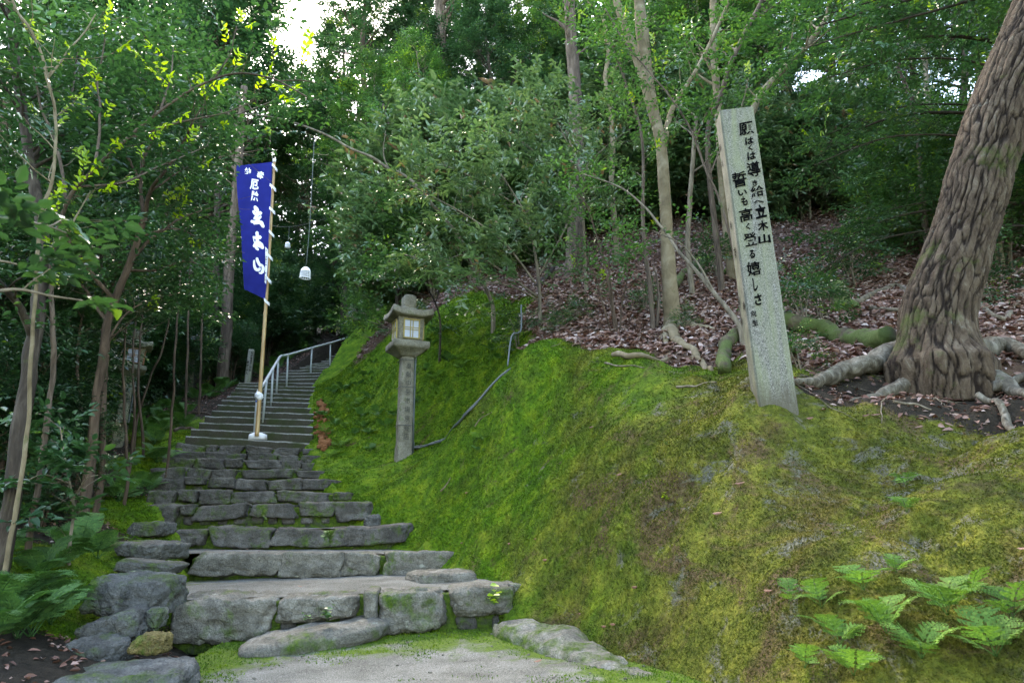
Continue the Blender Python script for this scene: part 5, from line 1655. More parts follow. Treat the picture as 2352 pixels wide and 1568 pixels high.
# ------------------------------------------------------------------ plants shaped after the photo
def side_twigs(r, wood, pts, r_end, f0, per_m, tl, A, D, up=.25, vert=.5):
    """leafy side twigs along one branch"""
    n = len(pts)
    seg = np.r_[0, np.cumsum(np.linalg.norm(np.diff(pts, axis=0), axis=1))]
    tot = seg[-1]
    k = max(1, int((1 - f0) * tot * per_m))
    for i in range(k):
        u = (f0 + (1 - f0) * (i + r.uniform(0, 1)) / k) * tot
        j = int(np.clip(np.searchsorted(seg, u) - 1, 0, n - 2))
        f = (u - seg[j]) / max(seg[j + 1] - seg[j], 1e-6)
        st = pts[j] * (1 - f) + pts[j + 1] * f
        dr = norm(pts[j + 1] - pts[j])
        rv = norm(r.normal(0, 1, 3) * [1, 1, vert])
        sd = norm(rv - dr * np.dot(rv, dr))
        ln = tl * r.uniform(.5, 1.3)
        pp = limb(r, st, norm(dr * .6 + sd + [0, 0, up]), ln, .08, .15, 5)
        tube(wood, pp, np.linspace(r_end, .0018, 5), 4, cap=False)
        for w_ in ((.5, 1.0) if ln < .35 else (.35, .7, 1.0)):
            q = w_ * 4; q0 = int(min(q, 3)); g = q - q0
            A.append(pp[q0] * (1 - g) + pp[q0 + 1] * g)
            D.append(pp[q0 + 1] - pp[q0])
    A.append(pts[-1]); D.append(pts[-1] - pts[-2])

CLEAR = [(528, 650, 375, 1010, 10.7), (612, 730, 560, 690, 9.8), (236, 330, 760, 1030, 10.6), (405, 470, 735, 880, 17.0), (555, 600, 790, 885, 16), (870, 1000, 655, 1070, 9.15), (1600, 1850, 235, 930, 4.6)]
def cleared(A, D, pad=24):
    """twigs that would grow across the banner, lanterns and posts were pruned away"""
    q = A - EYE
    z = q @ _f
    px = 1176 + FPX * (q @ RT) / z; py = 784 - FPX * (q @ UP) / z
    keep = np.ones(len(A), bool)
    rr_ = np.random.default_rng(3)
    for i_, (x0, x1, y0, y1, dd) in enumerate(CLEAR):
        pad = 58 if i_ == 0 else 24
        keep &= ~((px > x0 - pad) & (px < x1 + pad) & (py > y0 - pad) & (py < y1 + pad) & (A[:, 1] < dd) & (rr_.random(len(A)) < .985))
    return A[keep], D[keep]

def hero(name, label, cat, branches, mat_b, mat_l, seed, leaf=.07, wid=.44, kind='alt', per_m=7, tl=.35, nspray=1, young=0.0, youngmat=None, scale=1.0, group=None, tbase=.45,
         woodname='trunk', leafname='foliage', ground_first=True, flat=.5, rough=.15, loc=None, up=.25):
    """branches: (photo points with depth, start radius, end radius, leafless share)"""
    r = np.random.default_rng(seed)
    wood, lf, yl = MB(), MB(), MB()
    A, D = [], []
    base = None
    for bi_, (pp, ra, rb, f0) in enumerate(branches):
        w3 = [P(*q) for q in pp]
        if bi_ == 0:
            base = np.array(w3[0])
            if ground_first:
                g = gz(base[0], base[1])
                w3 = [np.array([base[0], base[1], min(base[2], g) - .12])] + w3
        pts = catmull(w3, max(10, 7 * len(w3)))
        pts = pts + fbm(pts * 4, 2, seed) [:, None] * np.array([.012, .012, 0])
        tube(wood, pts, np.linspace(ra, rb, len(pts)), 8, disp=(lambda v, q: fbm(v * 14, 3, 2) * q * rough) if rough else None)
        if f0 < 1: side_twigs(r, wood, pts, max(.0025, rb * .6), f0, per_m, tl, A, D, up)
    T = thing(name, label, cat, base if loc is None else loc, group=group)
    wood.build(woodname, MT[mat_b], T)
    if A:
        A, D = np.array(A), norm(np.array(D))
        A, D = cleared(A, D)
        isy = r.random(len(A)) < young
        for s in range(nspray):
            put_sprays(lf, r, A[~isy] + r.normal(0, .02 + .05 * s, A[~isy].shape), D[~isy], kind, leaf, wid, scale, flat, tbase=tbase)
        lf.build(leafname, MT[mat_l], T)
        if isy.any():
            put_sprays(yl, r, A[isy] + [0, 0, .02], D[isy] + [0, 0, .6], 'rosette', leaf * .85, wid, .35, .8, tbase=.6)
            yl.build('young_leaves', MT[youngmat or 'leaf_young'], T)
    return T

# big leaning tree on the right --------------------------------------------------
prof_ = [(2152, 835, 205), (2152, 736, 188), (2170, 660, 183), (2195, 590, 182), (2228, 480, 186), (2262, 366, 195), (2318, 200, 205), (2390, 40, 205), (2480, -140, 190), (2560, -330, 170), (2620, -560, 150), (2650, -820, 120)]
DT = 5.25
cpts = np.array([P(x, y, DT) for x, y, w_ in prof_])
crad = np.array([w_ / 2 * mpp(p) * .81 for (x, y, w_), p in zip(prof_, cpts)])
cpts = np.vstack([cpts[0] - [0, 0, .35], cpts]); crad = np.r_[crad[0], crad]
nT = 420
tp = catmull(cpts, nT); trd = np.interp(np.linspace(0, 1, nT), np.linspace(0, 1, len(crad)), crad)
big = thing('leaning_tree', 'huge leaning tree with deeply furrowed bark and spreading roots at the right edge', 'tree', cpts[1])
CRACK = []
def bark_disp(v, rr):
    th = np.arange(v.shape[1]) * 2 * math.pi / v.shape[1]
    c = np.stack([np.cos(th)[None] * 5.4 + 0 * v[..., 0], np.sin(th)[None] * 5.4 + 0 * v[..., 0], v[..., 2] * 1.7], -1)
    c = c + np.stack([fbm(v * 4, 3, 6), fbm(v * 4, 3, 7), fbm(v * 3, 3, 9)], -1) * .9
    f1, f2 = worley(c, 5)
    g1, g2 = worley(c * [2.1, 2.1, 3.2], 25)
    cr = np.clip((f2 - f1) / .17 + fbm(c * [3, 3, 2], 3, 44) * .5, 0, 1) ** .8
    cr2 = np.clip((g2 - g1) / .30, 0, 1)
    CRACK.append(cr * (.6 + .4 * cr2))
    z = v[..., 2] - cpts[1][2]
    cen = v.mean(1, keepdims=True)
    az = np.arctan2(v[..., 1] - cen[..., 1], v[..., 0] - cen[..., 0])
    flare = 0
    for a0, am in ((3.3, .17), (4.2, .15), (5.0, .17), (6.0, .15), (1.0, .1), (2.2, .1)):
        flare = flare + am * np.clip(np.cos(az - a0), 0, 1) ** 10
    flare = flare * np.exp(-np.clip(z, 0, 9) / .13)
    return (cr - 1) * .026 + (cr2 - 1) * .006 + fbm(c * [3, 3, 3], 4, 8) * .009 + fbm(v * 2.5, 2, 3) * .02 + flare
m = MB(); tube(m, tp, trd * .95, 230, disp=bark_disp)
def furrow_mat():
    m_, t, b = mat_new('furrowed_bark')
    v = geo(t)
    n = noise(t, 9, 8, .68, mapping(t, v, (1.6, 1.6, .55)), .6)
    base = ramp(t, [(.30, (.030, .020, .013)), (.46, (.070, .048, .031)), (.60, (.115, .085, .058)), (.74, (.19, .165, .125))], n).outputs[0]
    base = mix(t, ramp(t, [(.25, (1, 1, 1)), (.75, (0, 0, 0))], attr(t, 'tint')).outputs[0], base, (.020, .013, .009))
    li = ramp(t, [(.60, (0, 0, 0)), (.68, (1, 1, 1))], noise(t, 3.6, 8, .75, v)).outputs[0]
    base = mix(t, math_n(t, 'MULTIPLY', li, .55), base, (.22, .225, .19))
    mo = ramp(t, [(.56, (0, 0, 0)), (.68, (1, 1, 1))], noise(t, 2.4, 7, .72, v)).outputs[0]
    base = mix(t, math_n(t, 'MULTIPLY', mo, .75), base, (.07, .095, .02))
    t.links.new(base, b.inputs['Base Color'])
    b.inputs['Roughness'].default_value = .92
    b.inputs['Specular IOR Level'].default_value = .2
    bump(t, b, math_n(t, 'ADD', n, math_n(t, 'MULTIPLY', noise(t, 60, 4, .7, v), .4)), .9, .03)
    return m_
MT['furrow'] = furrow_mat()
MT['rootbark'] = bark_mat('grey_root_bark', (.035, .028, .02), (.095, .082, .06), (.20, .185, .15), sx=18, sz=10, moss=.27, bstr=.8, bd=.015)
MT['mossroot'] = bark_mat('mossy_root_bark', (.03, .022, .014), (.07, .055, .035), (.12, .10, .06), sx=12, sz=8, moss=.50, bstr=.9, bd=.02)
big_o = m.build('trunk', MT['furrow'], big)
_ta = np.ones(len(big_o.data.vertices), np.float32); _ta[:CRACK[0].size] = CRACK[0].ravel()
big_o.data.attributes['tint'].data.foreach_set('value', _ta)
def root(pts, w0_, w1_, mat='rootbark', lift=.35, nm='root', parent=big, seed=0, d=None, flat=.8):
    w3 = []
    for i, (x, y, dd) in enumerate(pts):
        p = on_ground(x, y, dd - .9, dd + 1.6) if i else P(x, y, dd)
        w3.append(p)
    w3 = catmull(w3, 14 * len(w3))
    nn_ = len(w3)
    rr = np.linspace(w0_, w1_, nn_) * mpp(w3[nn_ // 2]) / 2
    t0 = np.linspace(0, 1, nn_)
    g = Grid.at(w3[:, 0], w3[:, 1])
    tgt = g + rr * (lift + .25)
    w3[:, 2] = w3[:, 2] * np.clip(1 - t0 * 4, 0, 1) + tgt * (1 - np.clip(1 - t0 * 4, 0, 1))
    w3[:, 0] += fbm(w3 * 5, 2, seed) * .025
    w3[-3:, 2] -= np.array([.0, .02, .05])
    mb = MB(); tube(mb, w3, rr, 22, disp=lambda v, q: (fbm(v * 9, 4, seed + 1) * .30 - np.abs(fbm(v * 20, 3, seed)) * .22) * q, flat=flat)
    return mb.build(nm, MT[mat], parent)
root([(2135, 800, 5.28), (2050, 836, 5.1), (1985, 862, 5.05), (1920, 882, 5.0), (1850, 889, 5.0), (1800, 892, 5.05)], 92, 10, seed=1, lift=.5)
root([(2140, 805, 5.28), (2095, 872, 4.95), (2085, 903, 4.85), (2030, 916, 4.8), (1950, 921, 4.75)], 80, 8, seed=2)
root([(2150, 810, 5.28), (2190, 872, 4.85), (2250, 890, 4.75), (2310, 905, 4.65), (2370, 925, 4.55)], 92, 22, seed=3, lift=.5)
root([(2185, 785, 5.3), (2300, 812, 5.1), (2370, 838, 5.0), (2450, 850, 5.0)], 90, 26, seed=4)
root([(2245, 905, 4.7), (2300, 945, 4.45), (2380, 990, 4.25)], 22, 14, seed=5, lift=.6)
root([(2280, 885, 4.8), (2352, 876, 4.85), (2420, 880, 4.9)], 30, 20, seed=6, lift=.6)
root([(2040, 770, 5.6), (1975, 790, 5.65), (1900, 783, 5.75), (1840, 772, 5.85), (1760, 772, 5.9), (1700, 785, 5.85), (1668, 815, 5.7), (1662, 862, 5.45)], 40, 26, 'mossroot', .9, 'mossy_root', seed=7, flat=1)
r = np.random.default_rng(5)
wl, ll = MB(), MB()
A, D = [], []
for i in range(14):
    st = tp[int(nT * (.62 + .37 * i / 14))]
    az = i * 2.4
    lp = limb(r, st, [math.cos(az) * .9, math.sin(az) * .9, .35], r.uniform(1.6, 3.0), .1, .2, 9)
    tube(wl, lp, np.linspace(.06, .012, 9), 7)
    side_twigs(r, wl, lp, .006, .2, 9, .6, A, D)
wl.build('limb', MT['bark'], big)
put_sprays(ll, r, np.array(A), norm(np.array(D)), 'alt', .09, .42, 1.1)
ll.build('crown', MT['leaf_dark'], big)

# slender forked tree ------------------------------------------------------------
sl = thing('slender_tree', 'slender smooth-barked tree forking high up, left of the inscribed pillar', 'tree', P(1545, 752, 7.9))
def stem_px(mb, pts, ws, n=9, dd=None, seed=0, amp=.1):
    w3 = np.array([P(*q) for q in pts])
    wr = np.array([w_ / 2 * mpp(p) for w_, p in zip(ws, w3)])
    k = 10 * len(pts)
    c = catmull(w3, k)
    rr = np.interp(np.linspace(0, 1, k), np.linspace(0, 1, len(wr)), wr)
    tube(mb, c, rr, n, disp=lambda v, q: fbm(v * 7, 3, seed) * q * amp)
    return c
m = MB()
stem_px(m, [(1546, 790, 7.85), (1545, 752, 7.9), (1540, 680, 7.9), (1535, 600, 7.9), (1528, 470, 7.95), (1520, 350, 8), (1512, 300, 8), (1495, 230, 8), (1480, 120, 8), (1468, 0, 8), (1455, -200, 8), (1450, -420, 8)], [44, 36, 29, 28, 26, 28, 32, 20, 18, 16, 13, 8], 16, seed=3)
sl_m = m
m2 = MB()
c_l = stem_px(m2, [(1508, 290, 8), (1478, 180, 7.95), (1450, 100, 7.9), (1425, 30, 7.9), (1400, -60, 7.9), (1360, -250, 7.8)], [24, 20, 18, 16, 14, 8], 12, seed=5)
A, D = [], []
rr_ = np.random.default_rng(8)
c_r = stem_px(m2, [(1525, 330, 8), (1545, 250, 8.1), (1600, 160, 8.2), (1650, 60, 8.3), (1700, -60, 8.3)], [16, 10, 9, 8, 5], 8, seed=6)
for c in (c_l, c_r): side_twigs(rr_, m2, c, .006, .25, 7, .7, A, D)
sl_m.build('trunk', MT['bark_pale'], sl)
m2.build('limb', MT['bark_pale'], sl)
lf = MB(); put_sprays(lf, rr_, np.array(A), norm(np.array(D)), 'alt', .085, .40, 1.0, tbase=.6, young=.12)
lf.build('crown', MT['leaf_mid'], sl)
def sroot(pts, a_, b_, seed):
    o = root(pts, a_, b_, 'rootbark', .5, 'root', sl, seed)
    o.data.materials[0] = MT['bark_pale']
sroot([(1540, 745, 7.85), (1548, 772, 7.7), (1565, 800, 7.3), (1600, 825, 6.9), (1640, 852, 6.4)], 34, 9, 21)
sroot([(1555, 745, 7.9), (1590, 755, 7.8), (1640, 765, 7.7)], 30, 12, 22)
sroot([(1538, 760, 7.9), (1528, 780, 7.7), (1535, 800, 7.4)], 22, 10, 23)

# thin stems and shrubs on the leaf-covered slope ---------------------------------
hero('leaning_sapling', 'long thin bare stem leaning left from behind the inscribed pillar, crossing the slender tree', 'sapling',
     [([(1702, 757, 6.6), (1673, 712, 6.7), (1641, 674, 6.8), (1615, 642, 6.9), (1585, 607, 7.0), (1556, 575, 7.1), (1536, 542, 7.15), (1512, 513, 7.2), (1485, 480, 7.3), (1440, 440, 7.4), (1400, 420, 7.5), (1340, 400, 7.6)], .030, .006, .75),
      ([(1640, 672, 6.8), (1612, 619, 6.85), (1585, 583, 6.9), (1559, 557, 6.9), (1500, 530, 6.9)], .014, .005, .6)], 'twig', 'leaf_mid', 31, leaf=.065, per_m=8, tl=.3)
hero('leaning_sapling', 'thin brown stem rising from the pillar side and slanting up across the forked tree', 'sapling',
     [([(1690, 610, 6.9), (1663, 490, 6.9), (1641, 431, 6.9), (1626, 402, 6.9), (1584, 293, 6.9), (1537, 220, 6.9), (1493, 168, 6.9), (1430, 90, 6.9), (1390, 20, 6.9)], .018, .007, .45),
      ([(1632, 400, 6.9), (1660, 330, 6.9), (1700, 250, 7), (1720, 180, 7)], .008, .004, .3)], 'bark', 'leaf_mid', 32, leaf=.065, per_m=9, tl=.35, young=.1)
hero('upright_sapling', 'straight grey pole-like sapling just left of the slender tree', 'sapling',
     [([(1500, 757, 7.7), (1493, 665, 7.75), (1480, 563, 7.8), (1476, 490, 7.8), (1478, 402, 7.9), (1472, 300, 7.9), (1440, 200, 7.9), (1400, 90, 7.9)], .032, .010, .5),
      ([(1508, 750, 7.7), (1512, 690, 7.75), (1508, 640, 7.8), (1500, 610, 7.8)], .02, .01, 1)], 'bark', 'leaf_mid', 33, leaf=.07, per_m=8, tl=.45, young=.1)
hero('open_shrub', 'open shrub of several thin reddish stems on the leaf litter', 'shrub',
     [([(1412, 780, 7.9), (1405, 700, 7.9), (1395, 640, 7.9), (1378, 570, 7.9), (1350, 480, 7.8), (1310, 420, 7.7)], .017, .005, .3), ([(1418, 782, 7.9), (1408, 690, 8), (1398, 620, 8), (1400, 540, 8.1), (1412, 460, 8.1)], .015, .005, .3),
      ([(1422, 780, 7.9), (1428, 700, 8), (1440, 640, 8.0), (1436, 600, 8.0), (1460, 520, 8)], .012, .004, .3), ([(1408, 780, 7.9), (1385, 700, 7.8), (1370, 640, 7.8), (1330, 560, 7.7)], .010, .004, .3)],
     'bark_red', 'leaf_mid', 34, leaf=.06, per_m=9, tl=.32, tbase=.5, young=.06)
hero('pale_leaf_shrub', 'spreading shrub with big pale blue-green leaves above the gully of the moss bank', 'shrub',
     [([(1240, 735, 9.2), (1238, 650, 9.2), (1225, 560, 9.2), (1200, 480, 9.1), (1150, 400, 9.0)], .030, .008, .3), ([(1232, 680, 9.2), (1150, 620, 9.0), (1080, 585, 8.9), (1000, 600, 8.9), (930, 585, 9)], .018, .006, .2),
      ([(1230, 650, 9.2), (1160, 560, 9), (1080, 500, 8.8), (990, 450, 8.8), (930, 420, 8.9)], .018, .006, .25), ([(1235, 640, 9.2), (1290, 540, 9.3), (1330, 450, 9.4), (1350, 380, 9.4)], .016, .006, .3),
      ([(1238, 690, 9.2), (1180, 660, 8.9), (1120, 650, 8.8), (1050, 660, 8.8), (1000, 640, 8.9)], .012, .005, .2), ([(1200, 480, 9.1), (1120, 430, 9), (1050, 390, 9), (980, 370, 9)], .012, .005, .1)],
     'twig', 'leaf_pale', 35, leaf=.115, wid=.38, kind='rosette', per_m=12, tl=.45, tbase=.6, nspray=2, rough=.2)
hero('pale_leaf_shrub', 'higher tier of big pale leaves between the arching branch and the upright saplings', 'shrub',
     [([(1345, 640, 10), (1340, 520, 10), (1330, 400, 10), (1300, 300, 10)], .03, .008, .35), ([(1335, 470, 10), (1260, 380, 9.9), (1190, 320, 9.8), (1120, 290, 9.8)], .015, .005, .1), ([(1330, 400, 10), (1400, 330, 10), (1460, 290, 10)], .014, .005, .1),
      ([(1320, 360, 10), (1270, 270, 10), (1200, 230, 10)], .012, .005, .1)], 'twig', 'leaf_pale', 36, leaf=.11, wid=.38, kind='rosette', per_m=12, tl=.5, tbase=.62, nspray=2, rough=.2)
hero('pale_leaf_shrub', 'low dark-stemmed bush with glossy leaves hanging over the lantern roof', 'shrub',
     [([(1010, 730, 10.4), (980, 660, 10.3), (940, 620, 10.2), (890, 600, 10.1)], .02, .006, .2), ([(985, 680, 10.3), (930, 665, 10.2), (880, 640, 10.1)], .012, .005, .2), ([(1000, 700, 10.3), (1010, 640, 10.3), (1000, 590, 10.2)], .012, .005, .2)],
     'bark_dark', 'leaf_dark', 37, leaf=.075, wid=.42, per_m=14, tl=.35, tbase=.6)
hero('bank_bush', 'small-leaved bush reaching left over the handrail from the bank top', 'shrub',
     [([(900, 760, 13.5), (870, 745, 13.4), (830, 735, 13.3), (795, 725, 13.3)], .014, .005, .1), ([(890, 755, 13.5), (850, 725, 13.5), (815, 715, 13.4)], .012, .004, .1), ([(890, 755, 13.5), (860, 770, 13.3), (840, 775, 13.2)], .01, .004, .1)],
     'twig', 'leaf_mid', 38, leaf=.07, wid=.42, per_m=16, tl=.3, tbase=.6)
arch = [(1130, 700, 10.2), (1090, 610, 10.1), (1058, 549, 10), (1021, 502, 9.95), (988, 465, 9.9), (951, 421, 9.85), (922, 399, 9.85), (893, 388, 9.8), (856, 362, 9.8), (805, 341, 9.8), (751, 311, 9.8), (696, 289, 9.75), (641, 273, 9.7), (586, 264, 9.6), (531, 262, 9.5), (494, 253, 9.4), (439, 216, 9.3)]
hero('arching_tree', 'thin pale tree arching far over the stairs from the right bank', 'tree', [(arch, .036, .010, .80), ([(893, 388, 9.8), (880, 350, 9.8), (885, 300, 9.8)], .012, .004, .4), ([(545, 262, 9.5), (620, 235, 9.4), (640, 215, 9.4)], .008, .004, .4)],
     'twig', 'leaf_dark', 39, leaf=.07, per_m=6, tl=.4, rough=.12)
# trunks standing in the wood behind
for (pts, ra, rb, mb_, lab) in [
    ([(1310, 690, 11.6), (1318, 600, 11.6), (1325, 480, 11.7), (1325, 330, 11.8), (1320, 200, 12), (1310, 60, 12), (1305, -120, 12)], .17, .10, 'bark', 'rough mossy trunk rising behind the multi-stem shrub'),
    ([(1010, 560, 17), (1012, 420, 17), (1008, 300, 17), (1010, 150, 17), (1012, 0, 17), (1015, -200, 17)], .19, .15, 'bark', 'tall straight pale trunk above the pale-leaved shrub'),
    ([(1415, 560, 12), (1405, 420, 12), (1408, 330, 12), (1400, 240, 12), (1390, 180, 12), (1398, 110, 12), (1380, 20, 12)], .06, .035, 'bark_pale', 'crooked whitish trunk in the wood left of the slender tree'),
    ([(1660, 420, 10.5), (1655, 330, 10.5), (1650, 250, 10.5), (1640, 130, 10.5), (1638, -20, 10.5)], .085, .06, 'bark_pale', 'pale trunk standing right behind the top of the pillar'),
    ([(1625, 330, 9.5), (1655, 220, 9.4), (1690, 120, 9.3), (1750, 0, 9.2), (1790, -90, 9.2)], .05, .03, 'bark', 'dark limb slanting right above the pillar top'),
    ([(1700, 420, 10), (1730, 250, 10), (1790, 170, 10), (1850, 110, 10), (1900, 40, 10)], .09, .04, 'bark_pale', 'mossy pale trunk leaning right behind the pillar'),
    ([(1580, 560, 9.5), (1585, 460, 9.5), (1592, 360, 9.5), (1600, 260, 9.5)], .045, .03, 'twig', 'thin tan trunk between the slender tree and the pillar'),
    ([(2130, 560, 10.5), (2118, 440, 10.5), (2110, 330, 10.5), (2100, 250, 10.5), (2060, 150, 10.5)], .055, .03, 'bark', 'forked brown trunk left of the huge leaning tree'),
    ([(2160, 500, 13), (2150, 380, 13), (2135, 260, 13), (2120, 100, 13)], .06, .05, 'twig', 'thin grey trunk against the bright gaps left of the huge tree'),
    ([(915, 620, 14), (908, 520, 14), (900, 400, 14), (895, 300, 14), (880, 240, 14)], .06, .03, 'bark_dark', 'dark thin trunk behind the arching branch'),
    ([(510, 880, 17), (520, 760, 17), (525, 640, 17), (535, 520, 17), (545, 420, 17), (560, 200, 17)], .16, .10, 'bark', 'mossy trunk behind the banner, with a dark band'),
    ([(488, 860, 18), (495, 700, 18), (497, 560, 18), (500, 400, 18)], .12, .08, 'bark_dark', 'dark trunk next to the mossy one behind the banner')]:
    hero('forest_tree', lab, 'tree', [(pts, ra, rb, .62)], mb_, 'leaf_far' if pts[0][2] > 12.5 else 'leaf_mid', int(pts[0][0]), leaf=.095, per_m=4, tl=.9, nspray=1, leafname='crown', tbase=.5)

# left side: leafy trees near the viewer ------------------------------------------
hero('camellia_tree', 'glossy-leaved tree with a brown forking trunk left of the stairs, its twigs reaching the banner', 'tree',
     [([(205, 1075, 6.3), (218, 960, 6.25), (235, 820, 6.2), (246, 740, 6.2), (262, 690, 6.2), (290, 620, 6.2), (318, 545, 6.2), (330, 500, 6.2)], .052, .030, 1),
      ([(330, 500, 6.2), (345, 440, 6.1), (375, 400, 6), (420, 330, 5.9), (440, 290, 5.8), (470, 240, 5.8)], .022, .006, .3), ([(330, 500, 6.2), (322, 420, 6.3), (340, 340, 6.4), (400, 250, 6.5), (460, 180, 6.5)], .02, .006, .3),
      ([(262, 690, 6.2), (205, 620, 6.0), (150, 530, 5.9), (120, 420, 5.9), (90, 320, 5.9)], .022, .006, .2), ([(300, 595, 6.2), (360, 540, 6.3), (420, 500, 6.5), (490, 475, 6.7), (525, 465, 6.8)], .018, .004, .2),
      ([(345, 440, 6.1), (420, 390, 6.3), (500, 362, 6.6), (570, 350, 6.9), (620, 340, 7.1)], .012, .003, .25), ([(246, 740, 6.2), (185, 650, 6.5), (120, 570, 6.7)], .018, .006, .2),
      ([(318, 545, 6.2), (400, 525, 6.4), (460, 550, 6.7), (500, 575, 6.9), (535, 572, 7.0)], .012, .003, .2), ([(290, 620, 6.2), (360, 620, 6.4), (430, 600, 6.7), (500, 630, 7)], .014, .004, .2),
      ([(240, 790, 6.2), (290, 720, 6.4), (350, 690, 6.6), (420, 670, 6.9)], .012, .004, .3), ([(322, 420, 6.3), (280, 330, 6.4), (260, 240, 6.5), (230, 150, 6.6)], .014, .005, .1)],
     'bark_red', 'leaf_dark', 51, leaf=.072, wid=.46, per_m=13, tl=.38, nspray=2, young=.05, tbase=.5)
hero('camellia_tree', 'second reddish trunk close beside the forking trunk, with a dense glossy crown', 'tree',
     [([(232, 1085, 6.5), (236, 980, 6.5), (240, 860, 6.6), (246, 780, 6.7), (235, 640, 6.9), (215, 480, 7.1), (200, 330, 7.2), (190, 200, 7.3)], .034, .012, .35), ([(238, 700, 6.8), (300, 560, 7.2), (380, 440, 7.5), (420, 300, 7.6)], .02, .006, .2),
      ([(222, 530, 7.0), (150, 430, 7.1), (80, 340, 7.2), (30, 250, 7.2)], .02, .006, .1), ([(210, 420, 7.1), (280, 300, 7.4), (330, 200, 7.6), (360, 110, 7.7)], .02, .006, .1), ([(195, 250, 7.2), (130, 160, 7.3), (90, 60, 7.3)], .016, .006, .1)],
     'bark_red', 'leaf_dark', 52, leaf=.075, wid=.45, per_m=12, tl=.5, nspray=2, tbase=.48)
hero('bright_branch_tree', 'tree at the left whose long arching branch carries fresh yellow-green leaf tips over the stairs', 'tree',
     [([(118, 900, 5.0), (122, 760, 4.9), (125, 574, 4.8), (157, 465, 4.7), (220, 385, 4.65), (293, 319, 4.6), (370, 255, 4.6), (439, 209, 4.6), (495, 182, 4.6), (549, 168, 4.6), (600, 175, 4.6), (641, 187, 4.6), (703, 222, 4.6)], .024, .006, .30),
      ([(293, 319, 4.6), (400, 285, 4.7), (500, 262, 4.8), (580, 235, 4.9)], .010, .004, .2), ([(220, 385, 4.65), (230, 290, 4.7), (225, 190, 4.8), (240, 90, 4.8)], .012, .005, .2), ([(370, 255, 4.6), (390, 180, 4.7), (400, 110, 4.8)], .009, .004, .2),
      ([(495, 182, 4.6), (530, 120, 4.6), (545, 60, 4.6)], .007, .003, .3), ([(641, 187, 4.6), (690, 185, 4.6), (725, 190, 4.6)], .006, .003, .2), ([(157, 465, 4.7), (130, 340, 4.8), (90, 230, 4.8), (70, 120, 4.8)], .014, .005, .2),
      ([(180, 430, 4.7), (280, 420, 4.9), (350, 390, 5.1), (420, 360, 5.3), (480, 335, 5.5)], .010, .004, .2)],
     'bark', 'leaf_dark', 53, leaf=.062, wid=.46, per_m=8, tl=.26, nspray=1, young=.42, tbase=.5, up=.4)
hero('pale_tree', 'smooth pale curving stem at the far left, lit along one side', 'tree',
     [([(60, 1000, 4.4), (72, 800, 4.3), (85, 600, 4.2), (95, 491, 4.1), (112, 430, 4.1), (125, 366, 4.1), (129, 300, 4.1), (128, 275, 4.1), (118, 215, 4.1), (110, 183, 4.1), (73, 73, 4.1), (37, 22, 4.1), (10, -60, 4.1)], .015, .008, .55),
      ([(85, 600, 4.2), (160, 520, 4.5), (210, 440, 4.8)], .010, .004, .3), ([(110, 183, 4.1), (170, 100, 4.2), (220, 30, 4.3)], .008, .004, .1)], 'bark_pale', 'leaf_dark', 54, leaf=.07, per_m=8, tl=.35, nspray=1, young=.08)
hero('dark_tree', 'thick dark trunk leaning at the left edge of the view', 'tree',
     [([(8, 1270, 4.7), (35, 1080, 4.7), (60, 900, 4.75), (78, 780, 4.8), (92, 620, 4.85), (98, 540, 4.9), (70, 380, 5), (40, 200, 5.1), (20, 0, 5.1)], .060, .035, .6), ([(78, 780, 4.8), (40, 700, 4.6), (-10, 640, 4.4)], .03, .02, .6), ([(70, 380, 5), (150, 260, 5.4), (180, 120, 5.6)], .02, .006, .2)],
     'bark_dark', 'leaf_dark', 55, leaf=.075, per_m=10, tl=.5, nspray=2)
hero('leafy_branch', 'out-of-focus spray of broad glossy leaves hanging into the left edge close by', 'branch',
     [([(-140, 560, 1.75), (-60, 530, 1.75), (30, 505, 1.75), (110, 520, 1.75), (150, 535, 1.8)], .006, .002, .45), ([(-120, 720, 1.7), (-40, 680, 1.7), (40, 665, 1.75), (120, 680, 1.8), (190, 690, 1.9)], .006, .002, .4),
      ([(-60, 610, 1.7), (0, 600, 1.7), (50, 610, 1.75)], .005, .002, .3)], 'twig', 'leaf_dark', 56, leaf=.055, wid=.5, per_m=9, tl=.09, scale=.35, ground_first=False, tbase=.55, leafname='leaves', woodname='twig')
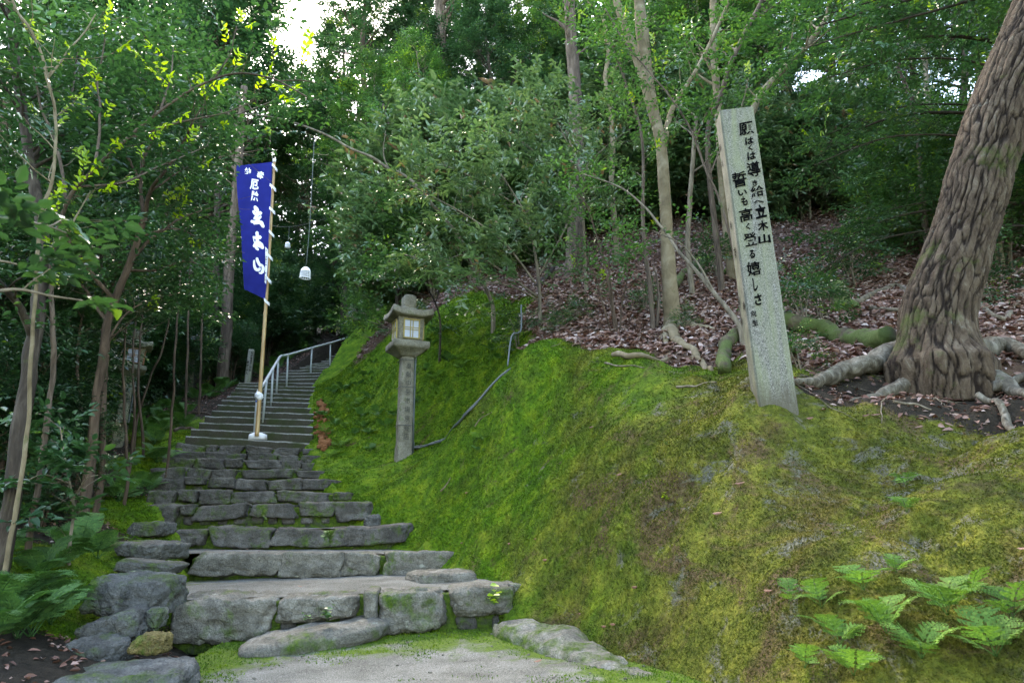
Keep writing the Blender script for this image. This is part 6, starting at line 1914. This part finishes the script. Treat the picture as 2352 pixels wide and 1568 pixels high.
for (pts, rad, lab) in [
    ([(395, 955, 9), (402, 800, 9), (410, 700, 9.1), (420, 560, 9.2)], .02, 'thin straight reddish stem beside the left stone lantern'),
    ([(425, 950, 12), (430, 820, 12), (432, 700, 12), (440, 560, 12)], .026, 'thin reddish stem in front of the dim stone lantern, left one of a pair'),
    ([(458, 930, 13), (462, 800, 13), (466, 680, 13), (470, 560, 13)], .026, 'thin reddish stem just right of the dim stone lantern'),
    ([(292, 1095, 7.6), (288, 980, 7.7), (282, 860, 7.8), (290, 740, 7.9), (280, 640, 7.9)], .020, 'thin reddish stem crossing the inscription of the left stone lantern'),
    ([(330, 1040, 9.6), (318, 900, 9.6), (322, 780, 9.7), (330, 690, 9.8)], .022, 'thin stem in the cluster right of the left stone lantern'),
    ([(318, 950, 10), (345, 870, 10), (372, 800, 10), (392, 700, 10), (398, 560, 10)], .018, 'tan stem slanting right from the foot of the left stone lantern'),
    ([(170, 1200, 6.4), (180, 1080, 6.5), (188, 960, 6.6), (178, 820, 6.8), (190, 700, 7)], .022, 'thin brown stem in the shade at the far left understory'),
    ([(120, 1120, 7.6), (125, 980, 7.6), (132, 840, 7.7), (128, 700, 7.8)], .03, 'dark stem deep in the left thicket'),
    ([(300, 1060, 9), (308, 940, 9), (305, 820, 9.1), (315, 700, 9.2)], .02, 'straight dark stem close right of the left lantern post')]:
    hero('understory_sapling', lab, 'sapling', [(pts, rad, rad * .5, .72)], 'bark_red', 'leaf_dark', int(pts[0][0]), leaf=.075, per_m=9, tl=.45, tbase=.45)
hero('low_camellia', 'low camellia sprig with broad shiny leaves at the left above the ferns', 'shrub',
     [([(170, 1190, 5.2), (165, 1130, 5.1), (150, 1060, 5.0), (140, 980, 4.9)], .014, .004, .2), ([(165, 1150, 5.15), (200, 1100, 5.0), (225, 1090, 5.0)], .008, .003, .1), ([(160, 1110, 5.1), (100, 1090, 4.9), (50, 1110, 4.8)], .008, .003, .1)],
     'twig', 'leaf_dark', 58, leaf=.085, wid=.5, per_m=11, tl=.22, scale=.7, tbase=.6)

# more leafy cover --------------------------------------------------------------
def shrub_at(key, px, d, h, lab, cat='shrub', group=None, name='shrub'):
    g = ground_at_px(px, d)
    return tree_at(key, name, g - [0, 0, .04], h, TN.uniform(0, 6.28), lab, cat, group, (TN.normal(0, .06), TN.normal(0, .06)), ('stems', 'foliage'))
for px, d, h in [(1330, 8.7, .3), (1850, 6.6, .6), (1885, 7.2, .5), (1838, 5.5, .35), (1575, 7.5, .25), (1480, 9.0, .35), (1650, 10.4, .7), (2270, 8.0, .8), (1190, 9.0, .5),
                 (1290, 8.3, .3), (1960, 9.6, .7)]:
    shrub_at('sapling', px, d, h, 'small leafy seedling tree among the fallen leaves of the slope', 'seedling', 'seedlings on the leaf-covered slope', 'seedling')
# overhanging branches of trees that stand right of the view
for k_, (pts, sd, lab) in enumerate([
    ([(2700, 200, 8.2), (2450, 150, 8.2), (2250, 90, 8.2), (2080, 90, 8.2), (1930, 130, 8.2)], 61, 'dark leafy branch spreading from the right across the top, above the pillar'),
    ([(2700, 330, 9), (2400, 280, 9), (2200, 260, 9), (2050, 270, 9), (1900, 330, 9)], 62, 'dark leafy branch passing behind the huge leaning trunk at half height'),
    ([(2750, 480, 9.5), (2450, 470, 9.5), (2250, 470, 9.5), (2050, 500, 9.5), (1930, 560, 9.5)], 63, 'low bluish leafy branch left of the huge trunk above the leaf litter'),
    ([(2600, -200, 7.5), (2300, -60, 7.5), (2050, 10, 7.5), (1880, 60, 7.5)], 64, 'dark leafy branch hanging from the top right corner')]):
    hero('overhanging_branch', lab, 'branch', [(pts, .05, .01, .05), ([(a[0], a[1] - 20, a[2] + .3) for a in pts[1:]], .02, .006, .05), ([(a[0] - 30, a[1] + 50, a[2] - .3) for a in pts[1:]], .02, .006, .05)],
         'bark_dark', 'leaf_dark' if k_ != 1 else 'leaf_far', sd, leaf=.085, wid=.44, per_m=7, tl=.7, nspray=1, tbase=.6, young=.02, ground_first=False, woodname='wood')

# ------------------------------------------------------------------ ferns
def frond_mesh(name, seed, L=1.0, pairs=15, pin=.27, sub=8, arch=.45, mat='fern'):
    r = np.random.default_rng(seed)
    mb = MB()
    t = np.linspace(0, 1, 24)
    ys = t * (1 - .12 * t); zs = np.sin(t * math.pi * .62) * arch * .75 - t * t * arch * .35
    rach = np.stack([0 * t + .03 * np.sin(t * 3 + seed), ys, zs], -1) * L
    tube(mb, rach, np.linspace(.009, .002, 24) * L, 4, .15)
    pos, dr, nr, ln, wd = [], [], [], [], []
    for i in range(pairs):
        u = .22 + .77 * (i / (pairs - 1)) ** .95
        k = u * 23; k0 = int(min(k, 22)); f = k - k0
        o = rach[k0] * (1 - f) + rach[k0 + 1] * f
        ta = norm(rach[k0 + 1] - rach[k0])
        pl = pin * L * math.sin(min(1, (1.02 - u) * 1.55) * math.pi / 2) * (1 if i else .75) * r.uniform(.92, 1.05)
        for sg in (-1, 1):
            sd = np.cross(ta, [0, 0, 1.0]) * sg
            pd = norm(sd + ta * (.28 + .5 * u) + [0, 0, r.uniform(-.12, .02)])
            up_ = norm(np.cross(pd, ta) * -sg)
            if up_[2] < 0: up_ = -up_
            m_ = max(3, int(sub * (pl / (pin * L)) + 1))
            for j in range(m_):
                v = (j + .5) / m_
                q = o + pd * pl * v + np.array([0, 0, -.10 * pl * v * v])
                wl_ = pl * (.20 if mat == 'fern' else .17) * (1 - v * .72) + .006 * L
                for s2 in (-1, 1):
                    sd2 = np.cross(pd, up_) * s2
                    pos.append(q); dr.append(sd2 + pd * .55); nr.append(up_ + r.normal(0, .10, 3)); ln.append(wl_ * r.uniform(.9, 1.1)); wd.append(pl / m_ * 1.3)
            pos.append(o + pd * pl * .97); dr.append(pd); nr.append(up_); ln.append(.03 * L); wd.append(.012 * L)
    leaves(mb, np.array(pos), np.array(dr), np.array(nr), np.array(ln), np.array(wd), .06, .12, np.clip(r.normal(.5, .16, len(pos)) + r.normal(0, .12), 0, 1))
    return mb.mesh(name, MT[mat])
FR = [frond_mesh('frond', 70 + i, arch=a) for i, a in enumerate((.35, .5, .62))]
FRF = [frond_mesh('frond', 80 + i, arch=a, mat='fern_fresh', pairs=8, pin=.40, sub=6) for i, a in enumerate((.3, .45, .58))]
FN = np.random.default_rng(404)
def fern(loc, L, n, label, group, fresh=False, up=.5, nrm=None, az0=0, spread=2 * math.pi, name='fern'):
    T = thing(name, label, 'fern', loc, group=group)
    src = FRF if fresh else FR
    for i in range(n):
        az = az0 + spread * (i + FN.uniform(-.3, .3)) / n
        put('frond', src[FN.integers(0, 3)], T, (0, 0, .01), (FN.uniform(up - .35, up + .25), FN.uniform(-.2, .2), az), L * FN.uniform(.7, 1.15))
    return T
# bottom right clump: (frond base px, py, d), pointing
for px, py, d, L, n, lab in [(1890, 1415, 3.1, .19, 4, 'pale fresh fern on the moss, leftmost of the bottom right clump'), (1930, 1490, 2.9, .22, 5, 'fresh fern at the lower middle of the bottom right clump with a large bright frond'),
                             (1985, 1370, 3.15, .20, 4, 'light green fern topmost in the bottom right clump'), (2040, 1470, 2.85, .21, 5, 'blue-green fern in the heart of the bottom right clump'),
                             (2180, 1430, 2.75, .23, 5, 'lush bright fern near the right edge of the bottom right clump'), (2120, 1530, 2.65, .2, 5, 'fern cut by the lower border in the bottom right clump'),
                             (2290, 1520, 2.5, .24, 5, 'soft fern in the bottom right corner'), (1815, 1395, 3.2, .13, 3, 'smallest fern at the left tip of the bottom right clump'), (2230, 1375, 2.85, .15, 4, 'upright fern at the upper right of the bottom right clump'), (2330, 1440, 2.6, .2, 4, 'fern touching the right border beside the bottom right clump'), (1850, 1545, 2.95, .15, 4, 'half-hidden fern at the lower left of the bottom right clump'), (2060, 1330, 3.1, .13, 3, 'single pale frond above the bottom right clump'),
                             (1960, 1560, 2.75, .18, 4, 'low fern peeping over the lower border below the big bright frond')]:
    fern(on_ground(px, py, d - .5, d + 1.2), L * .95, n, lab, 'fresh ferns in the bottom right corner', True, .55)
for px, py, d, L, lab in [(2085, 1185, 3.4, .13, 'small fern with a brown crown of roots on the rocky moss at the right'), (2085, 1120, 3.7, .13, 'small dark fern growing from the rock at the far right'), (2060, 1160, 3.5, .07, 'tiny pale fern sprig left of the small rooted fern')]:
    fern(on_ground(px, py, d - .6, d + 1.4), L, 4, lab, None, True, .5)
G6 = 'ferns growing on the moss bank around the lantern'
_b = [(760, 930), (790, 900), (820, 890), (800, 950), (830, 960), (770, 980), (750, 1000), (850, 920), (815, 1000), (780, 1030), (845, 1000), (870, 960), (760, 1050), (840, 870), (860, 840), (870, 890), (800, 920), (740, 960), (825, 930), (885, 985), (850, 1040),
      (1000, 880), (990, 800), (1030, 835), (1050, 830), (1130, 810), (1150, 830), (1100, 790), (980, 860), (960, 930), (1110, 1020), (1100, 1040), (1000, 770), (1060, 850), (1140, 780), (905, 960), (790, 985), (765, 905), (835, 985), (810, 860)]
for i, (x, y) in enumerate(_b):
    d0 = 7.0 if x > 940 else 8.6
    g = on_ground(x, y, d0, 17, 240)
    fern(g, FN.uniform(.16, .30) * (1 if x < 900 else .8), int(FN.integers(4, 7)), 'green fern frond tuft growing on the mossy bank around the lantern', G6, i % 3 == 0, .35)
G7 = 'ferns on the verge left of the stairs'
for x, d in [(180, 5.6), (225, 5.6), (60, 4.3), (10, 4.1), (95, 4.9), (40, 3.8), (115, 4.3), (-20, 3.6), (70, 3.9), (355, 10.5), (380, 11.5), (405, 12.0), (330, 10.8), (430, 13), (400, 13.2), (370, 12.6), (480, 15), (500, 15.6), (450, 14.4), (330, 8.4), (300, 8.6), (360, 9.4), (270, 7.9),
             (440, 15.5), (350, 13.6), (310, 12.5), (520, 16.4), (400, 15), (10, 5.0), (340, 11.8), (420, 11.6), (-30, 4.0)]:
    g = ground_at_px(x, d)
    fern(g, FN.uniform(.34, .5) * (.9 if d < 6 else 1), int(FN.integers(6, 9)), 'feathery dark green fern on the shady verge left of the stairs', G7, False, .45)
for x, d in [(640, 18.5), (600, 17.6), (660, 19.5), (700, 21), (625, 18.8), (690, 22)]:
    fern(ground_at_px(x, d), FN.uniform(.4, .55), 6, 'fern on the dark slope behind the handrail', 'ferns behind the handrail', False, .45)

# little green plants in cracks and on the moss
def sprout(loc, s, n, label, mat='leaf_mid', name='sprout', tb=.8):
    r_ = np.random.default_rng(int(abs(loc[0]) * 1000 + abs(loc[1]) * 100) % 9999)
    mb = MB(); A_, D_ = [], []
    for i in range(n):
        az = r_.uniform(0, 6.28)
        pp = limb(r_, loc, [math.cos(az) * .5, math.sin(az) * .5 - .2, .9], s * r_.uniform(.5, 1.1), .0, .12, 5)
        tube(mb, pp, s * .012, 4)
        for k in (2, 3, 4): A_.append(pp[k]); D_.append([math.cos(az + k), math.sin(az + k), .1])
    leaves(mb, np.array(A_), np.array(D_, float), np.array([[0, -.3, 1.0]] * len(A_)) + r_.normal(0, .3, (len(A_), 3)), s * .42, s * .26, .1, .15, r_.uniform(tb - .2, tb, len(A_)))
    return tag(mb.build(name, MT[mat], origin=np.array(loc)), label, 'plant')
sprout(P(755, 1425, 4.72), .11, 4, 'small leafy weed in the crack between the lowest step boulders')
sprout(P(705, 1430, 4.72), .07, 3, 'tiny weed left of the leafy weed under the lowest boulders')
sprout(P(1135, 1388, 4.95), .12, 4, 'bright leafy weed in front of the right end boulder of the lowest step', 'leaf_young')
sprout(on_ground(1530, 1155, 3.6, 6), .07, 3, 'pale yellow-green seedling on the crack of the moss bank', 'leaf_young')
sprout(on_ground(1820, 545 + 290, 5.2, 8), .2, 4, 'young plant with broad leaves beside the foot of the pillar')
sprout(on_ground(1535, 1040, 4.6, 7), .05, 3, 'tiny seedling on the mossy bank face', 'leaf_mid')
sprout(P(745, 1240, 6.95), .10, 5, 'clump of tiny leaves in a joint of the third step', 'leaf_mid')
sprout(P(610, 1196, 7.5), .07, 4, 'small weed under the overhanging stones of the fourth step', 'leaf_mid')

# ------------------------------------------------------------------ dead wood
def stick(pts, r0, r1, label, mat='twig', name='fallen_branch', lift=.8, seed=0, cat='fallen branch', span=1.5):
    w3 = np.array([on_ground(x, y, d - .8, d + span) for x, y, d in pts])
    c = catmull(w3, 10 * len(pts))
    rr = np.linspace(r0, r1, len(c))
    c[:, 2] = np.convolve(np.pad(Grid.at(c[:, 0], c[:, 1]), 2, 'edge'), np.ones(5) / 5, 'valid') + rr * lift
    m_ = MB(); tube(m_, c, rr, 9, disp=lambda v, q: fbm(v * 18, 3, seed) * q * .35)
    return tag(m_.build(name, MT[mat], origin=c[0]), label, cat)
stick([(1960, 705, 7.9), (2010, 680, 8.0), (2060, 660, 8.1), (2110, 640, 8.2)], .045, .03, 'thick bare fallen branch beside the stump', seed=1)
stick([(1990, 712, 7.7), (2050, 715, 7.6), (2110, 722, 7.5)], .03, .02, 'grey fallen branch crossing below the thick one', seed=2)
stick([(1410, 820, 6.6), (1470, 826, 6.5), (1540, 822, 6.5)], .032, .02, 'short pale fallen branch lying at the edge of the moss', 'bark_pale', seed=3)
stick([(1390, 838, 6.4), (1440, 842, 6.35), (1480, 848, 6.3)], .009, .006, 'thin grey twig lying on the mossy crest', seed=4)
stick([(1555, 900, 5.4), (1600, 890, 5.4), (1645, 882, 5.4)], .011, .007, 'bare grey stick on the moss left of the pillar', seed=5)
stick([(1012, 1138, 7.4), (1022, 1122, 7.5), (1036, 1100, 7.6)], .012, .005, 'whitish crooked twig on the vivid moss', 'bark_pale', seed=6)
stick([(2055, 938, 4.6), (2100, 941, 4.55), (2140, 946, 4.5)], .010, .006, 'thin pale twig lying below the roots of the huge tree', seed=7)
stick([(1090, 985, 8.0), (1105, 962, 8.1), (1130, 950, 8.0)], .008, .004, 'whitish root twig beside the conduit on the moss', 'bark_pale', seed=8)
stick([(400, 995, 11), (430, 985, 11.2), (470, 995, 11)], .03, .02, 'brown fallen branch on the mossy verge at the foot of the concrete stairs', 'bark', seed=9)
stick([(420, 955, 12), (460, 950, 12.2), (495, 956, 12)], .02, .012, 'second fallen branch higher on the verge left of the concrete stairs', 'bark', seed=10)
stick([(1230, 600, 12), (1280, 612, 11.8), (1330, 606, 11.8)], .05, .035, 'dark rotten log on the leaf litter behind the pale-leaved shrub', 'bark_dark', seed=11)
stick([(1540, 600, 10.6), (1620, 600, 10.6), (1680, 585, 10.8)], .06, .05, 'dark mossy log on the slope left of the pillar', 'mossroot', seed=12)
stick([(2240, 690, 7.4), (2290, 660, 7.7), (2352, 650, 7.9)], .03, .02, 'bare branch on the litter right of the huge trunk', seed=13)
sb = on_ground(1938, 712, 7.0, 10)
m = MB(); tube(m, [sb - [0, 0, .1], sb + [0, 0, .02], sb + [-.02, 0, .1], sb + [-.03, 0, .22], sb + [-.02, .02, .32]], [.17, .14, .11, .10, .07], 20, disp=lambda v, q: fbm(v * 8, 4, 4) * q * .5)
tag(m.build('tree_stump', MT['mossroot'], origin=sb), 'mossy tree stump on the leaf litter left of the huge tree', 'stump')

# rusty clods slid down between the concrete stairs and the bank
T = None
m = MB(); r = np.random.default_rng(12)
for i in range(64):
    px = r.normal(740, 7); py = r.uniform(925, 1000) if r.random() < .7 else r.uniform(1000, 1035)
    g = on_ground(px, py, 10.2, 14.5, 80)
    stone_block(m, g + [0, 0, .02], np.array([1., 0, 0]), np.array([0, 1., 0]), np.array([0, 0, 1.]), *(r.uniform(.04, .13, 3)), int(r.integers(1, 9999)), k=4, pw=4)
MT['clay'] = stone_mat('rusty_clay', [(.10, .04, .015), (.22, .09, .035), (.34, .17, .08)], moss=.05)
tag(m.build('clay_rubble', MT['clay']), 'rusty orange clay clods along the right edge of the concrete stairs', 'rubble', kind='stuff')

# ------------------------------------------------------------------ leaf litter, moss tufts
r = np.random.default_rng(77)
def scatter(n, x0, x1, y0, y1, wgt, pw_=1.0):
    xs = []; ys = []
    got = 0
    while got < n:
        x = r.uniform(x0, x1, n * 2); y = r.uniform(y0, y1, n * 2)
        k = r.random(n * 2) < wgt(x, y)
        xs.append(x[k]); ys.append(y[k]); got += k.sum()
    return np.concatenate(xs)[:n], np.concatenate(ys)[:n]
def free(x, y):
    xl = np.interp(y, _ky, _kxl); xr = np.interp(y, _ky, _kxr)
    return ~((y > _ky[0] - .3) & (y < _ky[-1] + .3) & (x > xl - .02) & (x < xr + .02))
def wlit(x, y):
    p = np.stack([x, y, 0 * x], -1)
    near = 1 / (1 + ((np.hypot(x, y) - 6) / 5) ** 2)
    return np.clip((Grid.at(x, y, WL) + fbm(p * 2, 3, 5) * .5 - .42) * 4, 0, 1) * near * free(x, y)
x, y = scatter(52000, -3.5, 9, 5.2, 18, wlit)
nz = Grid.nrm(x, y)
n = len(x)
pos = np.stack([x, y, Grid.at(x, y) + r.uniform(.004, .035, n)], -1)
az = r.uniform(0, 2 * math.pi, n)
d = np.stack([np.cos(az), np.sin(az), r.normal(0, .25, n)], -1)
mb = MB(); leaves(mb, pos, d, nz + r.normal(0, .45, (n, 3)), r.uniform(.05, .11, n), r.uniform(.025, .05, n), .30, .25, np.clip(r.beta(1.6, 1.5, n), 0, 1))
tag(mb.build('leaf_litter', MT['litter']), 'brown and pinkish fallen leaves carpeting the hillside', 'leaf litter', kind='stuff')
# sparse litter on the left forest floor
def wsoil(x, y):
    return np.clip(Grid.at(x, y, WS) * 1.3 - .2, 0, 1) * free(x, y)
x, y = scatter(9000, -9, -1.6, 3.0, 20, wsoil)
n = len(x); nz = Grid.nrm(x, y); az = r.uniform(0, 2 * math.pi, n)
pos = np.stack([x, y, Grid.at(x, y) + r.uniform(.003, .02, n)], -1)
mb = MB(); leaves(mb, pos, np.stack([np.cos(az), np.sin(az), r.normal(0, .2, n)], -1), nz + r.normal(0, .4, (n, 3)), r.uniform(.025, .06, n), r.uniform(.012, .028, n), .25, .2, np.clip(r.beta(1.4, 2.6, n), 0, 1))
tag(mb.build('forest_floor_leaves', MT['litter']), 'scattered brown leaves on the dark forest floor left of the stairs', 'leaf litter', kind='stuff')
x, y = scatter(900, 1.5, 5.0, 4.2, 6.6, wsoil)
n = len(x); nz = Grid.nrm(x, y); az = r.uniform(0, 2 * math.pi, n)
pos = np.stack([x, y, Grid.at(x, y) + r.uniform(.003, .02, n)], -1)
mb = MB(); leaves(mb, pos, np.stack([np.cos(az), np.sin(az), r.normal(0, .2, n)], -1), nz + r.normal(0, .4, (n, 3)), r.uniform(.03, .08, n), r.uniform(.012, .035, n), .25, .2, np.clip(r.beta(1.4, 2.0, n), 0, 1))
tag(mb.build('root_litter', MT['litter']), 'dead leaves caught between the roots of the huge leaning tree', 'leaf litter', kind='stuff')
# single leaves on the moss
lm = MB(); leaves(lm, np.zeros((1, 3)), np.array([[1., 0, 0]]), np.array([[0, 0, 1.]]), .06, .022, -.12, -.10, .33)
lme = lm.mesh('fallen_leaf', MT['litter'])
for i, (px, py) in enumerate([(1170, 1255), (1405, 1440), (1335, 1415), (1455, 1360), (1230, 1480 - 240), (1070, 1137), (1060, 1290 - 40), (1355, 985), (1640, 1190), (1850, 970), (2000, 958), (1980, 962), (2340, 1275), (1110, 950), (1250, 1290), (1420, 1100), (1385, 1442), (1760, 1370), (1225, 1530), (1690, 1120)]):
    if py > 1500: g = P(px, py, 3.9); g[2] = .035
    else: g = on_ground(px, py, 2.6, 10, 300)
    nn = Grid.nrm(g[0], g[1])
    o = put('fallen_leaf', lme, None, g + nn * .02, Vector(nn).to_track_quat('Z', 'Y').to_euler(), (r.uniform(.8, 1.3), r.uniform(.6, .9), r.uniform(.5, 2)))
    tag(o, 'single fallen leaf lying on green moss or the sandy landing', 'fallen leaf', 'single fallen leaves on the moss')

for k_, S3 in enumerate(TREADS[:6]):
    for _ in range(6 if k_ < 3 else 3):
        p_ = S3[r.integers(4, 12), r.integers(4, 36)]
        o = put('dead_leaf', lme, None, p_ + [0, 0, .006], (r.uniform(-.2, .2), r.uniform(-.2, .2), r.uniform(0, 6.28)), r.uniform(.45, .9))
        tag(o, 'small dead leaf lying on a worn tread of the rough stone steps', 'dead leaf', 'dead leaves on the stone treads')
# dead twigs
x, y = scatter(420, -2.5, 6.5, 4.3, 12, lambda x, y: np.clip(Grid.at(x, y, WL) + Grid.at(x, y, WS) - .3, 0, 1) * free(x, y) / (1 + ((y - 5.5) / 3) ** 2))
mb = MB()
for a_, b_ in zip(x, y):
    az = r.uniform(0, 6.28); ln = r.uniform(.08, .45)
    q = np.array([a_, b_]) + np.array([math.cos(az), math.sin(az)]) * np.linspace(0, ln, 6)[:, None] + r.normal(0, .012, (6, 2))
    tube(mb, np.column_stack([q, Grid.at(q[:, 0], q[:, 1]) + .012]), np.linspace(.005, .0018, 6) * r.uniform(.6, 1.4), 5)
tag(mb.build('dead_twigs', MT['twig']), 'thin dead twigs strewn over the leaf litter', 'twigs', kind='stuff')

def wmoss(x, y):
    p = np.stack([x, y, 0 * x], -1)
    m_ = 1 - np.clip((Grid.at(x, y, WL) + Grid.at(x, y, WS)) * 1.9 - .55 + fbm(p * 3, 3, 8) * .4, 0, 1)
    dist = np.hypot(x, y)
    pat = np.clip(.75 + fbm(p * 1.7, 4, 15) * 1.1 - .22 * Grid.at(x, y, WD), .06, 1)
    on_landing = (y < 5.0) & (x > -1.9) & (x < np.interp(y, kp[::-1, 1], kp[::-1, 0]) - .05)
    return m_ * pat * np.clip(3.2 / dist, .12, 1) ** 1.6 * free(x, y) * ~on_landing
n = 420000
x, y = scatter(n, -5.5, 4.4, 2.3, 15.5, wmoss)
nz = Grid.nrm(x, y)
dist = np.hypot(x, y)
base = np.stack([x, y, Grid.at(x, y) - .002], -1)
dr = norm(nz + r.normal(0, .55, (n, 3)))
sd = norm(np.cross(dr, r.normal(0, 1, (n, 3))))
L = (.003 + .0015 * dist) * r.uniform(.6, 1.5, n)
Wd = L * r.uniform(.6, 1.1, n)
v = np.stack([base - sd * Wd[:, None] * .5, base + sd * Wd[:, None] * .5, base + dr * L[:, None]], 1).reshape(-1, 3)
mb = MB(); mb.add(v, t=np.arange(n * 3).reshape(-1, 3), a=np.repeat(np.clip(r.normal(.5, .22, n), 0, 1), 3))
ms_ = mb.build('moss_tufts', MT['moss'])
at = ms_.data.attributes.new('dry', 'FLOAT', 'POINT')
at.data.foreach_set('value', np.repeat(Grid.at(x, y, WD), 3).astype(np.float32))
tag(ms_, 'green and olive moss covering the bank right of the stairs', 'moss', kind='stuff')
